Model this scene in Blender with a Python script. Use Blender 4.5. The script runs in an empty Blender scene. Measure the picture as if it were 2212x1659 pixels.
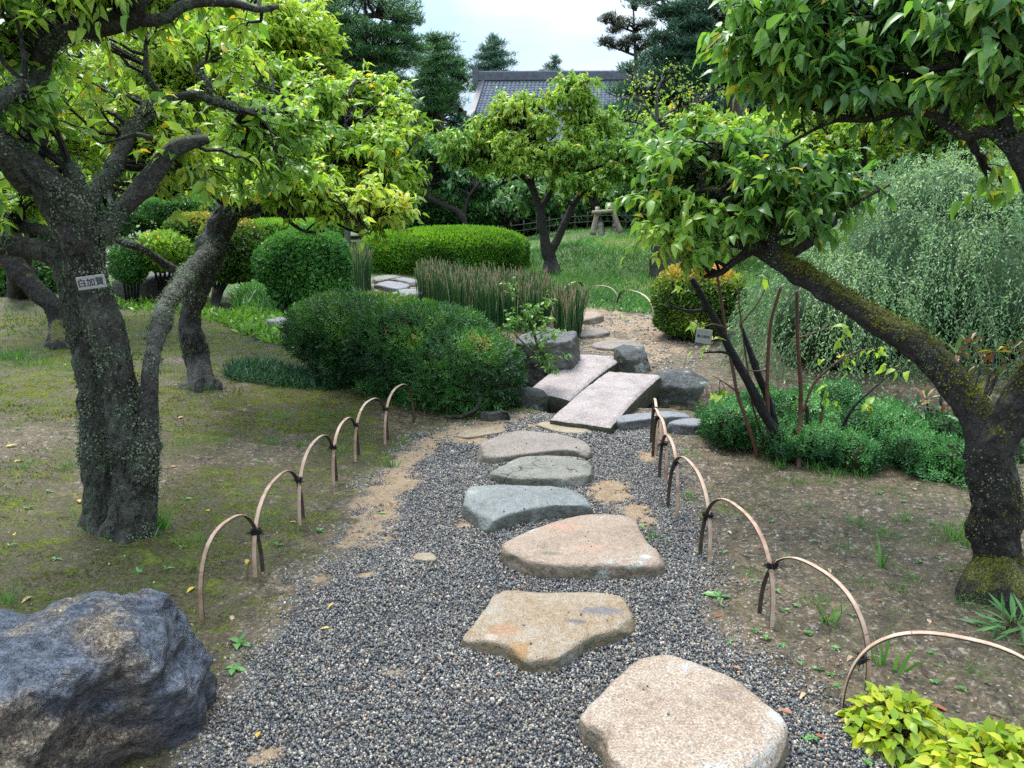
import bpy, math, random
import numpy as np
from mathutils import Vector, Matrix
R = math.radians
rng = np.random.default_rng(7)
SC = bpy.context.scene
COL = SC.collection

# ------------------------------------------------------------------ camera
PITCH, F, CAMZ = 13.3, 1640.0, 1.55
cam_d = bpy.data.cameras.new('camera'); cam = bpy.data.objects.new('camera', cam_d); COL.objects.link(cam)
cam.location = (0, 0, CAMZ); cam.rotation_euler = (R(90 - PITCH), 0, 0)
cam_d.sensor_width = 36; cam_d.lens = 36 * F / 2212; cam_d.clip_end = 2000; cam_d.clip_start = 0.05
SC.camera = cam

# ------------------------------------------------------------------ world
SUN_EL, SUN_ROT = 62, -25
wd = bpy.data.worlds.new('World'); SC.world = wd; wd.use_nodes = True
nt = wd.node_tree; nt.nodes.clear(); N = nt.nodes.new; L = nt.links.new
out = N('ShaderNodeOutputWorld'); bg = N('ShaderNodeBackground'); bg.inputs[1].default_value = 0.062
sky = N('ShaderNodeTexSky'); sky.sky_type = 'NISHITA'; sky.sun_disc = False
sky.sun_elevation = R(SUN_EL); sky.sun_rotation = R(SUN_ROT); sky.air_density = 1.3; sky.dust_density = 2.0
tc = N('ShaderNodeTexCoord'); mp = N('ShaderNodeMapping'); mp.inputs['Scale'].default_value = (1.0, 1.0, 3.2)
mp.inputs['Location'].default_value = (0.35, 0.1, 0.12)
L(tc.outputs['Generated'], mp.inputs[0])
nz = N('ShaderNodeTexNoise'); nz.inputs['Scale'].default_value = 2.6; nz.inputs['Detail'].default_value = 5; nz.inputs['Roughness'].default_value = 0.5
L(mp.outputs[0], nz.inputs[0])
cr = N('ShaderNodeValToRGB'); cr.color_ramp.elements[0].position = 0.36; cr.color_ramp.elements[0].color = (5.2, 7.3, 9.3, 1)
cr.color_ramp.elements[1].position = 0.66; cr.color_ramp.elements[1].color = (9.8, 10.5, 11.2, 1)
L(nz.outputs[0], cr.inputs[0])
mx = N('ShaderNodeMix'); mx.data_type = 'RGBA'; mx.inputs[0].default_value = 0.82
L(sky.outputs[0], mx.inputs[6]); L(cr.outputs[0], mx.inputs[7])
# overcast sky: the zenith about twice as bright as the horizon (CIE overcast law)
sz = N('ShaderNodeSeparateXYZ'); L(tc.outputs['Generated'], sz.inputs[0]); mr = N('ShaderNodeMapRange'); L(sz.outputs[2], mr.inputs[0]); mr.inputs[1].default_value = 0; mr.inputs[2].default_value = 1; mr.inputs[3].default_value = 0.60; mr.inputs[4].default_value = 2.3
vm = N('ShaderNodeVectorMath'); vm.operation = 'SCALE'; L(mx.outputs[2], vm.inputs[0]); L(mr.outputs[0], vm.inputs['Scale']); L(vm.outputs[0], bg.inputs[0]); L(bg.outputs[0], out.inputs[0])

sun_d = bpy.data.lights.new('sun', 'SUN'); sun = bpy.data.objects.new('sun', sun_d); COL.objects.link(sun)
sun_d.energy = 2.0; sun_d.angle = R(22); sun_d.color = (1.0, 0.965, 0.90)
az = R(SUN_ROT)   # sky's rotation: direction towards the sun
sdir = Vector((math.sin(az) * math.cos(R(SUN_EL)), math.cos(az) * math.cos(R(SUN_EL)), math.sin(R(SUN_EL))))
sun.rotation_euler = sdir.to_track_quat('Z', 'Y').to_euler()

SC.view_settings.view_transform = 'Standard'; SC.view_settings.look = 'None'
SC.view_settings.exposure = 1.32; SC.view_settings.gamma = 1
SC.render.engine = 'CYCLES'
cy = SC.cycles
cy.max_bounces = 7; cy.diffuse_bounces = 4; cy.glossy_bounces = 2; cy.transmission_bounces = 4; cy.transparent_max_bounces = 6
cy.use_denoising = False; cy.use_adaptive_sampling = True; cy.adaptive_threshold = 0.008
try: cy.denoiser = 'OPENIMAGEDENOISE'
except Exception: pass
cy.caustics_reflective = False; cy.caustics_refractive = False; cy.sample_clamp_indirect = 6

# ------------------------------------------------------------------ numpy noise
def _h(i, j, k, s):
    n = (i * 374761393 + j * 668265263 + k * 2147483647 + s * 974634777) & 0xFFFFFFFF
    n = ((n ^ (n >> 13)) * 1274126177) & 0xFFFFFFFF
    n = ((n ^ (n >> 16)) * 2246822519) & 0xFFFFFFFF
    return ((n ^ (n >> 15)) & 0xFFFFFF) / 0xFFFFFF
def vnoise(p, s=0):
    p = np.asarray(p, float); f = np.floor(p); t = p - f; t = t * t * (3 - 2 * t); i = f.astype(np.int64)
    r = 0
    for a in (0, 1):
        for b in (0, 1):
            for c in (0, 1):
                w = (t[..., 0] if a else 1 - t[..., 0]) * (t[..., 1] if b else 1 - t[..., 1]) * (t[..., 2] if c else 1 - t[..., 2])
                r = r + w * _h(i[..., 0] + a, i[..., 1] + b, i[..., 2] + c, s)
    return r * 2 - 1
def fbm(p, o=4, s=0, g=0.5):
    p = np.asarray(p, float); r = 0; a = 1; t = 0
    for k in range(o):
        r = r + a * vnoise(p * 2 ** k, s + k * 17); t += a; a *= g
    return r / t
def ridge(p, o=3, s=0):
    r = 0; a = 1; t = 0
    for k in range(o):
        r = r + a * (1 - 2 * np.abs(vnoise(np.asarray(p) * 2 ** k, s + k * 31))); t += a; a *= 0.5
    return r / t
def sst(x): x = np.clip(x, 0, 1); return x * x * (3 - 2 * x)
def nrm(v): return v / np.maximum(np.linalg.norm(v, axis=-1, keepdims=True), 1e-9)

# ------------------------------------------------------------------ terrain height
STREAM = np.array([(6, 5.2), (3.2, 5.5), (1.9, 5.92), (1.35, 6.14), (0.9, 6.2), (0.42, 6.02), (0.1, 6.25), (-0.5, 6.9), (-1.6, 7.7), (-2.6, 8.3)])
def seg_dist(P, poly, closed=False):
    P = np.asarray(P, float); A = poly; B = np.roll(poly, -1, 0)
    if not closed: A, B = A[:-1], B[:-1]
    best = np.full(P.shape[:-1], 1e9)
    for a, b in zip(A, B):
        ab = b - a; t = np.clip(((P - a) @ ab) / max(ab @ ab, 1e-12), 0, 1)
        best = np.minimum(best, np.linalg.norm(P - (a + t[..., None] * ab), axis=-1))
    return best
def h(X, Y, detail=True):
    X = np.asarray(X, float); Y = np.asarray(Y, float)
    z = 0.12 * sst((-X - 0.9) / 2.2) * sst((14 - Y) / 4) + 0.10 * sst((X - 1.25) / 2.0) * sst((12 - Y) / 4)
    z = z + 0.72 * sst((Y - 11.0) / 8.5) * (0.35 + 0.65 * sst((X + 1.0) / 4)) 
    z = z - 0.25 * sst((Y - 24) / 12)
    d = seg_dist(np.stack([X, Y], -1), STREAM)
    z = z - 0.27 * (1 - sst((d - 0.27) / 0.20)) * sst((X + 2.1) / .6) * sst((5.5 - X) / .8)
    q = np.stack([X, Y, X * 0], -1)
    z = z + 0.035 * fbm(q * 0.9, 2, 3)
    if detail: z = z + 0.010 * fbm(q * 7, 3, 5)
    return z

CP, SP = math.cos(R(PITCH)), math.sin(R(PITCH))
def ray(x, y):
    a = (np.asarray(x, float) - 1106) / F; b = (829.5 - np.asarray(y, float)) / F
    return np.stack([a, CP + b * SP, -SP + b * CP], -1)
def W(x, y, Y):
    d = ray(x, y); return np.array([0, 0, CAMZ]) + d * (np.asarray(Y) / d[..., 1])[..., None]
_ts = np.concatenate([np.linspace(0.5, 12, 500), 12 * 1.02 ** np.arange(1, 160)])
def G(x, y):
    d = ray(x, y); sh = d.shape[:-1]; d = d.reshape(-1, 3)
    P = np.array([0, 0, CAMZ]) + d[:, None, :] * _ts[None, :, None]
    dz = P[..., 2] - h(P[..., 0], P[..., 1])
    k = np.argmax(dz < 0, 1); k = np.maximum(k, 1); r = np.arange(len(k))
    a, b = dz[r, k - 1], dz[r, k]; f = a / np.maximum(a - b, 1e-9)
    t = _ts[k - 1] + f * (_ts[k] - _ts[k - 1])
    return (np.array([0, 0, CAMZ]) + d * t[:, None]).reshape(sh + (3,))
def GZ(x, y, z):
    d = ray(x, y); return np.array([0, 0, CAMZ]) + d * ((z - CAMZ) / d[..., 2])[..., None]
def GP(pts): a = np.array(pts, float); return G(a[:, 0], a[:, 1])
def onG(x, y):
    p = G(float(x), float(y)); return p
def proj(P):
    P = np.asarray(P, float) - np.array([0, 0, CAMZ]); dep = P[..., 1] * CP - P[..., 2] * SP; up = P[..., 1] * SP + P[..., 2] * CP
    return 1106 + F * P[..., 0] / dep, 829.5 - F * up / dep, dep
def inpoly(P, poly):
    x, y = P[..., 0], P[..., 1]; c = np.zeros(x.shape, bool); n = len(poly)
    for i in range(n):
        x1, y1 = poly[i]; x2, y2 = poly[(i + 1) % n]
        if y1 == y2: continue
        c ^= ((y1 > y) != (y2 > y)) & (x < (x2 - x1) * (y - y1) / (y2 - y1) + x1)
    return c
def sdf(P, poly):   # positive inside
    d = seg_dist(P, poly, True); return np.where(inpoly(P, poly), d, -d)

# ------------------------------------------------------------------ mesh helpers
def mesh(name, V, faces, smooth=True, attrs=None, mats=None, midx=None):
    me = bpy.data.meshes.new(name); V = np.ascontiguousarray(V, np.float32)
    if not isinstance(faces, (list, tuple)): faces = [faces]
    faces = [np.asarray(f, np.int32) for f in faces if len(f)]
    me.vertices.add(len(V)); me.vertices.foreach_set('co', V.ravel())
    nl = sum(f.size for f in faces); nf = sum(len(f) for f in faces)
    me.loops.add(nl); me.polygons.add(nf)
    me.loops.foreach_set('vertex_index', np.concatenate([f.ravel() for f in faces]))
    tot = np.concatenate([np.full(len(f), f.shape[1], np.int32) for f in faces])
    st = np.concatenate([[0], np.cumsum(tot)[:-1]]).astype(np.int32)
    me.polygons.foreach_set('loop_start', st)
    me.polygons.foreach_set('use_smooth', np.full(nf, smooth, bool))
    if midx is not None: me.polygons.foreach_set('material_index', np.asarray(midx, np.int32))
    for k, v in (attrs or {}).items():
        a = me.attributes.new(k, 'FLOAT' if np.ndim(v) == 1 else 'FLOAT_VECTOR', 'POINT')
        a.data.foreach_set('value' if np.ndim(v) == 1 else 'vector', np.ascontiguousarray(v, np.float32).ravel())
    for m in (mats if isinstance(mats, (list, tuple)) else [mats] if mats else []): me.materials.append(m)
    me.update(calc_edges=True); return me
def obj(name, me, parent=None, kind=None):
    o = bpy.data.objects.new(name, me); COL.objects.link(o)
    if parent is not None:
        o.parent = parent; o.matrix_parent_inverse = Matrix.Translation(-Vector(parent.location)) if parent.rotation_euler[2] == 0 else parent.matrix_basis.inverted()
    if kind: o['kind'] = kind
    return o
def tag(o, label, cat, group=None):
    o['label'] = label; o['category'] = cat
    if group: o['group'] = group
    return o
def thing(name, label, cat, loc, group=None):
    o = bpy.data.objects.new(name, None); COL.objects.link(o); o.location = [float(v) for v in loc]; o.empty_display_size = 0.1
    return tag(o, label, cat, group)
def merge(parts):
    V = []; FS = {}; n = 0
    for v, fs in parts:
        V.append(v)
        for f in (fs if isinstance(fs, (list, tuple)) else [fs]):
            f = np.asarray(f)
            if len(f): FS.setdefault(f.shape[1], []).append(f + n)
        n += len(v)
    return np.concatenate(V), [np.concatenate(f) for f in FS.values()]
def smooth_path(P, step):
    """Catmull-Rom through rows of P (any columns; first 3 are xyz) resampled about every step metres"""
    P = np.asarray(P, float); Q = np.vstack([2 * P[0] - P[1], P, 2 * P[-1] - P[-2]]); o = []
    for i in range(1, len(Q) - 2):
        n = max(2, int(np.linalg.norm(Q[i + 1][:3] - Q[i][:3]) / step)); t = np.linspace(0, 1, n, endpoint=False)[:, None]
        a, b, c, d = Q[i - 1], Q[i], Q[i + 1], Q[i + 2]
        o.append(0.5 * (2 * b + (c - a) * t + (2 * a - 5 * b + 4 * c - d) * t ** 2 + (3 * b - a - 3 * c + d) * t ** 3))
    o.append(P[-1:]); return np.concatenate(o)
def frames(P):
    T = nrm(np.gradient(P, axis=0)); U = np.zeros_like(T); ref = np.array([0.3, 1, 0.1]) if abs(T[0][2]) > 0.7 else np.array([0, 0, 1.0])
    u = np.cross(T[0], ref)
    for i in range(len(T)):
        u = u - (u @ T[i]) * T[i]; u /= max(np.linalg.norm(u), 1e-9); U[i] = u
    return T, U, np.cross(T, U)
def bark_tube(path, sides=24, step=0.02, amp=0.12, seed=0, flare=0, freq=1.0, knots=0):
    """path rows x,y,z,r -> displaced tube with bark relief; returns V, quads, lichen attr"""
    P = smooth_path(path, step); r = np.maximum(P[:, 3], 0.002); P = P[:, :3]; n = len(P)
    wob = 0.25 * r[:, None] * np.stack([fbm(P * 3.1, 2, seed + k) for k in range(3)], -1); wob[0] = 0; P = P + wob
    T, U, Vv = frames(P); a = np.linspace(0, 2 * np.pi, sides, endpoint=False)
    s = np.concatenate([[0], np.cumsum(np.linalg.norm(np.diff(P, axis=0), axis=1))])
    d = U[:, None] * np.cos(a)[None, :, None] + Vv[:, None] * np.sin(a)[None, :, None]
    q = P[:, None] + d * r[:, None, None]
    rr = np.maximum(r, 0.012)[:, None, None]
    along = np.stack([np.cos(a)[None] * r[:, None] + 0 * s[:, None], np.sin(a)[None] * r[:, None] + 0 * s[:, None], 0.35 * s[:, None] + 0 * a[None]], -1)
    big = fbm(q * 5 * freq, 2, seed + 9); fis = ridge(along * 26 * freq, 3, seed + 4); fine = fbm(q * 60 * freq, 2, seed + 7)
    disp = amp * (0.9 * big) - amp * 0.95 * np.clip(fis, 0, 1) ** 1.1 + amp * 0.38 * fine - amp * .35 * np.clip(ridge(along * 9 * freq, 2, seed + 14), 0, 1)
    if flare:
        lob = 0.5 + 0.5 * np.cos(a * 5 + seed)[None]
        disp = disp + np.exp(-np.maximum(s - .2, 0) / (0.11 * flare))[:, None] * (0.20 + 0.8 * lob ** 2) * 0.6
    if knots:
        kr = np.random.default_rng(seed + 55)
        for _ in range(knots):
            si, ai, w = kr.uniform(0, s[-1]), kr.uniform(0, 6.28), kr.uniform(0.5, 1.0)
            dd = ((s[:, None] - si) / (r[:, None] * w * 0.8)) ** 2 + ((np.angle(np.exp(1j * (a[None] - ai)))) / (0.6 * w)) ** 2
            disp = disp + 0.38 * np.exp(-dd) - 0.35 * np.exp(-dd * 9)
    V = P[:, None] + d * (r[:, None] * (1 + disp))[..., None]
    i = np.arange(n - 1)[:, None] * sides + np.arange(sides)[None]; j = np.arange(n - 1)[:, None] * sides + (np.arange(sides)[None] + 1) % sides
    Q = np.stack([i, j, j + sides, i + sides], -1).reshape(-1, 4)
    V = V.reshape(-1, 3)
    c0 = len(V); V = np.vstack([V, P[0], P[-1]]); k = np.arange(sides); k2 = (k + 1) % sides
    T3 = np.concatenate([np.stack([k2, k, k * 0 + c0], -1), np.stack([(n - 1) * sides + k, (n - 1) * sides + k2, k * 0 + c0 + 1], -1)])
    return V, [Q, T3]
def tubes(C, rad, sides=5):
    """C (N,m,3) centre lines, rad (N,m) -> V, quads"""
    Nn, m, _ = C.shape; T = np.empty_like(C); T[:, 1:-1] = C[:, 2:] - C[:, :-2]; T[:, 0] = C[:, 1] - C[:, 0]; T[:, -1] = C[:, -1] - C[:, -2]; T = nrm(T)
    t0 = nrm(C[:, -1] - C[:, 0]); ref = np.where(np.abs(t0[:, 2:3]) > 0.8, np.array([[1.0, 0.2, 0]]), np.array([[0, 0.1, 1.0]]))
    U = nrm(np.cross(T, ref[:, None, :])); Vv = np.cross(T, U); a = np.linspace(0, 2 * np.pi, sides, endpoint=False)
    V = C[:, :, None] + (U[:, :, None] * np.cos(a)[:, None] + Vv[:, :, None] * np.sin(a)[:, None]) * rad[:, :, None, None]
    b = (np.arange(Nn) * m * sides)[:, None, None] + (np.arange(m - 1) * sides)[None, :, None]
    k = np.arange(sides)[None, None]; k2 = (k + 1) % sides
    Q = np.stack([b + k, b + k2, b + k2 + sides, b + k + sides], -1).reshape(-1, 4)
    return V.reshape(-1, 3), Q
# leaf templates: (x across, y along, fold weight) and faces
def leaf_tpl(kind):
    if kind == 'full':    # plum leaf, 11 verts 12 tris
        st = [(0.30, .44), (.66, .36)]
        v = [(0, 0)] + [p for y, w in st for p in ((-w, y), (0, y), (w, y))] + [(0, 1.10)]
        q = [(1, 2, 5, 4), (2, 3, 6, 5)]; t = [(0, 2, 1), (0, 3, 2), (4, 5, 7), (5, 6, 7)]
        q = [(a, b, c, d) for a, b, c, d in q]
    elif kind == 'mid':   # 6 verts, 4 tris
        v = [(0, 0), (-.44, .42), (0, .5), (.44, .42), (0, 1)]; q = []; t = [(0, 2, 1), (0, 3, 2), (1, 2, 4), (2, 3, 4)]
    elif kind == 'quad':
        v = [(0, 0), (-.38, .5), (.38, .5), (0, 1)]; q = [(0, 2, 3, 1)]; t = []
    elif kind == 'blade':
        v = [(-.5, 0), (.5, 0), (-.4, .45), (.4, .45), (0, 1)]; q = [(0, 1, 3, 2)]; t = [(2, 3, 4)]
    elif kind == 'lance': # long leaf (rhododendron / ground cover)
        v = [(0, 0), (-.42, .35), (0, .35), (.42, .35), (-.44, .65), (0, .65), (.44, .65), (0, 1)]
        q = [(1, 2, 5, 4), (2, 3, 6, 5)]; t = [(0, 2, 1), (0, 3, 2), (4, 5, 7), (5, 6, 7)]
    v = np.array(v, float); return v, np.array(q, int).reshape(-1, 4), np.array(t, int).reshape(-1, 3)
def leaves(kind, P, D, Nn, Ln, wr, curl=0.25, fold=0.35, tint=None, rg=rng):
    """P base, D direction, Nn rough normal, Ln lengths; returns V, faces, tint-per-vertex"""
    v, q, t = leaf_tpl(kind); n = len(P); D = nrm(D); S = nrm(np.cross(D, Nn)); Nn = np.cross(S, D)
    Ln = np.broadcast_to(Ln, (n,)); wr = np.broadcast_to(wr, (n,)); cu = curl * rg.uniform(0.3, 1.7, n); fo = fold * rg.uniform(0.4, 1.6, n)
    x = v[None, :, 0] * wr[:, None]; y = np.broadcast_to(v[None, :, 1], x.shape); z = np.abs(x) * fo[:, None] - cu[:, None] * y ** 2
    V = P[:, None] + Ln[:, None, None] * (S[:, None] * x[..., None] + D[:, None] * (y - 0.25 * cu[:, None] * y ** 2)[..., None] + Nn[:, None] * z[..., None])
    k = len(v); off = (np.arange(n) * k)[:, None, None]; fs = []
    if len(q): fs.append((q[None] + off).reshape(-1, 4))
    if len(t): fs.append((t[None] + off).reshape(-1, 3))
    tt = np.repeat(tint if tint is not None else rg.random(n), k)
    return V.reshape(-1, 3), fs, tt

# ------------------------------------------------------------------ material helpers
class NT:
    def __init__(s, m):
        m.use_nodes = True; s.t = m.node_tree; s.t.nodes.clear(); s.o = s.n('ShaderNodeOutputMaterial')
    def n(s, k, **kw):
        x = s.t.nodes.new(k)
        for a, b in kw.items(): setattr(x, a, b)
        return x
    def l(s, a, b): s.t.links.new(a, b)
    def set(s, sock, v):
        if isinstance(v, bpy.types.NodeSocket): s.l(v, sock)
        elif v is not None:
            if sock.type == 'RGBA' and len(v) == 3: v = (*v, 1)
            sock.default_value = v
    def noise(s, scale, detail=4, rough=0.55, vec=None, dist=0):
        x = s.n('ShaderNodeTexNoise'); x.inputs['Scale'].default_value = scale; x.inputs['Detail'].default_value = detail
        x.inputs['Roughness'].default_value = rough; x.inputs['Distortion'].default_value = dist
        s.l(vec if vec is not None else s.pos(), x.inputs['Vector']); return x.outputs[0]
    def voro(s, scale, feature='F1', vec=None, out='Distance'):
        x = s.n('ShaderNodeTexVoronoi', feature=feature); x.inputs['Scale'].default_value = scale
        s.l(vec if vec is not None else s.pos(), x.inputs['Vector']); return x.outputs[out]
    def pos(s):
        if not hasattr(s, '_p'): s._p = s.n('ShaderNodeNewGeometry').outputs['Position']
        return s._p
    def opos(s):
        if not hasattr(s, '_op'): s._op = s.n('ShaderNodeTexCoord').outputs['Object']
        return s._op
    def sep(s, v): x = s.n('ShaderNodeSeparateXYZ'); s.l(v, x.inputs[0]); return x.outputs
    def scale(s, v, sc):
        x = s.n('ShaderNodeMapping'); x.inputs['Scale'].default_value = sc; s.l(v, x.inputs[0]); return x.outputs[0]
    def attr(s, name, inst=False): x = s.n('ShaderNodeAttribute', attribute_name=name, attribute_type='INSTANCER' if inst else 'GEOMETRY'); return x.outputs['Fac']
    def ramp(s, f, stops, interp='LINEAR'):
        x = s.n('ShaderNodeValToRGB'); r = x.color_ramp; r.interpolation = interp
        while len(r.elements) < len(stops): r.elements.new(0.5)
        for e, (p, c) in zip(r.elements, stops):
            e.position = p; e.color = (*c, 1) if len(c) == 3 else c
        s.l(f, x.inputs[0]); return x.outputs[0]
    def fr(s, f, a, b): return s.ramp(f, [(a, (0, 0, 0)), (b, (1, 1, 1))])
    def mix(s, f, a, b, mode='MIX'):
        x = s.n('ShaderNodeMix', data_type='RGBA', blend_type=mode); s.set(x.inputs[0], f); s.set(x.inputs[6], a); s.set(x.inputs[7], b); return x.outputs[2]
    def math(s, op, a, b=0.0):
        x = s.n('ShaderNodeMath', operation=op); s.set(x.inputs[0], a); s.set(x.inputs[1], b); return x.outputs[0]
    def bump(s, hgt, strength=0.5, dist=0.01, nrmal=None):
        x = s.n('ShaderNodeBump'); x.inputs['Strength'].default_value = strength; x.inputs['Distance'].default_value = dist
        s.l(hgt, x.inputs['Height'])
        if nrmal is not None: s.l(nrmal, x.inputs['Normal'])
        return x.outputs[0]
    def bsdf(s, col, rough=0.7, spec=0.4, normal=None, **kw):
        x = s.n('ShaderNodeBsdfPrincipled'); s.set(x.inputs['Base Color'], col); s.set(x.inputs['Roughness'], rough); s.set(x.inputs['Specular IOR Level'], spec)
        if normal is not None: s.l(normal, x.inputs['Normal'])
        for k, v in kw.items(): s.set(x.inputs[k.replace('_', ' ')], v)
        return x.outputs[0]
    def out(s, sh): s.l(sh, s.o.inputs[0])
def newmat(name): m = bpy.data.materials.new(name); return m, NT(m)
def leaf_mat(name, stops, rough=0.42, trans=0.35, spec=0.45, tcol=1.5):
    m, t = newmat(name); c = t.ramp(t.attr('tint'), stops)
    g = t.n('ShaderNodeHueSaturation'); g.inputs['Value'].default_value = tcol; t.l(c, g.inputs['Color'])
    tr = t.n('ShaderNodeBsdfTranslucent'); t.l(t.mix(1.0, g.outputs[0], (1.0, 1.0, 0.55), 'MULTIPLY'), tr.inputs[0])
    b = t.bsdf(c, rough, spec); mxs = t.n('ShaderNodeMixShader'); mxs.inputs[0].default_value = trans
    t.l(b, mxs.inputs[1]); t.l(tr.outputs[0], mxs.inputs[2]); t.out(mxs.outputs[0]); return m
# ================================================================== materials
def m_ground():
    m, t = newmat('ground_soil'); p = t.pos()
    n1 = t.noise(1.6, 5, .6); n2 = t.noise(9, 5, .65); n3 = t.noise(60, 4, .7); n4 = t.noise(260, 2, .6)
    soil = t.ramp(t.mix(0.5, n2, n3), [(.38, (.024, .018, .010)), (.5, (.080, .060, .035)), (.60, (.15, .115, .070)), (.70, (.25, .20, .135))])
    bits = t.ramp(t.voro(95, out='Color'), [(.15, (.20, .15, .10)), (.4, (.07, .045, .028)), (.6, (.13, .09, .055)), (.8, (.28, .25, .20))])
    soil = t.mix(t.fr(t.noise(28, 3), .5, .62), soil, bits)
    moss = t.ramp(t.mix(.5, n2, n3), [(.38, (.010, .014, .003)), (.49, (.042, .052, .006)), (.58, (.088, .100, .010)), (.68, (.16, .175, .018))])
    brown = t.ramp(t.mix(.4, n3, n4), [(.40, (.020, .016, .006)), (.52, (.065, .052, .020)), (.66, (.15, .12, .05))])
    moss = t.mix(t.fr(n2, .46, .6), brown, moss)
    sand = t.ramp(t.mix(.55, n3, n4), [(.38, (.11, .075, .045)), (.5, (.26, .18, .11)), (.62, (.40, .29, .19))])
    sandd = t.mix(t.fr(n2, .5, .64), sand, (.20, .145, .09))
    grit = t.ramp(t.voro(150, out='Color'), [(.2, (.025, .026, .03)), (.45, (.06, .06, .065)), (.62, (.11, .10, .09)), (.8, (.22, .19, .15)), (.95, (.36, .33, .28))])
    grass = t.ramp(t.mix(.5, n2, n3), [(.38, (.03, .055, .010)), (.55, (.06, .125, .016)), (.7, (.10, .19, .03))])
    def w(a, sc=6, k=.35): 
        return t.fr(t.math('ADD', t.attr(a), t.math('MULTIPLY', t.math('SUBTRACT', t.noise(sc, 5, .65), .5), k * 2.2)), .40, .62)
    c = t.mix(w('moss', 5, .7), soil, moss)
    c = t.mix(w('grass', 3, .5), c, grass)
    c = t.mix(w('sand', 8, .5), c, sandd)
    wg = w('gravel', 30, .25); c = t.mix(wg, c, grit)
    c = t.mix(t.attr('bed'), c, (.028, .024, .018))
    c = t.mix(t.attr('road'), c, (.30, .27, .25))
    b = t.bump(t.mix(.5, n3, n4), .9, .012); b2 = t.bump(n2, .5, .03, b)
    rough = t.ramp(n2, [(.4, (.62,) * 3), (.65, (.9,) * 3)])
    t.out(t.bsdf(c, rough, .35, b2)); return m
def m_stone(name, stops, lichen=.0, lic=(.42, .44, .40), sc=1.0, rough=.55, speck=.5, wet=0, bumpd=.012, crack=0, spots=()):
    m, t = newmat(name); p = t.opos()
    n1 = t.noise(3.2 * sc, 5, .6, p, .4); n2 = t.noise(26 * sc, 4, .7, p); n3 = t.noise(150 * sc, 3, .7, p)
    K = .66; stops = [(p_, tuple(v * K for v in c_)) for p_, c_ in stops]; lic = tuple(v * .8 for v in lic)
    c = t.ramp(t.mix(.5, n1, n2), stops)
    sp = t.ramp(n3, [(.34, (.18,) * 3), (.45, (.75,) * 3), (.56, (1.05,) * 3), (.66, (1.8,) * 3)])
    c = t.mix(speck, c, sp, 'MULTIPLY')
    for (sx, sy, rx, ry, col) in spots:   # stains and mineral patches at their place on this stone
        cc = G(float(sx), float(sy)); a1 = t.n('ShaderNodeVectorMath', operation='SUBTRACT'); t.l(t.pos(), a1.inputs[0]); a1.inputs[1].default_value = (cc[0], cc[1], 0); a2 = t.n('ShaderNodeVectorMath', operation='MULTIPLY'); t.l(a1.outputs[0], a2.inputs[0]); a2.inputs[1].default_value = (1 / rx, 1 / ry, 0)
        a3 = t.n('ShaderNodeVectorMath', operation='LENGTH'); t.l(a2.outputs[0], a3.inputs[0]); dd = t.math('ADD', a3.outputs['Value'], t.math('MULTIPLY', t.math('SUBTRACT', t.mix(.4, t.noise(14, 4, .6), n3), .5), 2.4)); c = t.mix(t.ramp(dd, [(.55, (.68,) * 3), (1.15, (0, 0, 0))]), c, t.mix(.4, col, sp, 'MULTIPLY'))
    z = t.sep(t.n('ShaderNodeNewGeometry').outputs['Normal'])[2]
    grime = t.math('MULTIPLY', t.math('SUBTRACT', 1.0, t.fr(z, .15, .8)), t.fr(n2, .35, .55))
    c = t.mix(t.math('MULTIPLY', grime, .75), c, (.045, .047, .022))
    if lichen:
        f = t.math('MULTIPLY', t.fr(n1, .62 - .12 * lichen, .70 - .12 * lichen), t.fr(t.mix(.5, n2, n3), .47, .53)); c = t.mix(f, c, lic)
    r = t.ramp(n1, [(.35, (rough - .15,) * 3), (.65, (rough + .2,) * 3)])
    if crack:
        wv_ = t.n('ShaderNodeVectorMath', operation='ADD'); nn2 = t.n('ShaderNodeTexNoise'); nn2.inputs['Scale'].default_value = 5; t.l(p, nn2.inputs['Vector']); sc_ = t.n('ShaderNodeVectorMath', operation='SCALE'); sc_.inputs['Scale'].default_value = .35; t.l(nn2.outputs['Color'], sc_.inputs[0]); t.l(p, wv_.inputs[0]); t.l(sc_.outputs[0], wv_.inputs[1])
        ck = t.fr(t.voro(crack, 'DISTANCE_TO_EDGE', t.scale(wv_.outputs[0], (1, 2.6, 2))), .0, .014); ckm = t.math('MAXIMUM', ck, t.fr(n1, .45, .49)); c = t.mix(ckm, (.06, .055, .045), c)
    b = t.bump(n3, .7, bumpd * .5)
    if crack: b = t.bump(ckm, 1.0, .02, b)
    b = t.bump(n2, .9, bumpd * 1.3, b); b = t.bump(t.noise(8 * sc, 5, .6, p, 1.2), .7, bumpd * 2, b)
    t.out(t.bsdf(c, r, .45 + wet, b)); return m
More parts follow.
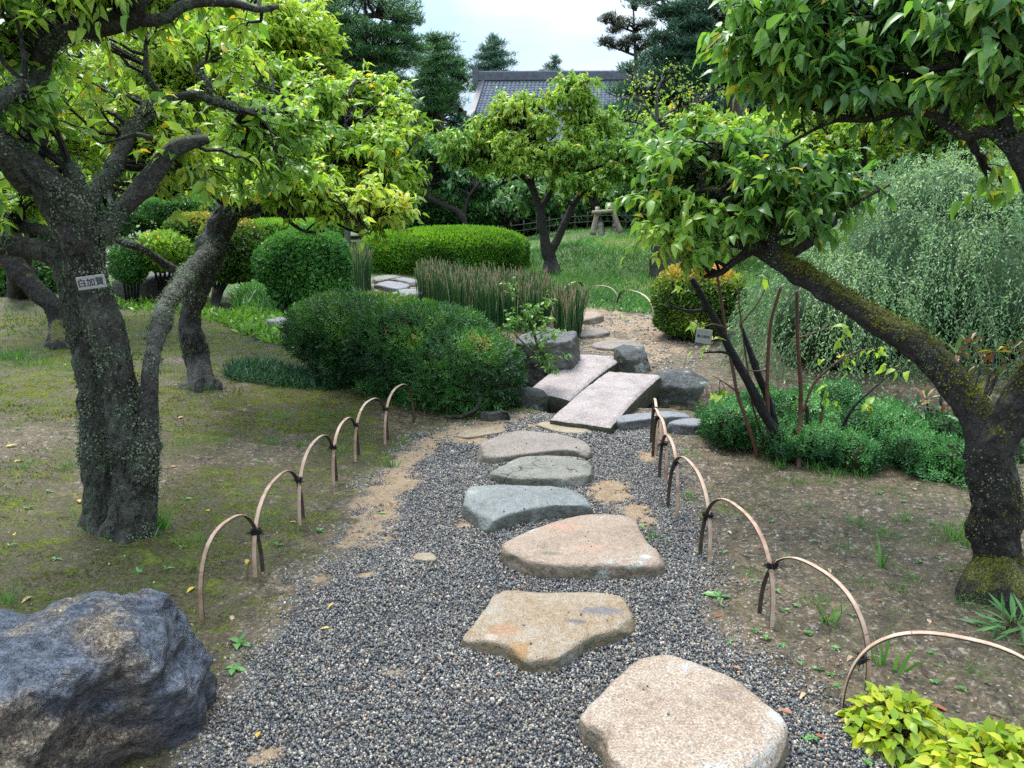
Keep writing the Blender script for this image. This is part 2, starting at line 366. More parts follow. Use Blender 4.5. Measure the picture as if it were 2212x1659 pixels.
def m_boulder():
    m, t = newmat('boulder_blue_schist'); p = t.opos()
    n1 = t.noise(3.0, 6, .65, p, .3); n2 = t.noise(17, 6, .72, t.scale(p, (1, 1.5, 1.8)), .5); n3 = t.noise(110, 4, .75, p); n4 = t.noise(1.5, 3, .5, p)
    c = t.ramp(t.mix(.55, n1, n2), [(.34, (.008, .010, .016)), (.44, (.035, .046, .070)), (.52, (.085, .105, .145)), (.58, (.13, .14, .165)), (.65, (.36, .38, .42))])  # blue white stop puts the sky's highlights into the colour
    warm = t.ramp(t.mix(.5, n2, n3), [(.36, (.035, .022, .020)), (.47, (.10, .070, .048)), (.56, (.20, .155, .10)), (.66, (.36, .31, .23))])
    c = t.mix(t.fr(t.math('ADD', n4, t.math('MULTIPLY', t.math('SUBTRACT', n1, .5), .5)), .48, .56), c, warm)
    c = t.mix(.7, c, t.ramp(n3, [(.36, (.3,) * 3), (.5, (1,) * 3), (.64, (2.1,) * 3)]), 'MULTIPLY')
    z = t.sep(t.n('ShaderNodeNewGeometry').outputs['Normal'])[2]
    c = t.mix(t.math('MULTIPLY', t.math('SUBTRACT', 1.0, t.fr(z, .1, .6)), .7), c, t.ramp(t.mix(.5, n1, n2), [(.42, (.010, .010, .013)), (.54, (.040, .033, .034)), (.66, (.13, .11, .085))]))  # sides darkened by the normal: shadow below the top put into the colour
    b = t.bump(n3, .8, .006); b = t.bump(n2, 1.0, .035, b)
    t.out(t.bsdf(c, t.ramp(n2, [(.4, (.22,) * 3), (.6, (.55,) * 3)]), .65, b)); return m
def m_bark(name, base, lich=(.22, .26, .18), la=.5, moss=.0, wet=.45, pale=0):
    m, t = newmat(name); p = t.pos()
    n1 = t.noise(7, 5, .6, p); n2 = t.noise(38, 5, .7, p, .6); n3 = t.noise(120, 3, .7, p)
    base = tuple(x * .6 for x in base); lich = tuple(x * .62 for x in lich)
    c = t.ramp(t.mix(.5, n2, n3), [(.38, tuple(x * .15 for x in base)), (.48, tuple(x * .8 for x in base)), (.56, tuple(x * 1.4 for x in base)), (.66, tuple(x * 3.6 for x in base))])
    pn = t.n('ShaderNodeNewGeometry').outputs['Pointiness']
    f = t.math('MULTIPLY', t.fr(n1, .60 - .22 * la, .68 - .18 * la), t.fr(n3, .40, .55))
    lc = t.ramp(n2, [(.4, tuple(x * .45 for x in lich)), (.6, lich), (.72, tuple(min(1, x * 1.6) for x in lich))])
    c = t.mix(f, c, lc)
    if moss:
        z = t.sep(t.n('ShaderNodeNewGeometry').outputs['Normal'])[2]
        f = t.math('MULTIPLY', t.fr(t.math('ADD', z, t.math('MULTIPLY', t.math('SUBTRACT', n1, .5), 1.6)), .75 - moss, 1.1 - moss), t.fr(n3, .35, .5))
        c = t.mix(f, c, t.ramp(n3, [(.4, (.045, .05, .006)), (.65, (.20, .20, .02))]))
    vo = t.voro(34, vec=t.scale(p, (1, 1, .45)))
    b = t.bump(n3, 1.0, .009); b = t.bump(n2, 1.0, .026, b); b = t.bump(vo, .9, .022, b)
    t.out(t.bsdf(c, .72, wet, b)); return m
def m_simple(name, col, rough=.6, spec=.4, var=0.35, sc=40, bd=.003):
    m, t = newmat(name); n = t.noise(sc, 4, .65, t.opos())
    c = t.ramp(n, [(.3, tuple(x * (1 - var) for x in col)), (.7, tuple(x * (1 + var) for x in col))])
    t.out(t.bsdf(c, rough, spec, t.bump(n, .5, bd))); return m
GROUND_M = m_ground()
M_GRANITE = m_stone('granite_tan', [(.34, (.25, .175, .12)), (.46, (.43, .32, .235)), (.57, (.50, .405, .32)), (.68, (.36, .34, .33))], .30, (.46, .48, .46), speck=.75, bumpd=.008, spots=[(1688, 1575, .05, .12, (.42, .43, .40)), (1560, 1530, .05, .05, (.20, .15, .12))])
M_TAN = m_stone('stone_tan_ochre', [(.34, (.30, .17, .075)), (.45, (.36, .26, .16)), (.56, (.44, .36, .27)), (.66, (.27, .29, .31))], .1, speck=.5, spots=[(1118, 1432, .055, .060, (.26, .13, .028)), (1085, 1385, .07, .05, (.30, .16, .09)), (1300, 1350, .10, .035, (.085, .10, .13)), (1245, 1372, .05, .02, (.05, .06, .085)), (1060, 1400, .03, .03, (.40, .33, .27))])
M_PINK = m_stone('stone_pink_tan', [(.34, (.22, .19, .15)), (.44, (.38, .28, .20)), (.54, (.48, .35, .265)), (.66, (.38, .35, .30))], .15, (.5, .53, .5), speck=.5, spots=[(1215, 1165, .09, .06, (.40, .215, .15)), (1270, 1210, .08, .03, (.38, .215, .15)), (1395, 1232, .03, .02, (.46, .49, .47)), (1375, 1130, .03, .02, (.45, .47, .45)), (1190, 1225, .06, .02, (.12, .11, .085))])
M_GREY = m_stone('stone_blue_grey', [(.34, (.13, .14, .14)), (.5, (.25, .27, .27)), (.66, (.36, .38, .37))], .1, speck=.45)
M_GREY2 = m_stone('stone_green_grey', [(.34, (.15, .14, .11)), (.5, (.27, .26, .22)), (.66, (.37, .35, .30))], .15, speck=.55, crack=2.2)
M_ROSE = m_stone('stone_rose_grey', [(.34, (.19, .16, .13)), (.5, (.33, .27, .23)), (.66, (.40, .35, .31))], .1, speck=.55)
M_SLAB = m_stone('slab_pink_granite', [(.34, (.42, .335, .32)), (.5, (.55, .455, .435)), (.66, (.62, .545, .52))], .0, sc=1.6, speck=.45, rough=.42, spots=[(1334, 876, .026, .03, (.06, .06, .065))])
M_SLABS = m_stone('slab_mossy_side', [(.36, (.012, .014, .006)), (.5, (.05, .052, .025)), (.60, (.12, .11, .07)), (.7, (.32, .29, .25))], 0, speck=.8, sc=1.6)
M_DARK = m_stone('stone_dark_grey', [(.34, (.035, .034, .037)), (.5, (.095, .092, .098)), (.66, (.22, .21, .215))], .25, (.34, .35, .33), speck=.5, crack=5)
M_DARKL = m_stone('stone_dark_lichened', [(.34, (.012, .014, .016)), (.5, (.045, .052, .054)), (.66, (.15, .165, .155))], .75, (.38, .41, .38), speck=.5)
M_PURPLE = m_stone('stone_slate_purple', [(.34, (.15, .15, .17)), (.48, (.30, .31, .34)), (.60, (.28, .21, .22)), (.7, (.42, .42, .44))], .1, speck=.4)
M_BLACK = m_stone('stone_black', [(.34, (.012, .012, .016)), (.5, (.03, .03, .038)), (.66, (.09, .09, .11))], 0, speck=.5)
M_BOULDER = m_boulder()
M_SANDST = m_stone('stone_buff', [(.34, (.26, .19, .12)), (.5, (.42, .33, .22)), (.66, (.50, .42, .32))], .0, speck=.4)

# ================================================================== ground
D = lambda pts: G(np.array(pts, float)[:, 0], np.array(pts, float)[:, 1])[:, :2]
PATH = D([(300, 1760), (395, 1659), (455, 1590), (500, 1500), (540, 1440), (600, 1370), (680, 1280), (745, 1200), (795, 1130), (830, 1060), (870, 1000), (920, 955), (1000, 925), (1090, 905), (1190, 897),
          (1330, 915), (1400, 935), (1440, 990), (1470, 1080), (1500, 1160), (1520, 1230), (1500, 1320), (1560, 1390), (1650, 1430), (1760, 1530), (1870, 1600), (1930, 1680), (2000, 1760)])
PATH = np.vstack([PATH[0] + [-.1, -1.6], PATH, PATH[-1] + [.3, -1.6]])
SAND_F = D([(1235, 700), (1230, 660), (1290, 655), (1420, 665), (1440, 700), (1500, 760), (1440, 800), (1395, 790), (1350, 765), (1262, 762)])
SAND_L = D([(760, 640), (800, 600), (860, 588), (905, 610), (935, 640), (930, 690), (880, 700), (790, 680)])
sand_blobs = [(860, 1040, 50, 60), (1320, 1060, 75, 50), (1385, 1110, 40, 60), (830, 1110, 30, 60), (1000, 1130, 35, 25), (1010, 950, 90, 14), (1400, 985, 35, 20), (1190, 918, 70, 8), (1340, 1370, 22, 9),
              (915, 1204, 22, 12), (850, 1450, 20, 11), (740, 1485, 22, 13), (590, 1625, 60, 24), (785, 1240, 28, 14), (800, 1310, 10, 8), (555, 1640, 45, 15), (760, 1160, 24, 50), (700, 1250, 22, 22), (625, 1560, 22, 12)]
def masks(X, Y):
    P = np.stack([X, Y], -1); near = Y < 30
    o = {k: np.zeros(len(X)) for k in ('gravel', 'sand', 'moss', 'grass', 'bed', 'road')}
    g = sst(sdf(P, PATH) / 0.18 * .5 + .5); q = np.stack([X, Y, X * 0], -1)
    s = np.zeros(len(X)); xs, ys, dep = proj(np.stack([X, Y, h(X, Y, False)], -1))
    nz_ = fbm(q * 9, 3, 8)
    for bx, by, ax, ay in sand_blobs:
        c = G(float(bx), float(by)); ex = G(float(bx + ax), float(by)); ey = G(float(bx), float(by + ay))
        rx = abs(ex[0] - c[0]); ry = abs(ey[1] - c[1])
        s = np.maximum(s, sst(1.25 - np.sqrt(((X - c[0]) / rx) ** 2 + ((Y - c[1]) / ry) ** 2) * (1 + .35 * nz_)))
    edge = sst((.24 - np.abs(sdf(P, PATH) - .02 + .12 * nz_)) / .20) * sst((Y - 2.6) / 1.0) * sst((0.3 - X) / .3)
    s = np.maximum(s, edge * .85)
    pf = np.maximum(sst(sdf(P, SAND_F) / .5 + .5), sst(sdf(P, SAND_L) / .6 + .5)); s = np.maximum(s, pf * np.clip(.58 + .5 * nz_, 0, 1))
    o['sand'] = np.where(near, s, 0); o['gravel'] = g * (1 - s)
    left = sst((-X - 0.25 + 0.0 * Y) / .6); nn = fbm(q * 1.3, 3, 21)
    o['moss'] = np.clip(np.where(X < 0.4, .62 + .62 * nn + .12 * sst((-X - 1) / 2), .18 + .35 * nn + .35 * sst((X - 1.6) / .6) * sst((3.2 - Y) / .5)), 0, 1) * (1 - g) * (1 - pf)
    o['grass'] = sst((Y - 11.5) / 3) * (1 - pf) * np.clip(.75 + .5 * nn, 0, 1)
    d = seg_dist(P, STREAM); o['bed'] = 1 - sst((d - .26) / .14)
    o['road'] = sst((.9 - np.abs(Y - 30.5)) / .3) + sst((X + 8) / -2) * sst((.8 - np.abs(Y - 22)) / .3)
    o['gravel'] *= (1 - o['bed'])
    return o
ys_ = np.concatenate([np.linspace(-4, 1.2, 14), np.linspace(1.25, 5.5, 195), np.linspace(5.52, 9, 66), 9 * 1.028 ** np.arange(1, 130), [600, 900]])
u_ = np.linspace(-1, 1, 311); xs_ = np.sinh(u_ * 6.2) / np.sinh(6.2) * 420 + u_ * 5.0
XX, YY = np.meshgrid(xs_, ys_); X_, Y_ = XX.ravel(), YY.ravel(); Z_ = h(X_, Y_)
MK = masks(X_, Y_)
qq = np.stack([X_, Y_, X_ * 0], -1); nearw = (Y_ < 9) & (np.abs(X_) < 7)
Z_ = Z_ + np.where(nearw, (.010 * fbm(qq * 26, 2, 12)) * (1 - MK['gravel']) + .012 * MK['moss'] * np.clip(fbm(qq * 14, 2, 14) + .2, 0, 1) - .008 * MK['gravel'] , 0)
ny, nx = XX.shape; i = (np.arange(ny - 1)[:, None] * nx + np.arange(nx - 1)[None]).ravel()
g_o = obj('ground', mesh('ground', np.stack([X_, Y_, Z_], -1), np.stack([i, i + 1, i + nx + 1, i + nx], -1), True, MK, GROUND_M), kind='structure')

# stream water: a ribbon between the banks
def m_water():
    m, t = newmat('stream_water'); n = t.noise(7, 3, .5, t.pos()); b = t.bump(n, .25, .01)
    c = t.ramp(t.noise(11, 5, .6, t.pos()), [(.42, (.010, .009, .007)), (.56, (.03, .024, .016)), (.66, (.09, .065, .04))]); t.out(t.bsdf(c, .06, .6, b)); return m
sp_ = smooth_path(np.c_[STREAM, STREAM[:, 0] * 0], .2)[:, :2]; tt_ = nrm(np.gradient(sp_, axis=0)); no_ = np.stack([-tt_[:, 1], tt_[:, 0]], -1)
wv = np.concatenate([np.c_[sp_ + no_ * s, np.full(len(sp_), -.135)] for s in np.linspace(-.5, .5, 7)]); n_ = len(sp_)
wf = np.concatenate([np.stack([a * n_ + np.arange(n_ - 1), a * n_ + np.arange(1, n_), (a + 1) * n_ + np.arange(1, n_), (a + 1) * n_ + np.arange(n_ - 1)], -1) for a in range(6)])
obj('stream_water', mesh('stream_water', wv, wf[:, ::-1], True, None, m_water()), kind='structure')

# ================================================================== rocks
def rock(outl, H, prof, amp=.02, fr=6, seed=0, z0=None, top=None, rings=26, seg=120, facet=0, tilt=(0, 0), sink=.05, fine=.35, crag=0, cuts=0, keep=.90, elmax=1.25):
    """outl (n,2) world outline; prof = [(scale, z/H)...] from the centre outwards and down"""
    outl = np.asarray(outl, float); c = outl.mean(0)
    P = smooth_path(np.c_[np.vstack([outl, outl[:1]]), np.zeros(len(outl) + 1)], .03)[:, :2]
    s = np.concatenate([[0], np.cumsum(np.linalg.norm(np.diff(P, axis=0), axis=1))]); u = np.linspace(0, s[-1], seg, endpoint=False)
    P = np.stack([np.interp(u, s, P[:, 0]), np.interp(u, s, P[:, 1])], -1)
    prof = np.array(prof, float); k = np.concatenate([[0], np.cumsum(np.hypot(*(np.diff(prof, axis=0) * [1, 1.2]).T))]); w = np.linspace(0, k[-1], rings)
    sc = np.interp(w, k, prof[:, 0]); zz = np.interp(w, k, prof[:, 1]) * H
    if z0 is None: z0 = float(h(c[0], c[1]))
    V = np.zeros((rings, seg, 3)); V[..., :2] = c + (P[None] - c) * sc[:, None, None]; V[..., 2] = z0 + zz[:, None]
    dx = V[..., :2] - c; V[..., 2] += (tilt[0] * dx[..., 0] + tilt[1] * dx[..., 1]) * np.clip(zz / H, 0, 1)[:, None]
    V = V.reshape(-1, 3); nn_ = np.zeros_like(V); nn_[:, :2] = V[:, :2] - c; side = np.repeat(np.clip(sc, 0, 1) ** 3, seg); nn_ = nrm(nrm(nn_) * side[:, None] + np.array([0, 0, 1]) * (1 - side * .8)[:, None])
    if cuts:   # broken facets: planes shave the outside
        rc = np.random.default_rng(seed + 500); ctr = np.array([c[0], c[1], z0])
        for _ in range(cuts):
            el = rc.uniform(.05, elmax); a_ = rc.uniform(0, 6.28); n_ = np.array([math.cos(a_) * math.cos(el), math.sin(a_) * math.cos(el), math.sin(el)]); pr = (V - ctr) @ n_; d_ = pr.max() * (1 - (1 - keep) * rc.uniform(.3, 1.6)); over = np.maximum(pr - d_, 0); V = V - (over * .9)[:, None] * n_
    q = V + seed * 3.1
    dsp = fbm(q * fr, 4, seed) + fine * .5 * fbm(q * fr * 5, 3, seed + 3)
    if facet: dsp = dsp * (1 - facet) + facet * (np.floor((fbm(q * fr * .9, 2, seed + 8) * 3 + q[:, 2] * 9 + q[:, 0] * 3)) % 1 + np.abs(fbm(q * np.array([fr, fr * .6, fr * 2.2]), 3, seed + 5)) * 2 - .6)
    V = V + nn_ * (amp * dsp)[:, None]
    if crag: V = V + nn_ * (crag * (ridge(q * [2.6, 3.6, 4.5], 3, seed + 40) * .7 - np.clip(ridge(q * [7, 9, 12], 2, seed + 41), .2, 1) * .5 + .25 * fbm(q * 30, 3, seed + 42)))[:, None]
    V[:, 2] = np.where(np.repeat(zz <= 0, seg), V[:, 2], V[:, 2])
    a = (np.arange(rings - 1)[:, None] * seg + np.arange(seg)[None]); b = (np.arange(rings - 1)[:, None] * seg + (np.arange(seg)[None] + 1) % seg)
    Q = np.stack([a, a + seg, b + seg, b], -1).reshape(-1, 4)
    return V - [c[0], c[1], z0], Q, np.array([c[0], c[1], z0])
FLAT = [(0, 1), (.55, .99), (.90, .965), (.955, .90), (.985, .72), (1.0, .42), (1.015, .0), (1.02, -1.0)]
def place_rock(name, label, cat, outl, H, mat, prof=FLAT, group=None, **kw):
    V, Q, c = rock(outl, H, prof, **kw)
    o = obj(name, mesh(name, V, Q, True, None, mat)); o.location = [float(x) for x in c]
    return tag(o, label, cat, group)
def stone_outline(pts, H, flip=1):
    """outline traced in the picture: the far rim is the top edge, the near rim the foot"""
    a = np.array(pts, float); b = G(a[:, 0], a[:, 1]); z = b[:, 2].mean(); ym, y0, y1 = a[:, 1].mean(), a[:, 1].min(), a[:, 1].max()
    w = sst((y1 - a[:, 1]) / (y1 - y0) * 1.5 - .2)
    return GZ(a[:, 0], a[:, 1], z + H * w * .9)[:, :2]
gs = 'stepping stones along the gravel path'
def step(pts, H, mat, label, **kw):
    kw.setdefault('amp', .017); kw.setdefault('fr', 4.5); kw.setdefault('facet', .2); kw.setdefault('crag', .006); kw.setdefault('cuts', 14); kw.setdefault('keep', .965)
    return place_rock('stepping_stone', label, 'stepping stone', stone_outline(pts, H), H, mat, group=gs, **kw)
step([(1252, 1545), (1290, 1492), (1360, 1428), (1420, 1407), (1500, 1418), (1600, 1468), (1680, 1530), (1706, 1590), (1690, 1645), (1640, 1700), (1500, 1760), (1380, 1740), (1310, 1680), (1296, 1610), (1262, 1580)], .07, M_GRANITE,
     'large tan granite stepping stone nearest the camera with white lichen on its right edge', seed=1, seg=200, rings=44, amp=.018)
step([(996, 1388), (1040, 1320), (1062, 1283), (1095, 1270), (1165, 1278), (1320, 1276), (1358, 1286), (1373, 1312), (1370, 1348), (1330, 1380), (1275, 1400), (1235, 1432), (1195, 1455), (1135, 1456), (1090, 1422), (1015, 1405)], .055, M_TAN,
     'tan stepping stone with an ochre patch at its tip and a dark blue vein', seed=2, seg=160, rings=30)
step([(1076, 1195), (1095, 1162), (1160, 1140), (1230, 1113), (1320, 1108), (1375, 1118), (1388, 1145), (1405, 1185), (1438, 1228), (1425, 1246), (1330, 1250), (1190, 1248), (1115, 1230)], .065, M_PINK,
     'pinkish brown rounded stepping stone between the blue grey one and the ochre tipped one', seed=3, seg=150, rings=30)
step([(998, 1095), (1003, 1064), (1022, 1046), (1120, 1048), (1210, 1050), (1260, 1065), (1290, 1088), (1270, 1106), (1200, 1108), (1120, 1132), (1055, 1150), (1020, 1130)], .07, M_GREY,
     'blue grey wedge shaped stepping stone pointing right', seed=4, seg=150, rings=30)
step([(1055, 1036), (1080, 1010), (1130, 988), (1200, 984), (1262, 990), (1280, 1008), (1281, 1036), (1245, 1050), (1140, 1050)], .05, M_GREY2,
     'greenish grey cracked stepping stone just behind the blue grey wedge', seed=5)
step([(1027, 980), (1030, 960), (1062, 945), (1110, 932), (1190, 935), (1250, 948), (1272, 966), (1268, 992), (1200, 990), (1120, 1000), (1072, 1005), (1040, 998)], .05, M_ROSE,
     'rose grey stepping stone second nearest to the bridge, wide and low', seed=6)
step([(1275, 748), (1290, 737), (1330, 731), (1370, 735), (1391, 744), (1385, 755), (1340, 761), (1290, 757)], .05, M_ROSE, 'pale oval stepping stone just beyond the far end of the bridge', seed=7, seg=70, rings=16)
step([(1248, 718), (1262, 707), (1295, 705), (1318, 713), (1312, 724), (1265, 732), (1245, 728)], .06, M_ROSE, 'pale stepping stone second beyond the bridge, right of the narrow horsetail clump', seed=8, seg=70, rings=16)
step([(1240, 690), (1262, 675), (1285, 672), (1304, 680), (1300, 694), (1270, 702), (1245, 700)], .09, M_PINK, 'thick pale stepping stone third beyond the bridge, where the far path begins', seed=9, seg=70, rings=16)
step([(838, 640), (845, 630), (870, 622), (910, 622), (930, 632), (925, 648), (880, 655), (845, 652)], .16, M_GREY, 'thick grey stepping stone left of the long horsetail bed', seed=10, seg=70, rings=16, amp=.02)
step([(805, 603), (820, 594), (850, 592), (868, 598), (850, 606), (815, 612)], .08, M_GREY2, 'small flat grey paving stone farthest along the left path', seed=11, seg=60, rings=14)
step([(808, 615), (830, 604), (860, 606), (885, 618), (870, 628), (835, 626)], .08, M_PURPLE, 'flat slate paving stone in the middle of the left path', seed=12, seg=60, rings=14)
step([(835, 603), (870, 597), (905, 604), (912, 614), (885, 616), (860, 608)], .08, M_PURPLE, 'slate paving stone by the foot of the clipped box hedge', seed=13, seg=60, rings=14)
for k, (pts, lb) in enumerate([([(985, 945), (1005, 932), (1040, 925), (1085, 922), (1090, 932), (1050, 942), (1010, 948)], 'thin buff stone sunk in the gravel left of the bridge foot'),
                               ([(1158, 918), (1175, 911), (1220, 915), (1270, 928), (1262, 938), (1210, 936)], 'long buff stone sunk in the gravel just before the bridge')]):
    place_rock('sunken_stone', lb, 'stone', stone_outline(pts, .01), .014, M_SANDST, seed=20 + k, amp=.012, seg=70, rings=12)
place_rock('sunken_stone', 'small pale stone showing through the gravel left of the pinkish stepping stone', 'stone', stone_outline([(893, 1208), (900, 1196), (925, 1194), (940, 1202), (938, 1215), (905, 1214)], .01), .012, M_SANDST, seed=24, amp=.01, seg=50, rings=10)

# bank rocks
BLOCK = [(0, 1), (.6, .99), (.85, .95), (.95, .88), (1.0, .72), (1.03, .4), (1.04, 0), (1.0, -1.6)]
def bank(name, label, pts, H, mat, seed, **kw):
    kw.setdefault('amp', .03); kw.setdefault('fr', 4)
    if name != 'round_stump_stone': kw.setdefault('z0', 0.0)
    return place_rock(name, label, 'rock', stone_outline(pts, H) if len(pts[0]) == 2 and pts[0][0] > 50 else np.array(pts), H, mat, prof=kw.pop('prof2', BLOCK), seed=seed, **kw)
bank('cracked_rock', 'big square cut grey rock with cracked top left of the bridge', [(.03, 6.72), (.04, 6.9), (.08, 7.4), (.3, 7.55), (.60, 7.45), (.64, 7.1), (.56, 6.72), (.50, 6.66), (.3, 6.62), (.1, 6.66)], .40, M_DARK, 30, facet=.7, seg=180, rings=70, z0=-.03, amp=.03, fr=5, crag=.03, fine=.9, cuts=14, keep=.92, prof2=[(0, 1), (.7, 1), (.93, .97), (.99, .90), (1.01, .5), (1.0, 0), (1.0, -.8)])
bank('bank_rock', 'dark block rock with pale lichened top at the right end of the far slab', [(.97, 7.12), (1.08, 7.0), (1.25, 7.02), (1.33, 7.15), (1.32, 7.4), (1.15, 7.52), (1.0, 7.4)], .21, M_DARKL, 31, seg=90, rings=34, facet=.3, crag=.012, cuts=14, keep=.9)
bank('bank_rock', 'low wide lichened rock holding up the right side of the near slab', [(1.15, 6.55), (1.22, 6.46), (1.45, 6.42), (1.7, 6.45), (1.83, 6.56), (1.8, 6.8), (1.5, 6.95), (1.2, 6.85)], .33, M_DARKL, 32, seg=110, z0=-.24, facet=.3, crag=.015, rings=44, cuts=16, keep=.9)
bank('bank_rock', 'small round blackish rock with white specks left of the near slab', [(1102, 882), (1112, 866), (1140, 858), (1170, 866), (1186, 885), (1175, 899), (1130, 900), (1108, 896)], .13, M_DARKL, 33, seg=90, amp=.012, prof2=[(0, 1), (.4, .95), (.7, .78), (.9, .5), (1, .1), (1, -1)])
bank('bank_rock', 'small grey rock under the tip of the dark yew bush', [(1035, 905), (1050, 888), (1085, 882), (1100, 892), (1098, 906), (1060, 912)], .08, M_DARK, 34, seg=60)
for k, (pts, lb) in enumerate([([(1322, 915), (1340, 900), (1390, 893), (1450, 892), (1488, 898), (1490, 912), (1440, 918), (1380, 926), (1340, 930)], 'flat slate purple stone at the water edge right of the bridge foot'),
                               ([(1440, 922), (1460, 910), (1500, 908), (1545, 914), (1550, 932), (1500, 940), (1450, 936)], 'flat pale slate stone at the water edge touching the green juniper')]):
    place_rock('bank_stone', lb, 'stone', stone_outline(pts, .06), .07, M_PURPLE, seed=40 + k, seg=80, rings=18, amp=.02)
def ell(x, y, rx, ry): c = G(float(x), float(y)); return np.array([[c[0] + rx * math.cos(a), c[1] + ry + ry * math.sin(a)] for a in np.linspace(0, 6.28, 11)[:-1]])
def bank2(name, label, el, H, mat, seed, **kw): kw.setdefault('amp', .05); kw.setdefault('fr', 3); return place_rock(name, label, 'rock', ell(*el), H, mat, prof=BLOCK, seed=seed, **kw)
bank2('black_rock', 'tall black standing rock behind the orange topped shrub', (1450, 606, .36, .28), .80, M_BLACK, 50, amp=.10, fr=2.6, seg=100, rings=40, facet=.4)
bank('round_stump_stone', 'flat dark round stone seat beside the pale ground cover leaves', [(573, 700), (580, 688), (605, 683), (630, 688), (636, 700), (610, 712), (585, 711)], .12, M_PURPLE, 51, seg=60, amp=.008)
bank2('low_rock', 'dark mossy rock between the two small multi stemmed shrubs', (320, 652, .7, .4), .42, M_BLACK, 53, seg=60, rings=20)

# the near boulder, bottom left
b_out = np.array([G(472., 1485.), G(440., 1560.), G(405., 1598.), G(330., 1640.), G(235., 1668.)])[:, :2]
b_out = np.vstack([b_out, [[-1.3, 1.40], [-1.7, 1.45], [-1.95, 1.75], [-1.85, 2.1]], [GZ(60., 1330., .30)[:2], GZ(200., 1292., .31)[:2], GZ(330., 1282., .32)[:2], GZ(430., 1335., .28)[:2]]])
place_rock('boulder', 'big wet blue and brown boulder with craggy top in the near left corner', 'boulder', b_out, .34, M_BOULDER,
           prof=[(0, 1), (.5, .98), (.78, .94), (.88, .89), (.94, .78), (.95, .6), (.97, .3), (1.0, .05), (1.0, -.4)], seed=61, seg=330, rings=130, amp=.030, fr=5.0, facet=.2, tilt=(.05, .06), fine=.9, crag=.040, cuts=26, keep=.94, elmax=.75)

# ================================================================== bridge slabs
def slab(name, label, c, H, seed, arch=.022):
    """c: near-left, near-right, far-right, far-left corners as (x, y, z)"""
    c = [GZ(float(x), float(y), z) for x, y, z in c]; nu, nv = 60, 24
    u = np.linspace(0, 1, nu); v = np.linspace(0, 1, nv); UU, VV = np.meshgrid(u, v, indexing='ij')
    T = (c[0] * ((1 - UU) * (1 - VV))[..., None] + c[1] * ((1 - UU) * VV)[..., None] + c[2] * (UU * VV)[..., None] + c[3] * (UU * (1 - VV))[..., None])
    T[..., 2] += arch * np.sin(UU * np.pi)
    q = T * 1.0; edge = np.minimum.reduce([UU * 2.2, (1 - UU) * 2.2, VV, 1 - VV])
    T[..., 2] += .008 * fbm(q * 6, 3, seed) + .004 * fbm(q * 30, 2, seed) - .02 * np.exp(-edge / .012)
    a1 = nrm(c[3] - c[0]); a2 = nrm(c[1] - c[0])
    # side skirts, walked around the rim
    rim = np.concatenate([T[0, :, :], T[1:, -1, :], T[-1, -2::-1, :], T[-2:0:-1, 0, :]]); nr = len(rim)
    sk = [rim]; 
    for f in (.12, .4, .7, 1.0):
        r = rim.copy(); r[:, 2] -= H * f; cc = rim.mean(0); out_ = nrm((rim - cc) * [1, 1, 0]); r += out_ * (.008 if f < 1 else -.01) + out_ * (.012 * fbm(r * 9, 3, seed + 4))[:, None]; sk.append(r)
    SK = np.concatenate(sk); i = (np.arange(nu - 1)[:, None] * nv + np.arange(nv - 1)[None]).ravel(); F1 = np.stack([i, i + 1, i + nv + 1, i + nv], -1)[:, ::-1]
    k = np.arange(nr); k2 = (k + 1) % nr; F2 = np.concatenate([np.stack([a * nr + k, a * nr + k2, (a + 1) * nr + k2, (a + 1) * nr + k], -1) for a in range(4)])
    V, Fs = merge([(T.reshape(-1, 3), F1), (SK, F2)]); o0 = np.array([*V[:, :2].mean(0), V[:, 2].min()])
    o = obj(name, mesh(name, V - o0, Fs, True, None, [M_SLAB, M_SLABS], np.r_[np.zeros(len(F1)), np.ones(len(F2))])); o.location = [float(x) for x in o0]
    return tag(o, label, 'stone slab', 'two long granite slabs laid as a bridge')
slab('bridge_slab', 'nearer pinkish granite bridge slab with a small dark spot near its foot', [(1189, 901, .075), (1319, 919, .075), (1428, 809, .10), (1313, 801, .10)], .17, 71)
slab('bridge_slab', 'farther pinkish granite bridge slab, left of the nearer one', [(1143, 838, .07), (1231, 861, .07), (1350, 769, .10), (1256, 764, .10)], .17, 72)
sp0 = GZ(1332., 878., .125)
o = obj('wet_leaf', None) if False else None

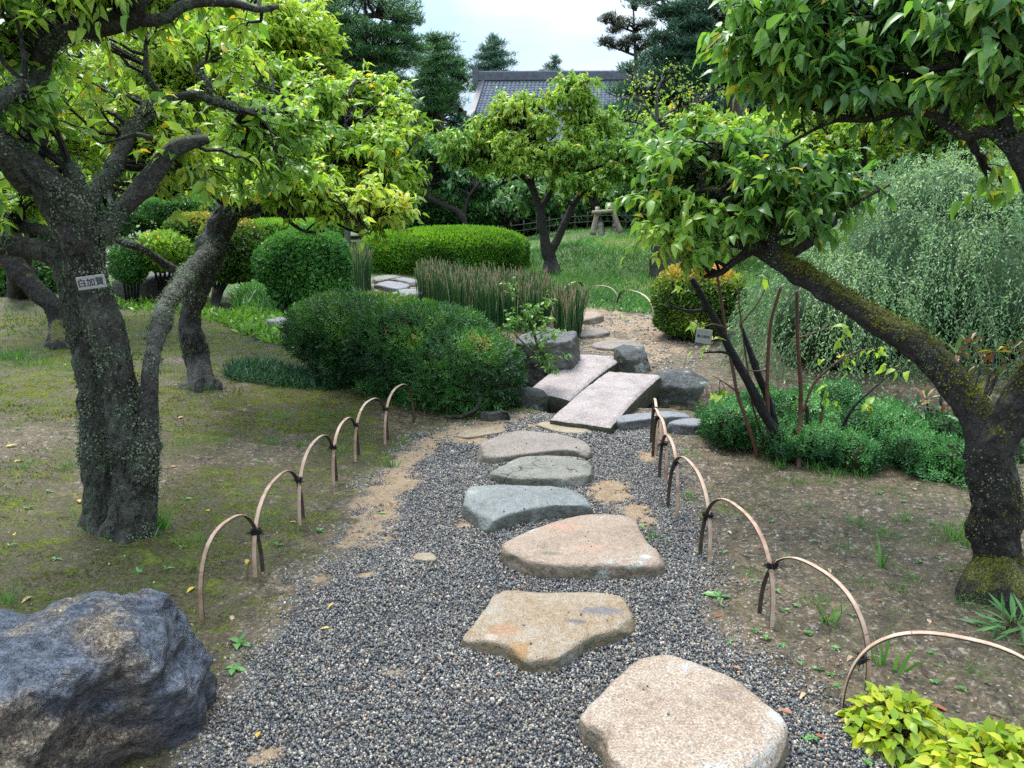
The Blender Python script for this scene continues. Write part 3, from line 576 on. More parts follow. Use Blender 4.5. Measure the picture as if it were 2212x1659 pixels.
# ================================================================== gravel: real pebbles
def gravel(name, P, rad, tint, mat):
    me = mesh(name, P, [], True, {'tint': tint, 'rotv': rng.uniform(0, 6.28, (len(P), 3)), 'sclv': rad[:, None] * rng.uniform([.8, .65, .45], [1.35, 1.0, .75], (len(P), 3))}) if False else None
    me = bpy.data.meshes.new(name); me.vertices.add(len(P)); me.vertices.foreach_set('co', np.ascontiguousarray(P, np.float32).ravel())
    for k, v, ty in (('tint', tint, 'FLOAT'), ('rotv', rng.uniform(0, 6.28, (len(P), 3)) * [.3, .3, 1], 'FLOAT_VECTOR'), ('sclv', rad[:, None] * rng.uniform([.8, .65, .5], [1.35, 1.0, .8], (len(P), 3)), 'FLOAT_VECTOR')):
        a = me.attributes.new(k, ty, 'POINT'); a.data.foreach_set('value' if ty == 'FLOAT' else 'vector', np.ascontiguousarray(v, np.float32).ravel())
    me.materials.append(mat); o = obj(name, me, kind='stuff')
    ng = bpy.data.node_groups.new(name, 'GeometryNodeTree'); ng.interface.new_socket('Geometry', in_out='INPUT', socket_type='NodeSocketGeometry'); ng.interface.new_socket('Geometry', in_out='OUTPUT', socket_type='NodeSocketGeometry')
    n = ng.nodes.new; gi = n('NodeGroupInput'); go = n('NodeGroupOutput'); io = n('GeometryNodeInstanceOnPoints'); ic = n('GeometryNodeMeshIcoSphere'); ic.inputs['Subdivisions'].default_value = 2; ic.inputs['Radius'].default_value = 1
    sm = n('GeometryNodeSetMaterial'); sm.inputs['Material'].default_value = mat; ss = n('GeometryNodeSetShadeSmooth')
    def na(nm): x = n('GeometryNodeInputNamedAttribute'); x.data_type = 'FLOAT_VECTOR'; x.inputs['Name'].default_value = nm; return x.outputs['Attribute']
    e2 = n('FunctionNodeEulerToRotation'); l = ng.links.new
    l(gi.outputs[0], io.inputs['Points']); l(ic.outputs[0], ss.inputs[0]); l(ss.outputs[0], sm.inputs[0]); l(sm.outputs[0], io.inputs['Instance'])
    l(na('rotv'), e2.inputs[0]); l(e2.outputs[0], io.inputs['Rotation']); l(na('sclv'), io.inputs['Scale']); l(io.outputs[0], go.inputs[0])
    md = o.modifiers.new('pebbles', 'NODES'); md.node_group = ng; return o
def m_pebble():
    m, t = newmat('pebble'); c = t.ramp(t.attr('tint', True), [(0, (.024, .026, .034)), (.18, (.046, .050, .062)), (.34, (.080, .084, .096)), (.48, (.13, .13, .13)), (.62, (.19, .185, .16)), (.75, (.28, .24, .18)), (.86, (.40, .37, .32)), (.94, (.36, .18, .10)), (1, (.62, .60, .56))])
    t.out(t.bsdf(c, .42, .5)); return m
M_PEB = m_pebble()
def in_rocks(P):   # stones keep the gravel off their tops
    b = np.zeros(len(P), bool)
    for o in COL.objects:
        if o.type == 'MESH' and o.name.split('.')[0] in ('stepping_stone', 'bridge_slab', 'boulder', 'bank_stone', 'bank_rock', 'cracked_rock'):
            co = np.empty(len(o.data.vertices) * 3, np.float32); o.data.vertices.foreach_get('co', co); co = co.reshape(-1, 3)[:, :2] + np.array(o.location)[:2]
            c = np.array(o.location)[:2]; dd = P - c; r = np.hypot(dd[:, 0], dd[:, 1]); rm = np.hypot(*(co - c).T).max(); k = r < rm
            if not k.any(): continue
            ca = np.arctan2(co[:, 1] - c[1], co[:, 0] - c[0]); bins = np.zeros(72); np.maximum.at(bins, ((ca + np.pi) / (2 * np.pi) * 72).astype(int) % 72, np.hypot(*(co - c).T))
            pa = ((np.arctan2(dd[:, 1], dd[:, 0]) + np.pi) / (2 * np.pi) * 72).astype(int) % 72
            b |= r < bins[pa] * (.945 if 'stepping' in o.name else .97)
    return b
def scatter_xy(n, x0, x1, y0, y1): return np.stack([rng.uniform(x0, x1, n), rng.uniform(y0, y1, n)], -1)
gp = []
for (n, y0, y1, rr) in ((235000, 1.45, 4.6, .0042), (60000, 4.6, 5.9, .0055)):
    P = scatter_xy(n, -1.75, 2.2, y0, y1); mk = masks(P[:, 0], P[:, 1]); q = np.c_[P, P[:, 0] * 0]; mk['sand'] = np.clip(mk['sand'] + .55 * fbm(q * 16, 3, 91) * (mk['sand'] > .02), 0, 1)
    keep = rng.random(n) < np.clip((mk['gravel'] + (mk['sand'] > .02) * .6) * 1.5 * (1 - mk['sand']) + .10 * sst(sdf(P, PATH) / .5 + .7) - .25 * (mk['sand'] > .75) + .10 * sst(sdf(P, PATH) / .1), 0, 1) * (1 - mk['bed'])
    keep &= (np.abs(P[:, 0]) < .75 * P[:, 1] + .3); P = P[keep]; P = P[~in_rocks(P)]
    r = rr * np.exp(rng.normal(0, .22, len(P))); gp.append((P, r, h(P[:, 0], P[:, 1]) - .004 + r * .35 + rng.random(len(P)) * .003))
P = np.concatenate([a[0] for a in gp]); r = np.concatenate([a[1] for a in gp]); z = np.concatenate([a[2] for a in gp])
gravel('gravel', np.c_[P, z], r, np.clip(rng.beta(1.5, 1.75, len(P)) + .05 * fbm(np.c_[P, z * 0] * 4, 2, 6), 0, 1), M_PEB)
print('pebbles', len(P))
tv_ = []
for o in COL.objects:
    if o.name.startswith('stepping_stone') and o.location[1] < 5.3:
        co = np.empty(len(o.data.vertices) * 3, np.float32); o.data.vertices.foreach_get('co', co); co = co.reshape(-1, 3); w = np.flatnonzero(co[:, 2] > co[:, 2].max() * .75); k = rng.choice(w, 6); tv_.append(co[k] + np.array(o.location))
tv_ = np.concatenate(tv_); gravel('loose_pebbles', tv_ + [0, 0, .002], .0042 * np.exp(rng.normal(0, .3, len(tv_))), rng.beta(1.2, 3, len(tv_)), M_PEB)
P = scatter_xy(16000, -.5, 3.6, 6.6, 11); mk = masks(P[:, 0], P[:, 1]); P = P[(sdf(P, SAND_F) > -.2) & (rng.random(len(P)) < .5)]
r = .008 * np.exp(rng.normal(0, .4, len(P))); gravel('far_path_grit', np.c_[P, h(P[:, 0], P[:, 1])], r, rng.beta(2.6, 1.6, len(P)), M_PEB)
P = scatter_xy(15000, .8, 3.4, 1.6, 5.4); P = P[(sdf(P, PATH) < .05) & (rng.random(len(P)) < np.exp(sdf(P, PATH) / .28) * .9 + .06)]
P2 = scatter_xy(5000, -3.5, -.2, 1.9, 6); P = np.vstack([P, P2[(sdf(P2, PATH) < 0) & (rng.random(len(P2)) < np.exp(sdf(P2, PATH) / .12) + .08)]])
r = .0042 * np.exp(rng.normal(0, .35, len(P))); gravel('soil_grit', np.c_[P, h(P[:, 0], P[:, 1]) + .001], r, rng.beta(2.4, 1.5, len(P)), M_PEB)

# ================================================================== bamboo hoops
def m_cane():
    m, t = newmat('split_bamboo'); n = t.noise(22, 4, .6, t.scale(t.opos(), (1, 1, 1))); n2 = t.noise(4, 3, .5, t.opos())
    c = t.ramp(t.mix(.4, n, n2), [(.35, (.27, .15, .10)), (.5, (.42, .28, .20)), (.66, (.52, .41, .32))]); t.out(t.bsdf(c, .5, .35, t.bump(n, .3, .002))); return m
M_CANE = m_cane(); M_CANE_IN = m_simple('bamboo_inner_dark', (.065, .045, .032), .7, .3, .5, 30); M_NODE = m_simple('bamboo_node', (.26, .12, .07), .6, .3); M_TWINE = m_simple('black_palm_twine', (.012, .011, .012), .8, .25, .5, 300)
HOOPS = {}
def hoop(key, A, B, ytop, label, group, w=.018, rev=False, lean=0.0, thick=.0035):
    """A, B: picture feet (near foot first); ytop: picture height of the crown"""
    a = G(float(A[0]), float(A[1])) if len(A) == 2 else np.array(A, float); b = G(float(B[0]), float(B[1])) if len(B) == 2 else np.array(B, float)
    a = a - [0, 0, .02]; b = b - [0, 0, .02]; mid = (a + b) / 2; top = None
    dY = mid[1]; d = ray(1106., float(ytop)); H = CAMZ + d[2] * dY / d[1] - mid[2]
    n = 48; t = np.linspace(0, np.pi, n); ct = -np.cos(t); x = np.sign(ct) * np.abs(ct) ** .8; zt = np.sin(t) ** .72
    P = mid + (b - a) * (x / 2)[:, None]; P[:, 2] = a[2] + (b[2] - a[2]) * (x + 1) / 2 + H * zt * (1 + lean * x)
    T = nrm(np.gradient(P, axis=0)); pl = nrm((b - a) * [1, 1, 0]); S = np.array([-pl[1], pl[0], 0]); O = nrm(np.cross(T, S)); O = O * np.sign((O @ np.array([0, 0, 1.]))[n // 2])
    ring = np.stack([P - S * w / 2 + O * thick * .3, P - S * w * .25 + O * thick, P + S * w * .25 + O * thick, P + S * w / 2 + O * thick * .3, P + S * w / 2 - O * thick, P - S * w / 2 - O * thick], 1)
    k = 6; V = ring.reshape(-1, 3); i = (np.arange(n - 1) * k)[:, None] + np.arange(k)[None]; j = (np.arange(n - 1) * k)[:, None] + (np.arange(k)[None] + 1) % k
    Q = np.stack([i, j, j + k, i + k], -1).reshape(-1, 4); mi = np.tile([0, 0, 0, 1, 1, 1], n - 1)
    root = thing('bamboo_hoop', label, 'bamboo hoop', a + [0, 0, .02], group); loc = np.array(root.location)
    obj('split_cane', mesh('split_cane', V, Q, True, None, [M_CANE, M_CANE_IN], mi), root)
    for f in (.17, .62):
        q = int(f * n) if not rev else int((1 - f) * n); c = P[q]; tt = T[q] * .0016
        rr = (ring[q] - c) * 1.12; V2 = np.concatenate([c + rr - tt, c + rr + tt]); kk = np.arange(6); k2 = (kk + 1) % 6
        obj('cane_node', mesh('cane_node', V2, [np.stack([kk, k2, k2 + 6, kk + 6], -1)], False, None, M_NODE), root)
    HOOPS[key] = P; return P
gl, gr = 'bamboo hoops edging the left of the path', 'bamboo hoops edging the right of the path'
hoop('l1', (437, 1340), (568, 1232), 1124, 'first bamboo hoop on the left, its foot behind the boulder', gl)
hoop('l2', (552, 1247), (655, 1118), 1032, 'second bamboo hoop on the left side, next after the one by the boulder', gl)
hoop('l3', (648, 1137), (727, 1038), 950, 'third bamboo hoop on the left side counted from the boulder', gl)
hoop('l4', (721, 1050), (775, 985), 908, 'narrow bamboo hoop fourth on the left side from the boulder', gl)
hoop('l5', (768, 998), (838, 950), 864, 'fifth bamboo hoop on the left, the last but one before the yew', gl)
hoop('l6', (832, 960), (894, 912), 834, 'farthest left bamboo hoop standing against the dark yew', gl)
hoop('r1', (2300, 1640), (1820, 1525), 1377, 'widest bamboo hoop on the right, cut off by the picture edge', gr, w=.02)
hoop('r2', (1873, 1492), (1640, 1325), 1225, 'big right hand bamboo hoop rising out of the yellow green leaves', gr)
hoop('r3', (1667, 1358), (1512, 1200), 1095, 'third bamboo hoop from the near right corner', gr)
hoop('r4', (1532, 1215), (1443, 1092), 1000, 'fourth bamboo hoop from the near right corner', gr)
hoop('r5', (1462, 1117), (1424, 1032), 948, 'fifth hoop from the near right corner, seen almost edge on', gr)
hoop('r6', (1438, 1043), (1410, 985), 903, 'sixth hoop from the near right corner, seen edge on', gr)
hoop('r7', (1427, 1012), (1406, 955), 888, 'seventh hoop from the near right corner, half hidden by the sixth', gr)
hoop('r8', (1416, 982), (1408, 930), 866, 'last hoop of the near right row, the one closest to the water', gr)
gf = 'bamboo hoops beyond the bridge'
hoop('f1', (1336, 662), (1262, 655), 617, 'left bamboo hoop by the far path beyond the bridge', gf, w=.03)
hoop('f2', (1412, 690), (1333, 662), 629, 'right bamboo hoop by the far path, beside the orange topped shrub', gf, w=.03)
hoop('f3', (1196, 700), (1262, 656), 612, 'bamboo hoop half hidden between the two horsetail clumps', gf, w=.03)
def knot(c, ax, label, s=1.0):
    """twine wound round two canes, ends sticking out"""
    r_ = np.random.default_rng(int(abs(c[0]) * 1e4) % 9999); ax = nrm(np.array(ax, float)); up = np.array([0, 0, 1.0]); side = np.cross(ax, up); parts = []
    m = 60; t = np.linspace(0, 2 * np.pi * 4.5, m); C = c + (ax * (np.cos(t) * .019)[:, None] + side * (np.sin(t) * .011)[:, None]) * s + up * np.linspace(-.010, .010, m)[:, None] * s + r_.normal(0, .0012, (m, 3))
    parts.append(tubes(C[None], np.full((1, m), .0034 * s), 6))
    N_ = 34; d = nrm(ax * r_.normal(.0, 1, (N_, 1)) * 1.6 + r_.normal(0, .55, (N_, 3))); st_ = c + d * .010; u = np.linspace(0, 1, 5)[None, :, None]
    C2 = st_[:, None] + d[:, None] * u * (r_.uniform(.010, .034, (N_, 1, 1)) * s) + np.array([0, 0, -.008]) * u ** 2
    parts.append(tubes(C2, np.repeat(np.linspace(.0022, .0006, 5)[None], N_, 0) * s, 4))
    V, Fs = merge(parts); o = obj('twine_knot', mesh('twine_knot', V - c, Fs, True, None, M_TWINE)); o.location = [float(x) for x in c]
    return tag(o, label, 'twine knot', 'black twine knots tying the hoops')
def cross(a, b):   # closest points of two hoops above the ground
    A, B = HOOPS[a], HOOPS[b]; dd = np.linalg.norm(A[:, None] - B[None], axis=-1); zz = (A[:, 2] - min(A[0, 2], A[-1, 2]))[:, None]
    dd = np.where(zz < .09, 9, dd); i, j = np.unravel_index(dd.argmin(), dd.shape); return (A[i] + B[j]) / 2, A[i] - B[j]
for a, b, lb in (('l1', 'l2', 'black twine knot tying the first and second left hoops, nearest the boulder'), ('l2', 'l3', 'black twine knot on the left row, second from the boulder'),
                 ('l3', 'l4', 'black twine knot on the left row, third from the boulder'), ('l4', 'l5', 'black twine knot on the left row, fourth from the boulder'), ('l5', 'l6', 'black twine knot on the left row beside the yew'),
                 ('r1', 'r2', 'black twine knot above the yellow green leaves on the right'), ('r2', 'r3', 'black twine knot on the right row, second from the near corner'), ('r3', 'r4', 'black twine knot on the right row, third from the near corner'),
                 ('r4', 'r5', 'black twine knot on the right row, fourth from the near corner'), ('r5', 'r6', 'small black twine knot on the right row, fifth from the near corner'), ('r6', 'r7', 'small black twine knot on the right row, nearest the water but one'),
                 ('r7', 'r8', 'small black twine knot on the right row closest to the water')):
    c, dv = cross(a, b); knot(c, dv * [1, 1, 0] + [.01, 0, 0] if np.linalg.norm(dv[:2]) > .004 else [1, 0, 0], lb)
# ================================================================== plant builders
def conv(pts, sc=1.0):
    o = []
    for p in pts:
        x, y, Y, r = p
        q = G(float(x), float(y)) if Y is None else W(float(x), float(y), float(Y))
        if Y is None: q = q - [0, 0, .03]
        dep = q[1] * CP - (q[2] - CAMZ) * SP
        if Y is None and not o: o.append([q[0], q[1], q[2] - .18, r / F * dep * sc])
        o.append([*q, r / F * dep * sc])
    return np.array(o)
def pick_start(E, L, rg, low=0.0):
    o = np.empty(len(E), int)
    for i, e in enumerate(E):
        d = np.linalg.norm(L[:, :3] - e, axis=1) * rg.uniform(.75, 1.35, len(L)) + np.clip(L[:, 2] - e[2], 0, 9) * .8
        o[i] = d.argmin()
    return o
def crown(pads, L, rg, sub=4, per=7, sublen=.22, tw=(.006, .0025), droop=.35, up=.25, jit=.45, gap=(2.6, .62)):
    """twigs from limb points L to random ends inside the pads, side twigs on them, leaf stalk points on those"""
    TW, TR, SW, SR, LP, LD, LN = [], [], [], [], [], [], []
    for (c, Rr, n) in pads:
        u = nrm(rg.normal(size=(n, 3))) * rg.random((n, 1)) ** (1 / 2.4); u[:, 2] = np.abs(u[:, 2]) * np.where(rg.random(n) < .72, 1, -1) 
        E = c + u * Rr; dn = fbm(E * gap[0], 2, 311) + rg.normal(0, .08, len(E)); E = E[np.argsort(-dn)[:max(2, int(len(E) * gap[1]))]]; n = len(E); k = pick_start(E, L, rg); S = L[k, :3]; r0 = np.minimum(L[k, 3] * .5, tw[0] * rg.uniform(.8, 1.6, n))
        ln = np.linalg.norm(E - S, axis=1, keepdims=True); mid = (S + E) / 2 + rg.normal(0, 1, (n, 3)) * ln * .12 + np.array([0, 0, 1]) * ln * rg.uniform(-.08, .2, (n, 1))
        m = 7; t = np.linspace(0, 1, m)[None, :, None]; C = (1 - t) ** 2 * S[:, None] + 2 * t * (1 - t) * mid[:, None] + t ** 2 * E[:, None]
        C[:, 1:-1] += rg.normal(0, .022, (n, m - 2, 3)) * np.minimum(ln, 1.0)[:, None]
        TW.append(C); TR.append(np.maximum(r0[:, None] * (1 - t[0, :, 0]) ** .8, 0) + tw[1] * .8)
        # side twigs
        q = np.repeat(np.arange(n), sub); f = rg.uniform(.42, 1.0, len(q)); f[::sub] = 1.0; kk = f * (m - 1.001); a = kk.astype(int); w = (kk - a)[:, None]
        s = C[q, a] * (1 - w) + C[q, np.minimum(a + 1, m - 1)] * w
        d = nrm(C[q, -1] - C[q, -3]) * .6 + rg.normal(0, .6, (len(q), 3)); d[:, 2] = d[:, 2] * .7 + up; d = nrm(d); ls = sublen * rg.uniform(.5, 1.3, (len(q), 1))
        t2 = np.linspace(0, 1, 4)[None, :, None]; C2 = s[:, None] + d[:, None] * t2 * ls[:, None] + np.array([0, 0, -1]) * (t2 ** 2) * ls[:, None] * .25 * droop * 2 + rg.normal(0, .008, (len(q), 4, 3)) * t2
        SW.append(C2); SR.append(np.repeat(np.linspace(tw[1], tw[1] * .45, 4)[None], len(q), 0))
        q2 = np.repeat(np.arange(len(q)), per); g = rg.uniform(.15, 1.0, len(q2)); kk = g * 2.999; a = kk.astype(int); w = (kk - a)[:, None]
        p = C2[q2, a] * (1 - w) + C2[q2, a + 1] * w
        hd = nrm(d[q2] * .5 + rg.normal(0, .55, (len(q2), 3))); hd[:, 2] = hd[:, 2] * .8 - droop * rg.uniform(-.3, 2.0, len(q2))
        LP.append(p); LD.append(nrm(hd)); nn_ = rg.normal(0, jit, (len(q2), 3)) + [0, -.15, 1]; LN.append(nrm(nn_))
    return np.concatenate(TW), np.concatenate(TR), np.concatenate(SW), np.concatenate(SR), np.concatenate(LP), np.concatenate(LD), np.concatenate(LN)
def tint_at(P, rg, sc=1.3, k=.38, hi=.0):
    t = .45 + k * fbm(P * sc, 2, 77) * 1.6 + rg.normal(0, .16, len(P)) + hi
    t = np.clip(t, 0, .93); t[rg.random(len(P)) < .022] = 1.0; return t
_LV = {}
def single_leaves(root, kind, P, D_, N_, Ln, wr, mat, curl, fold, rg, want=300):
    """the leaves that show largest become parts of their own, sharing a dozen meshes"""
    x, y, dep = proj(P); s = Ln / dep; ok = (x > 0) & (x < 2212) & (y > 0) & (y < 1659) & (dep > .3); s = np.where(ok, s, 0); idx = np.argsort(-s)[:want]; idx = idx[s[idx] > 0]
    key = mat.name + kind
    if key not in _LV:
        ms = []
        for k in range(14):
            v, q, t = leaf_tpl(kind); V, Fs, tt = leaves(kind, np.zeros((1, 3)), np.array([[0, 1., 0]]), np.array([[0, 0, 1.]]), 1.0, wr, curl, fold, np.array([min(1, .12 + .062 * k)]), rg)
            ms.append(mesh('leaf', V, Fs, True, {'tint': tt}, mat))
        _LV[key] = ms
    for i in idx:
        d = D_[i]; s_ = nrm(np.cross(d, N_[i])); n_ = np.cross(s_, d); L_ = float(Ln[i])
        o = bpy.data.objects.new('leaf', _LV[key][int(rg.integers(14))]); COL.objects.link(o); o.parent = root
        M = Matrix(((s_[0] * L_, d[0] * L_, n_[0] * L_, P[i][0]), (s_[1] * L_, d[1] * L_, n_[1] * L_, P[i][1]), (s_[2] * L_, d[2] * L_, n_[2] * L_, P[i][2]), (0, 0, 0, 1)))
        o.matrix_parent_inverse = Matrix.Translation(-Vector(root.location)); o.matrix_basis = M
    m = np.ones(len(P), bool); m[idx] = False; return m
def crust(root, objs, n, size, mat, name, seed, up):
    rg = np.random.default_rng(seed + 900); P, Nn = [], []
    for o in objs:
        k = len(o.data.vertices); co = np.empty(k * 3, np.float32); no = np.empty(k * 3, np.float32); o.data.vertices.foreach_get('co', co); o.data.vertices.foreach_get('normal', no); P.append(co.reshape(-1, 3)); Nn.append(no.reshape(-1, 3))
    P = np.concatenate(P).astype(float); Nn = np.concatenate(Nn).astype(float); x, y, dep = proj(P); q = fbm(P * 5.5, 3, seed + 61)
    ok = (x > -30) & (x < 2240) & (y > -30) & (Nn[:, 1] < .5); ok &= (q > .10 + rg.normal(0, .06, len(q))) if up == 0 else (Nn[:, 2] + q * .8 > up + rg.normal(0, .12, len(q)))
    w = np.flatnonzero(ok); k = rg.choice(w, min(n, len(w) * 3)); p = P[k] + rg.normal(0, size * .8, (len(k), 3)); nn_ = Nn[k]; p = p + nn_ * size * .12
    d = rg.normal(0, 1, (len(k), 3)); d = nrm(d - (d * nn_).sum(1, keepdims=True) * nn_ + nn_ * rg.uniform(.1, 1.0, (len(k), 1))); V, Fs, tt = leaves('quad', p, d, nrm(nn_ + rg.normal(0, .3, d.shape)), size * rg.uniform(.3, 1.5, len(k)), 1.1, .2, .0, np.clip(.5 + .8 * q[k] + rg.normal(0, .2, len(k)), 0, 1), rg)
    obj(name, mesh(name, V, Fs, False, {'tint': tt}, mat), root, 'stuff')
def tree(name, label, cat, limbs, pads, bark, leafm, seed=1, group=None, leaf='full', ll=.08, wr=.62, singles=0, curl=.42, fold=.42, sub=4, per=7, sublen=.2, tw=(.007, .0025), droop=.35, up=.25, flare=1.0, amp=.14, sides=24, stepm=.02, knots=4, hi=0.0, lichen=None, moss=None, dens=1.0, gapf=0, tints=(1.3, .38)):
    rg = np.random.default_rng(seed); LP = []; root = None; tr = []
    for kind, pts, *op in limbs:
        op = op[0] if op else {}; C = conv(pts, op.get('thin', 1.0))
        if root is None: root = thing(name, label, cat, C[0, :3] + [0, 0, .03], group)
        g = pts[0][2] is None; V, Fs = bark_tube(C, op.get('sides', sides), op.get('step', stepm), op.get('amp', amp), seed * 7 + len(tr), op.get('flare', flare) if g else 0, knots=op.get('knots', knots))
        o = obj(kind, mesh(kind, V, Fs, True, None, op.get('mat', bark)), root); tr.append(o)
        q = smooth_path(C, .06)
        if kind != 'trunk' or len(limbs) < 3: LP.append(q[int(len(q) * op.get('from', .25)):])
        elif op.get('use', 0): LP.append(q[int(len(q) * op['use']):])
    if lichen: crust(root, tr, lichen[0], lichen[1], M_LICHF, 'lichen', seed, .0)
    if moss: crust(root, tr, moss[0], moss[1], LF_MOSSY, 'moss', seed + 5, .35)
    if not pads: return root
    Lp = np.concatenate(LP); P3 = []
    for (x, y, Y, rx, ry, rz, n) in pads:
        c = W(float(x), float(y), float(Y)); dep = c[1] * CP - (c[2] - CAMZ) * SP
        P3.append((c, np.array([rx / F * dep, rz, ry / F * dep]), int(n * dens / .50)))
    TW, TR, SW, SR, p, d, n = crown(P3, Lp, rg, sub, per, sublen, tw, droop, up, gap=(gapf or 2.6 * .07 / ll, .46))
    fw = slice(None, None, 1 if leaf == 'full' else 3); V, Fs = merge([tubes(TW, TR, 4) if leaf == 'full' else tubes(TW[:, ::2], TR[:, ::2] * 1.2, 3), tubes(SW[fw], SR[fw], 3) if leaf == 'full' else tubes(SW[::5, ::3], SR[::5, ::3], 3)]); obj('twigs', mesh('twigs', V, Fs, True, None, M_TWIG), root, 'stuff')
    Ln = ll * np.clip(rg.normal(1.02, .3, len(p)), .35, 1.6)
    if singles: 
        k = single_leaves(root, leaf, p, d, n, Ln, wr, leafm, curl, fold, rg, singles); p, d, n, Ln = p[k], d[k], n[k], Ln[k]
    V, Fs, tt = leaves(leaf, p, d, n, Ln, wr * rg.uniform(.85, 1.15, len(p)), curl, fold, tint_at(p, rg, tints[0], tints[1], hi), rg)
    obj('foliage', mesh('foliage', V, Fs, True, {'tint': tt}, leafm), root, 'stuff'); return root

# blobs: (centre, radii, yaw, exponent)
def blob_pts(blobs, n, rg, bump=.06, bs=3.0, depth=.12, cut=True, zmin=None):
    A = [b[1][0] * b[1][1] + b[1][0] * b[1][2] + b[1][1] * b[1][2] for b in blobs]; A = np.array(A) / sum(A); PP, NN = [], []
    for (c, R_, yaw, e), a in zip(blobs, A):
        m = int(n * a * 2.2) + 10; R_ = np.array(R_, float); u = nrm(rg.normal(size=(m * 3, 3))); u = nrm(u * R_ ** .6)
        r = (np.abs(u / R_) ** e).sum(1) ** (-1 / e); w = r ** 2; w = w / w.max(); k = rg.random(len(u)) < np.sqrt(w); u, r = u[k][:m], r[k][:m]
        p = u * r[:, None]; g = nrm(np.sign(p) * np.abs(p / R_) ** (e - 1) / R_)
        cy_, sy_ = math.cos(yaw), math.sin(yaw); M = np.array([[cy_, -sy_, 0], [sy_, cy_, 0], [0, 0, 1]]); p = p @ M.T; g = g @ M.T
        q = p + c; s = 1 + bump * fbm(q * bs, 3, 31) * 2; p = p * (s - depth * rg.random(len(p)) ** 2)[:, None] + c; PP.append(p); NN.append(g)
    P = np.concatenate(PP); Nn = np.concatenate(NN)
    if cut and len(blobs) > 1:
        k = np.ones(len(P), bool); own = np.concatenate([np.full(len(q), i) for i, q in enumerate(PP)])
        for i, (c, R_, yaw, e) in enumerate(blobs):
            q = (P - c); cy_, sy_ = math.cos(-yaw), math.sin(-yaw); M = np.array([[cy_, -sy_, 0], [sy_, cy_, 0], [0, 0, 1]]); q = q @ M.T
            k &= ~(((np.abs(q / (np.array(R_) * .86)) ** e).sum(1) < 1) & (own != i))
        P, Nn = P[k], Nn[k]
    zg = h(P[:, 0], P[:, 1], False) + .01; k = P[:, 2] > zg; P, Nn = P[k], Nn[k]
    if len(P) > n: k = rg.permutation(len(P))[:n]; P, Nn = P[k], Nn[k]
    return P, Nn
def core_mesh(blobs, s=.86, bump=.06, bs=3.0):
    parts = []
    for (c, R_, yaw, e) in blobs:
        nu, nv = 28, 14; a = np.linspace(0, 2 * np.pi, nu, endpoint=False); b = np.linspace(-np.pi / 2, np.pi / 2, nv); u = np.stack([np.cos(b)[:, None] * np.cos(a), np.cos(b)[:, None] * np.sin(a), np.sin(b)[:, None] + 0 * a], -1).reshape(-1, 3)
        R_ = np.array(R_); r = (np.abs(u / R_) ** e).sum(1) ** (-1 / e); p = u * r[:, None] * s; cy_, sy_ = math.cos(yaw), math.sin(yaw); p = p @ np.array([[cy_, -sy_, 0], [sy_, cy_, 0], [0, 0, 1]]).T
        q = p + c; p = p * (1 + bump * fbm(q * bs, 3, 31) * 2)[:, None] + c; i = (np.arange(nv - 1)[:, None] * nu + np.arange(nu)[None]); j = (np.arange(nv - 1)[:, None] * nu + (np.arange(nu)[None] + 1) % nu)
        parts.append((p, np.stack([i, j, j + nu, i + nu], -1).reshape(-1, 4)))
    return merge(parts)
def pxblob(x, y, Y, rx, ry, rz, yaw=0, e=2.2):
    c = W(float(x), float(y), float(Y)); dep = c[1] * CP - (c[2] - CAMZ) * SP; return (c, (rx / F * dep, rz, ry / F * dep), R(yaw), e)
def shrub(name, label, cat, blobs, n, leafm, kind='quad', ll=.03, wr=.5, seed=1, out=.7, upw=.3, bump=.06, bs=3, depth=.12, needles=0, core=.86, group=None, stems=None, tfun=None, curl=.2, fold=.3, corem=None):
    rg = np.random.default_rng(seed); P, Nn = blob_pts(blobs, n, rg, bump, bs, depth); c = blobs[0][0]; z = float(h(c[0], c[1])); root = thing(name, label, cat, (c[0], c[1], z), group)
    d = nrm(Nn * out + rg.normal(0, .55, P.shape) + np.array([0, 0, upw])); t = tfun(P, Nn, rg) if tfun else tint_at(P, rg, 2.5, .3); L_ = ll * np.clip(rg.normal(1, .2, len(P)), .5, 1.5)
    if needles:   # sprig: several needles fanned on both sides of a short shoot
        q = np.repeat(np.arange(len(P)), needles); f = np.tile(np.linspace(0, 1, needles), len(P)); sd = np.tile(np.where(np.arange(needles) % 2, 1., -1.), len(P))
        nn_ = nrm(Nn + rg.normal(0, .5, P.shape)); s = nrm(np.cross(d, nn_)); base = P[q] + d[q] * (L_[q] * f)[:, None]
        nd = nrm(d[q] * (.45 + .8 * f)[:, None] + s[q] * (sd * (1.15 - .8 * f))[:, None] + rg.normal(0, .12, (len(q), 3)))
        V, Fs, tt = leaves('quad', base, nd, nn_[q], L_[q] * .62, wr, .1, 0, t[q], rg)
    else:
        nn_ = nrm(Nn * .8 + rg.normal(0, .6, P.shape) + [0, 0, .3]); V, Fs, tt = leaves(kind, P, d, nn_, L_, wr, curl, fold, t, rg)
    obj('foliage', mesh('foliage', V, Fs, kind != 'quad', {'tint': tt}, leafm), root, 'stuff')
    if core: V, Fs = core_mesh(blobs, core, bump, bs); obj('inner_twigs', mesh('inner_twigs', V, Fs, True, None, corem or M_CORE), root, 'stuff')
    if stems:
        for s in stems: V, Fs = bark_tube(conv(s), 8, .05, .1, seed); obj('stem', mesh('stem', V, Fs, True, None, M_TWIG), root)
    return root
M_LICHF = leaf_mat('lichen_flakes', [(0, (.030, .040, .022)), (.45, (.065, .085, .050)), (.8, (.12, .15, .095)), (1, (.20, .23, .16))], rough=.85, trans=.08, spec=.1)
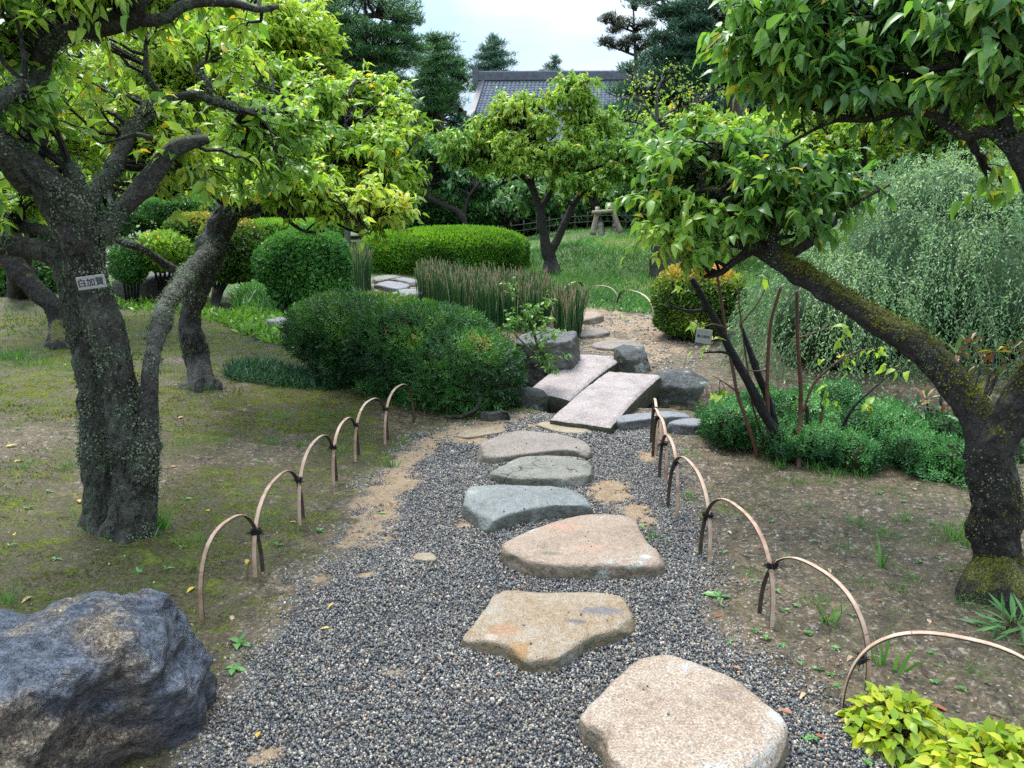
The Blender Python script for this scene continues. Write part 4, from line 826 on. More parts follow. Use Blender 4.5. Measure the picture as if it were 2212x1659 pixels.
LF_MOSSY = leaf_mat('bark_moss', [(0, (.030, .034, .004)), (.5, (.085, .090, .008)), (1, (.17, .17, .015))], rough=.85, trans=.15, spec=.1)
M_TWIG = m_bark('bark_twig', (.028, .024, .020), (.12, .13, .10), .25, wet=.4)
M_CORE = m_simple('core_twigs_dark', (.018, .020, .009), .95, .05, .5, 25, .01)  # solid core in the inner twigs' own dark brown green
M_BARK_L = m_bark('bark_lichened', (.060, .052, .040), (.155, .19, .125), .72)
M_BARK_M = m_bark('bark_grey_lichen', (.065, .060, .050), (.23, .26, .20), .62)
M_BARK_D = m_bark('bark_dark_wet', (.036, .030, .024), (.17, .18, .14), .12, moss=.25)
M_BARK_C = m_bark('bark_plum_dark', (.035, .030, .024), (.10, .11, .08), .2)
M_BARK_P = m_bark('bark_pine_red', (.12, .060, .042), (.10, .08, .07), .15)
M_DEADW = m_bark('bare_wood_grey', (.17, .16, .15), (.30, .30, .30), .3)
LF_LIME = leaf_mat('leaf_plum_lime', [(0, (.10, .19, .022)), (.35, (.19, .33, .035)), (.65, (.31, .46, .055)), (.92, (.44, .56, .10)), (1, (.60, .42, .04))], trans=.45)
LF_MID = leaf_mat('leaf_plum_green', [(0, (.06, .15, .035)), (.35, (.13, .27, .042)), (.65, (.23, .39, .055)), (.92, (.36, .49, .08)), (1, (.58, .40, .04))], rough=.36, trans=.42)
LF_DEEP = leaf_mat('leaf_plum_deep', [(0, (.055, .15, .045)), (.35, (.11, .25, .052)), (.65, (.20, .36, .058)), (.93, (.33, .46, .07)), (1, (.52, .44, .05))], rough=.33, spec=.45, trans=.42)
LF_BLUE = leaf_mat('leaf_blue_green', [(0, (.03, .10, .045)), (.5, (.08, .20, .065)), (1, (.18, .32, .09))])

# ================================================================== left trees
hero = tree('plum_tree', 'thick lichen covered plum tree with two joined trunks carrying the small wooden name board', 'tree', [
    ('trunk', [(285, 1150, None, 54), (292, 1060, 3.38, 46.4), (290, 980, 3.38, 43.2), (272, 890, 3.40, 40.0), (248, 780, 3.42, 38.4), (222, 680, 3.45, 38.4), (196, 590, 3.45, 40.0), (168, 500, 3.42, 43.2), (118, 415, 3.36, 41.6), (50, 350, 3.3, 35.2), (-40, 290, 3.22, 33.6), (-140, 220, 3.1, 30.4)], {'sides': 60, 'step': .016, 'amp': .20, 'knots': 16}),
    ('trunk', [(222, 1130, None, 40.0), (212, 1030, 3.46, 35.2), (210, 930, 3.50, 33.6), (200, 830, 3.55, 32.0), (182, 730, 3.6, 33.6), (160, 640, 3.6, 30.4), (140, 575, 3.6, 25.6), (105, 545, 3.6, 22.4), (40, 532, 3.6, 20.8), (-60, 525, 3.6, 19.2), (-160, 500, 3.6, 18.0)], {'sides': 54, 'step': .016, 'amp': .22, 'knots': 14}),
    ('branch', [(300, 1090, 3.36, 32.0), (312, 980, 3.36, 28.8), (322, 890, 3.36, 20.8), (326, 800, 3.4, 18.4), (332, 760, 3.6, 19.2), (345, 705, 3.9, 20.0), (372, 640, 4.5, 20.0), (412, 588, 5.2, 20.8), (448, 552, 5.85, 20.8), (465, 520, 6.1, 17.6)], {'sides': 44, 'step': .016, 'amp': .2, 'knots': 8, 'from': 1, 'mat': M_BARK_M}),
    ('branch', [(135, 565, 3.6, 20.8), (128, 520, 3.62, 18.0), (100, 500, 3.65, 14.4), (40, 492, 3.7, 12.6), (-60, 490, 3.7, 11.7)], {'sides': 28, 'from': .6}),
    ('branch', [(60, 365, 3.36, 32.0), (78, 300, 3.4, 27.2), (88, 220, 3.45, 24.0), (88, 140, 3.45, 23.2), (112, 88, 3.4, 22.4), (170, 68, 3.38, 21.6), (235, 55, 3.36, 21.6), (290, 38, 3.34, 20.8)], {'sides': 44, 'step': .016, 'amp': .18, 'knots': 8, 'from': .5}),
    ('branch', [(285, 42, 3.34, 19.2), (298, 10, 3.3, 19.2), (305, -60, 3.25, 17.6), (330, -150, 3.2, 16.2)], {'sides': 36}),
    ('branch', [(280, 45, 3.34, 15.3), (325, 46, 3.34, 14.4), (360, 38, 3.35, 12.6), (390, 16, 3.37, 12.6), (430, 6, 3.4, 11.7), (500, 6, 3.45, 9.9), (560, 20, 3.5, 8.1), (600, 14, 3.55, 5.4)], {'sides': 28}),
    ('branch', [(82, 110, 3.45, 14.4), (100, 70, 3.5, 12.6), (105, 20, 3.5, 11.7), (60, -20, 3.5, 10.8), (-20, -70, 3.5, 8.1)], {'sides': 20}),
    ('branch', [(60, 410, 3.3, 19.2), (30, 380, 3.2, 17.6), (5, 330, 3.1, 16.2), (-20, 260, 3.05, 14.4), (10, 215, 3.05, 15.3), (40, 190, 3.1, 12.6), (60, 170, 3.2, 9.0)], {'sides': 24}),
    ('branch', [(190, 490, 3.46, 27.2), (178, 430, 3.44, 20.8), (158, 375, 3.42, 19.2), (150, 356, 3.42, 17.6)], {'sides': 32, 'amp': .12}),
    ('branch', [(215, 515, 3.45, 27.2), (255, 462, 3.5, 21.6), (305, 408, 3.56, 20.8), (345, 358, 3.6, 20.0), (372, 325, 3.62, 19.2), (410, 308, 3.66, 16.2), (450, 300, 3.7, 10.8)], {'sides': 40, 'amp': .16, 'step': .014}),
    ('branch', [(185, 450, 3.5, 19.2), (215, 405, 3.62, 18.0), (240, 375, 3.7, 17.6), (262, 330, 3.8, 17.1), (285, 280, 3.9, 17.6), (320, 238, 4.0, 17.6), (345, 222, 4.05, 16.2)], {'sides': 32, 'mat': M_BARK_M}),
    ('branch', [(340, 225, 4.05, 10.8), (380, 212, 4.1, 9.0), (420, 205, 4.1, 9.0), (458, 218, 4.15, 9.0), (495, 228, 4.2, 9.9), (535, 242, 4.3, 9.9), (575, 238, 4.4, 9.0), (600, 262, 4.5, 7.2)], {'sides': 20, 'mat': M_BARK_M}),
    ('branch', [(350, 222, 4.05, 8.1), (335, 190, 4.05, 8.1), (318, 160, 4.0, 7.2), (316, 120, 4.0, 5.9), (314, 66, 4.0, 5.0)], {'sides': 16, 'mat': M_BARK_M}),
    ('branch', [(455, 215, 4.15, 8.1), (452, 185, 4.15, 7.2), (440, 165, 4.2, 6.3), (425, 155, 4.2, 5.4), (435, 138, 4.2, 4.5), (455, 132, 4.25, 3.6)], {'sides': 14, 'mat': M_BARK_M}),
    ('branch', [(595, 262, 4.5, 8.1), (612, 238, 4.5, 7.2), (617, 215, 4.5, 6.3), (590, 195, 4.5, 3.6), (560, 185, 4.5, 2.7)], {'sides': 12}),
    ('branch', [(330, 300, 3.62, 7.2), (295, 290, 3.6, 5.4), (260, 300, 3.6, 3.6), (220, 310, 3.6, 2.7)], {'sides': 10}),
], [(30, 20, 3.5, 90, 70, .5, 30), (60, 130, 3.6, 60, 40, .4, 10), (240, -40, 3.3, 160, 70, .6, 26), (440, 20, 3.6, 150, 45, .4, 12), (20, 250, 3.2, 60, 50, .3, 8), (-60, 420, 3.4, 90, 60, .4, 8), (45, 430, 3.6, 50, 22, .3, 4),
    (430, 345, 4.0, 110, 45, .5, 18), (540, 380, 4.3, 120, 50, .5, 16), (300, 250, 4.1, 90, 60, .5, 12), (620, 300, 4.6, 110, 60, .5, 20), (430, 130, 4.5, 120, 60, .5, 14), (280, 330, 4.2, 80, 30, .4, 6)],
    M_BARK_L, LF_MID, seed=11, ll=.054, dens=1.45, wr=.58, singles=300, lichen=(40000, .010), flare=.6, sub=4, per=8, sublen=.17, tw=(.009, .003), hi=.15)

plum2 = tree('plum_tree', 'slimmer plum tree right behind the name board tree, forked low with a lichened leaning leg', 'tree', [
    ('trunk', [(430, 838, None, 31.0), (424, 780, 6.3, 25.8), (414, 735, 6.3, 28.4), (410, 690, 6.3, 23.2), (424, 640, 6.3, 25.8), (448, 565, 6.2, 28.4), (470, 500, 6.1, 31.0), (492, 458, 6.0, 27.5), (520, 442, 5.9, 20.6)], {'sides': 48, 'amp': .2, 'knots': 8, 'mat': M_BARK_M}),
    ('branch', [(432, 622, 6.25, 10), (385, 590, 6.1, 11), (330, 552, 5.9, 9), (290, 530, 5.8, 10), (235, 514, 5.7, 8)], {'sides': 16, 'mat': M_BARK_M, 'from': 1}),
    ('branch', [(490, 460, 6.0, 18.9), (540, 448, 5.9, 16), (580, 440, 5.8, 13), (620, 462, 5.7, 9), (680, 462, 5.6, 7), (740, 470, 5.5, 5), (790, 485, 5.4, 4)], {'sides': 18}),
    ('branch', [(505, 448, 6.0, 14), (470, 425, 5.9, 9), (440, 405, 5.8, 8), (410, 382, 5.7, 6), (385, 362, 5.6, 4)], {'sides': 12}),
    ('branch', [(530, 440, 5.95, 14), (580, 410, 6.0, 11), (640, 390, 6.1, 10), (700, 350, 6.2, 9), (740, 290, 6.3, 8), (730, 240, 6.4, 6)], {'sides': 16}),
    ('branch', [(700, 352, 6.2, 7), (760, 350, 6.3, 6), (810, 380, 6.3, 5), (840, 400, 6.3, 4)], {'sides': 10}),
    ('branch', [(515, 440, 6.0, 14), (550, 370, 6.3, 11), (560, 300, 6.6, 10), (540, 230, 6.9, 8), (520, 160, 7.1, 6)], {'sides': 14}),
    ('branch', [(600, 452, 5.75, 7), (625, 478, 5.7, 5), (660, 500, 5.65, 3.5), (700, 498, 5.6, 3)], {'sides': 8}),
], [(520, 385, 5.7, 100, 40, .5, 22), (640, 400, 5.6, 110, 40, .55, 34), (740, 420, 5.6, 100, 40, .55, 34), (830, 450, 5.8, 80, 32, .5, 24), (690, 330, 6.1, 120, 45, .6, 32), (800, 340, 6.2, 95, 55, .6, 34), (850, 400, 6.2, 50, 40, .4, 14),
    (600, 270, 6.5, 120, 55, .7, 28), (740, 240, 6.6, 110, 50, .7, 34), (850, 265, 6.6, 62, 50, .5, 24), (800, 200, 6.8, 80, 35, .6, 22), (480, 320, 6.0, 80, 40, .5, 10), (640, 180, 7.0, 110, 50, .7, 26)],
    M_BARK_C, LF_LIME, seed=12, ll=.054, wr=.58, dens=1.4, singles=0, sub=5, per=10, sublen=.17, tw=(.009, .003), hi=.08, lichen=(12000, .012), flare=.7)

plum3 = tree('plum_tree', 'dark leaning plum at the left picture edge with moss along its upper side', 'tree', [
    ('trunk', [(128, 748, None, 26), (130, 700, 8.0, 20), (112, 660, 8.0, 20), (80, 630, 8.0, 23), (45, 590, 8.0, 24), (15, 550, 8.0, 22), (-30, 500, 8.0, 20), (-80, 440, 8.0, 18)], {'sides': 28, 'amp': .15, 'mat': M_BARK_D}),
    ('branch', [(-60, 470, 8.0, 14), (-30, 400, 8.2, 10), (20, 330, 8.4, 8), (80, 270, 8.6, 6)], {'sides': 12}), ('branch', [(-60, 460, 8.0, 12), (-80, 360, 8.2, 9), (-60, 280, 8.4, 7)], {'sides': 12}),
], [(40, 300, 8.4, 130, 60, .8, 36), (150, 330, 8.8, 120, 50, .8, 30), (20, 400, 8.3, 110, 40, .8, 18), (130, 200, 9.0, 130, 60, .9, 36), (-40, 180, 8.6, 120, 80, .9, 20)], M_BARK_D, LF_LIME, seed=13, leaf='quad', wr=.55, ll=.070, dens=.9, sub=5, per=7, sublen=.22)

plum4 = tree('plum_tree', 'lime leaved plum filling the upper left behind the lichened branches', 'tree', [
    ('trunk', [(48, 640, None, 28), (40, 560, 11, 24), (36, 480, 11, 24), (60, 410, 11, 22), (120, 350, 10.9, 18), (200, 290, 10.6, 15)], {'sides': 24, 'amp': .12}),
    ('branch', [(180, 305, 10.7, 14), (280, 250, 10.4, 11), (380, 200, 10.0, 9), (480, 150, 9.6, 7)], {'sides': 12}), ('branch', [(90, 370, 10.9, 12), (110, 270, 11, 9), (160, 180, 11, 8), (240, 100, 11, 6)], {'sides': 10}),
    ('branch', [(380, 200, 10.0, 8), (480, 215, 9.4, 6), (580, 170, 9.0, 5), (660, 120, 8.8, 4)], {'sides': 8}),
], [(250, 190, 10, 120, 60, 1.0, 44), (380, 150, 9.6, 120, 60, 1.0, 50), (500, 110, 9.2, 120, 60, 1.0, 54), (610, 130, 9.0, 95, 55, .9, 46), (400, 250, 9.6, 130, 50, 1.0, 40), (250, 290, 10, 120, 45, 1.0, 30), (150, 120, 10.6, 110, 70, 1.0, 30),
    (330, 60, 9.6, 160, 60, 1.0, 70), (520, 30, 9.2, 130, 50, .9, 56), (640, 45, 9.0, 75, 50, .7, 40), (450, 100, 9.3, 130, 50, .9, 40), (680, 90, 9.0, 45, 40, .5, 20), (200, 240, 10, 120, 60, 1, 30), (560, 200, 9.2, 120, 50, .9, 40), (700, 170, 9.0, 70, 40, .6, 24), (150, 390, 10.4, 110, 30, .9, 16), (320, 355, 9.8, 100, 35, .8, 20), (120, 20, 10, 120, 60, 1, 20)], M_BARK_C, LF_LIME, seed=14, leaf='quad', ll=.075, wr=.52, dens=1.2, sub=6, per=10, sublen=.24, hi=.05)

# ================================================================== right foreground plum
plumR = tree('plum_tree', 'dark mossy plum on the right whose long arm leans over to the left', 'tree', [
    ('trunk', [(2165, 1285, None, 72.2), (2158, 1210, 2.88, 49.9), (2150, 1120, 2.9, 48.2), (2150, 1040, 2.9, 49.9), (2150, 980, 2.9, 48.2), (2178, 920, 2.9, 41.3), (2215, 850, 2.88, 37.8), (2262, 760, 2.85, 36.1), (2290, 620, 2.85, 34.4), (2262, 460, 2.85, 32.7), (2225, 370, 2.86, 31.0), (2185, 300, 2.88, 25.8)], {'sides': 54, 'step': .016, 'amp': .15, 'knots': 10}),
    ('branch', [(2130, 990, 2.92, 44.7), (2112, 920, 2.98, 37.8), (2075, 850, 3.06, 34.4), (2030, 785, 3.14, 33.5), (1975, 735, 3.24, 33.5), (1915, 705, 3.36, 31.0), (1850, 664, 3.5, 27.5), (1785, 625, 3.66, 24.9), (1725, 590, 3.8, 23.2), (1672, 560, 3.92, 21.5), (1625, 530, 4.0, 20.0), (1570, 512, 4.05, 16.0), (1510, 500, 4.1, 12.0), (1446, 490, 4.2, 8.0)], {'sides': 56, 'step': .016, 'amp': .16, 'knots': 12, 'from': .72}),
    ('branch', [(1660, 556, 3.95, 18.0), (1710, 540, 3.95, 17.0), (1745, 515, 3.95, 17.0), (1785, 480, 3.95, 19.0), (1800, 472, 3.95, 17.0)], {'sides': 28}),
    ('branch', [(1650, 545, 3.95, 18.0), (1620, 500, 4.0, 14.0), (1585, 460, 4.05, 11.0), (1568, 430, 4.1, 10.0), (1555, 416, 4.1, 9.0), (1522, 410, 4.15, 8.0), (1516, 385, 4.15, 7.0), (1545, 345, 4.2, 6.0), (1550, 310, 4.2, 4.0)], {'sides': 20}),
    ('branch', [(1525, 410, 4.15, 7.0), (1500, 415, 4.15, 5.0), (1478, 432, 4.15, 4.0), (1455, 425, 4.2, 3.0), (1400, 400, 4.25, 2.5)], {'sides': 10}),
    ('branch', [(1690, 565, 3.9, 16.0), (1670, 520, 3.9, 11.0), (1690, 470, 3.95, 9.0), (1730, 420, 4.0, 7.0), (1790, 380, 4.05, 5.0)], {'sides': 14}),
    ('branch', [(1640, 530, 4.0, 12.0), (1590, 562, 4.0, 9.0), (1555, 590, 4.05, 7.0), (1520, 598, 4.1, 4.0)], {'sides': 12}),
    ('branch', [(1760, 500, 3.95, 9.0), (1830, 450, 3.95, 7.0), (1880, 420, 4.0, 5.0), (1920, 400, 4.05, 3.0)], {'sides': 10}),
    ('branch', [(2195, 330, 2.88, 18.0), (2140, 285, 2.95, 15.0), (2090, 295, 3.0, 13.0), (2050, 270, 3.05, 12.0), (2010, 246, 3.1, 10.0), (1950, 244, 3.2, 8.0), (1880, 258, 3.3, 7.0), (1800, 262, 3.4, 5.0), (1740, 290, 3.5, 3.5), (1690, 318, 3.55, 2.5)], {'sides': 20}),
    ('branch', [(1880, 258, 3.3, 6.0), (1790, 245, 3.4, 4.0), (1720, 225, 3.5, 3.0), (1650, 215, 3.55, 2.0)], {'sides': 8}),
    ('branch', [(2190, 310, 2.9, 16.0), (2140, 220, 3.0, 12.0), (2080, 140, 3.1, 10.0), (2000, 80, 3.2, 8.0), (1900, 40, 3.3, 6.0)], {'sides': 12}),
    ('branch', [(2180, 290, 2.9, 14.0), (2170, 180, 2.9, 11.0), (2200, 80, 2.9, 9.0)], {'sides': 12}), ('branch', [(2080, 140, 3.1, 9.0), (1980, 150, 3.2, 7.0), (1850, 140, 3.3, 6.0), (1720, 110, 3.4, 4.0)], {'sides': 10}),
], [(1470, 350, 4.2, 70, 55, .4, 22), (1560, 330, 4.2, 75, 50, .4, 26), (1500, 450, 4.2, 85, 50, .4, 20), (1600, 400, 4.1, 90, 45, .4, 28), (1700, 410, 4.05, 90, 50, .4, 28), (1800, 400, 4.0, 80, 40, .4, 22), (1560, 500, 4.05, 90, 40, .35, 22), (1440, 500, 4.15, 60, 40, .3, 10), (1860, 430, 4.0, 50, 35, .3, 9), (1700, 480, 3.9, 80, 35, .3, 16),
    (1390, 440, 4.3, 40, 22, .2, 4), (1490, 545, 4.1, 50, 22, .2, 6), (1640, 340, 4.2, 70, 35, .4, 14),
    (1680, 90, 3.45, 100, 85, .45, 38), (1615, 60, 3.5, 50, 60, .3, 10), (1700, 190, 3.45, 70, 40, .3, 12), (1790, 130, 3.35, 100, 80, .45, 38), (1900, 110, 3.25, 110, 85, .45, 40), (2020, 90, 3.15, 110, 90, .45, 36), (2140, 90, 3.0, 100, 100, .4, 34), (1780, -10, 3.4, 150, 60, .45, 24), (2020, -20, 3.2, 150, 60, .45, 24), (1980, 185, 3.15, 110, 40, .3, 14), (2160, 190, 3.0, 60, 45, .3, 10), (1850, 200, 3.3, 80, 30, .3, 8), (2190, 390, 3.2, 40, 40, .2, 3)],
    M_BARK_D, LF_DEEP, seed=15, ll=.062, dens=1.0, singles=300, lichen=(5000, .007), moss=(16000, .009), flare=1.0, wr=.54, sub=4, per=8, sublen=.16, tw=(.008, .003), droop=.6)
# ================================================================== shrubs and hedges
LF_BOX = leaf_mat('leaf_box_bright', [(0, (.025, .085, .008)), (.4, (.085, .23, .012)), (.8, (.20, .39, .02)), (1, (.30, .46, .035))], rough=.5, trans=.3)
LF_YEW = leaf_mat('leaf_yew_dark', [(0, (.010, .048, .010)), (.4, (.032, .13, .020)), (.75, (.12, .29, .030)), (1, (.36, .13, .04))], rough=.42, trans=.15)
LF_SHRUB = leaf_mat('leaf_shrub_round', [(0, (.022, .09, .018)), (.5, (.070, .22, .038)), (1, (.17, .36, .065))], rough=.4, trans=.25)
LF_GOLD = leaf_mat('leaf_golden_top', [(0, (.025, .07, .010)), (.35, (.075, .17, .016)), (.6, (.24, .29, .03)), (.8, (.50, .34, .06)), (1, (.60, .30, .08))], rough=.45, trans=.25)
LF_JUN = leaf_mat('leaf_juniper', [(0, (.018, .080, .022)), (.45, (.060, .22, .050)), (1, (.17, .39, .12))], rough=.5, trans=.15)
LF_WEEP = leaf_mat('leaf_weeping_grey', [(0, (.045, .115, .048)), (.45, (.125, .26, .115)), (.8, (.235, .38, .18)), (1, (.34, .48, .24))], rough=.5, trans=.3)
LF_GRASS = leaf_mat('leaf_grass', [(0, (.025, .085, .014)), (.5, (.065, .205, .030)), (.85, (.14, .33, .06)), (1, (.30, .30, .12))], rough=.5, trans=.3)
LF_GC = leaf_mat('leaf_ground_cover', [(0, (.05, .14, .02)), (.5, (.12, .27, .03)), (1, (.24, .40, .06))], rough=.4, trans=.3)
LF_MONDO = leaf_mat('leaf_mondo_dark', [(0, (.008, .035, .014)), (.5, (.016, .085, .030)), (1, (.035, .16, .045))], rough=.45, trans=.15)
LF_EPI = leaf_mat('leaf_yellow_green', [(0, (.10, .20, .012)), (.35, (.22, .34, .016)), (.7, (.38, .44, .018)), (.93, (.50, .48, .03)), (1, (.45, .22, .05))], rough=.38, trans=.35)
LF_RHO = leaf_mat('leaf_rhododendron', [(0, (.13, .055, .028)), (.25, (.20, .10, .045)), (.45, (.045, .09, .035)), (.75, (.09, .17, .06)), (.95, (.18, .25, .10)), (1, (.36, .33, .05))], rough=.38, trans=.15)
LF_WEED = leaf_mat('leaf_weed', [(0, (.035, .11, .03)), (.5, (.08, .22, .05)), (1, (.16, .33, .09))], rough=.4, trans=.25)
LF_MOSS = leaf_mat('leaf_moss', [(0, (.08, .085, .012)), (.45, (.15, .17, .016)), (1, (.26, .29, .028))], rough=.8, trans=.4, spec=.15)
def t_noise(a=.5, k=.6, sc=3., j=.14): return lambda P, N_, rg: np.clip(a + k * fbm(P * sc, 2, 71) + rg.normal(0, j, len(P)), 0, 1)
def t_up(a=.2, b=.5, k=.5, sc=3., j=.12, red=0):  # upward faces get a lighter tint, top light put into the colour
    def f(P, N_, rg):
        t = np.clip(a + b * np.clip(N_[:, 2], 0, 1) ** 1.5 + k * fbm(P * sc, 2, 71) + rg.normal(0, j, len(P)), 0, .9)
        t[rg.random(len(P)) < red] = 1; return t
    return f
# clipped box hedge (light on its top is put into the leaf tint)
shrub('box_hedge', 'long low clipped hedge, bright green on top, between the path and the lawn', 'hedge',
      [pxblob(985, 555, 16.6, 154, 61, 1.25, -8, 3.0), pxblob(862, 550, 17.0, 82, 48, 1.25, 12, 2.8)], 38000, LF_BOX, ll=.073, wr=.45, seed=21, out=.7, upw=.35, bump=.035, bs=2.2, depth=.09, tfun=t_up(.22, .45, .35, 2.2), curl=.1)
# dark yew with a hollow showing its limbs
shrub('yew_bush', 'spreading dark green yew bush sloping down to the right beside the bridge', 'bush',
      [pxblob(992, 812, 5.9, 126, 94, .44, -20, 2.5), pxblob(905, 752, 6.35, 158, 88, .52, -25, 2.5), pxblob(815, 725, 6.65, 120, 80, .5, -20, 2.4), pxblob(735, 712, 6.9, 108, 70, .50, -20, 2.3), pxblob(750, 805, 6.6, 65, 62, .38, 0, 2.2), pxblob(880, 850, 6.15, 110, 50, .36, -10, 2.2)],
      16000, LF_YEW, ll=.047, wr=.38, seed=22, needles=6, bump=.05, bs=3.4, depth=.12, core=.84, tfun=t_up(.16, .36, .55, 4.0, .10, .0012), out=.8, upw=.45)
o_ = COL.objects['yew_bush']
for s in ([(1038, 850, 5.45, 5), (1030, 880, 5.4, 4), (1000, 898, 5.4, 4), (960, 900, 5.42, 3)], [(800, 800, 6.1, 9), (830, 770, 6.05, 8), (862, 762, 6.05, 6), (905, 768, 6.0, 5)], [(850, 795, 6.05, 5), (895, 785, 6.0, 5), (920, 765, 6.0, 6)]):
    V, Fs = bark_tube(conv(s), 12, .02, .1, 5); obj('limb', mesh('limb', V, Fs, True, None, M_BARK_M), o_)
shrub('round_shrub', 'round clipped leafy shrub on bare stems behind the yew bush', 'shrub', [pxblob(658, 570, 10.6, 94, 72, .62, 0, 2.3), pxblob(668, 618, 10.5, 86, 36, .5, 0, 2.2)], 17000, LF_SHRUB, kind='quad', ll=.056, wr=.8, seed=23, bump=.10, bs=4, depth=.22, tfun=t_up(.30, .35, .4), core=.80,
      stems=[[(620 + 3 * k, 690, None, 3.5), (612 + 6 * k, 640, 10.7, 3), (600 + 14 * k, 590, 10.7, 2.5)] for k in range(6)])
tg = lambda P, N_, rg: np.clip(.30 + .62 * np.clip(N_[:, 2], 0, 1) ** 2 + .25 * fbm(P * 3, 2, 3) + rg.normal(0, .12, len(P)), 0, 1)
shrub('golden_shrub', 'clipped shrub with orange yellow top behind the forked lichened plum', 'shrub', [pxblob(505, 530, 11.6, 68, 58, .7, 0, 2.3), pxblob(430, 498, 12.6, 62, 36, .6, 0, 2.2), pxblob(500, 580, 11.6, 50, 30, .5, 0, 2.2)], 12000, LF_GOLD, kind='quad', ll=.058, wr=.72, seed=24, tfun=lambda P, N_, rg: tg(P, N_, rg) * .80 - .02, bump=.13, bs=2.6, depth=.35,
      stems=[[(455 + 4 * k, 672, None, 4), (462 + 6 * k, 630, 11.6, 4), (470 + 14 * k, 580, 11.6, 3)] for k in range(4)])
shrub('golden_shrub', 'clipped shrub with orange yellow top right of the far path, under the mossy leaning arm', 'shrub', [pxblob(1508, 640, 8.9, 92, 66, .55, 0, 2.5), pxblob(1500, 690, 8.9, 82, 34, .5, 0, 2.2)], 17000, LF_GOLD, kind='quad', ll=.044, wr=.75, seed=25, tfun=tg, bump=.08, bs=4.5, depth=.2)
# juniper carpet
shrub('juniper', 'low spreading blue green juniper between the water and the mossy plum', 'ground shrub',
      [pxblob(1612, 948, 5.0, 98, 74, .42, 0, 2.2), pxblob(1760, 942, 4.98, 135, 94, .50, 0, 2.2), pxblob(1900, 978, 4.62, 120, 90, .48, 0, 2.2), pxblob(2010, 1040, 4.18, 98, 78, .42, 0, 2.2), pxblob(1830, 1015, 4.55, 100, 52, .30, 0, 2.2), pxblob(2130, 995, 4.5, 90, 72, .4, 0, 2.2)] + [pxblob(x, y, Y, 52, 44, .2, 0, 2.2) for x, y, Y in ((1575, 918, 4.75), (1650, 885, 5.1), (1720, 905, 4.75), (1800, 880, 5.1), (1870, 925, 4.6), (1930, 925, 4.75), (1975, 985, 4.2), (2055, 1000, 4.05), (1690, 960, 4.5), (1850, 990, 4.3), (2020, 940, 4.6), (1760, 965, 4.4))],
      19000, LF_JUN, ll=.031, wr=.52, seed=26, needles=5, bump=.20, bs=6.5, depth=.20, tfun=t_up(.10, .42, .7, 6.0), out=.6, upw=.8)
# mid-left shrubs
for k, (x, y, Y, rx, ry, rz, n, lb) in enumerate([(352, 545, 11.8, 55, 42, .5, 5000, 'small bright leaved shrub on several thin stems seen between the two left plums'), (280, 570, 11.4, 38, 45, .4, 4000, 'narrow dark leaved shrub on thin stems right of the thick name board trunk')]):
    shrub('stemmed_shrub', lb, 'shrub', [pxblob(x, y, Y, rx, ry, rz, 0, 2)], n, LF_MID if k == 0 else LF_SHRUB, kind='mid', ll=.075 if k == 0 else .055, wr=.6, seed=30 + k, depth=.6, bump=.15, core=0,
          stems=[[(x - 8 + 6 * j, 655, None, 3), (x - 14 + 9 * j, 600, Y, 2.6), (x - 30 + 18 * j, 540, Y, 1.8)] for j in range(5)])
shrub('clipped_mound', 'broad clipped green mound far behind the golden shrub on the left', 'shrub', [pxblob(420, 450, 22, 130, 26, 1.4, 0, 2.2)], 9000, LF_SHRUB, ll=.10, wr=.5, seed=33, tfun=t_up(.15, .3))
shrub('clipped_mound', 'bright flat topped green mound in the distance, left of the round shrub', 'shrub', [pxblob(600, 500, 21, 70, 24, 1.2, 0, 3), ], 6000, LF_BOX, ll=.09, wr=.5, seed=34, tfun=t_up(.3, .5))
shrub('clipped_mound', 'distant bright green mound showing above the round shrub', 'shrub', [pxblob(690, 492, 24, 60, 18, 1.2, 0, 3), ], 4000, LF_BOX, ll=.10, wr=.5, seed=35, tfun=t_up(.3, .5))
shrub('dark_hedge', 'dark hedge at the far left beside the stem of the leaning plum', 'hedge', [pxblob(60, 600, 13.5, 90, 60, .8, 0, 2.6), pxblob(-60, 600, 13.5, 80, 60, .8, 0, 2.6)], 9000, LF_YEW, ll=.08, wr=.5, seed=36)
shrub('dark_hedge', 'tall dark clipped hedge behind the left blue green tree', 'hedge', [pxblob(960, 455, 27, 95, 48, 1.5, 0, 3)], 9000, LF_YEW, ll=.13, wr=.5, seed=37, tfun=t_up(.25, .3))

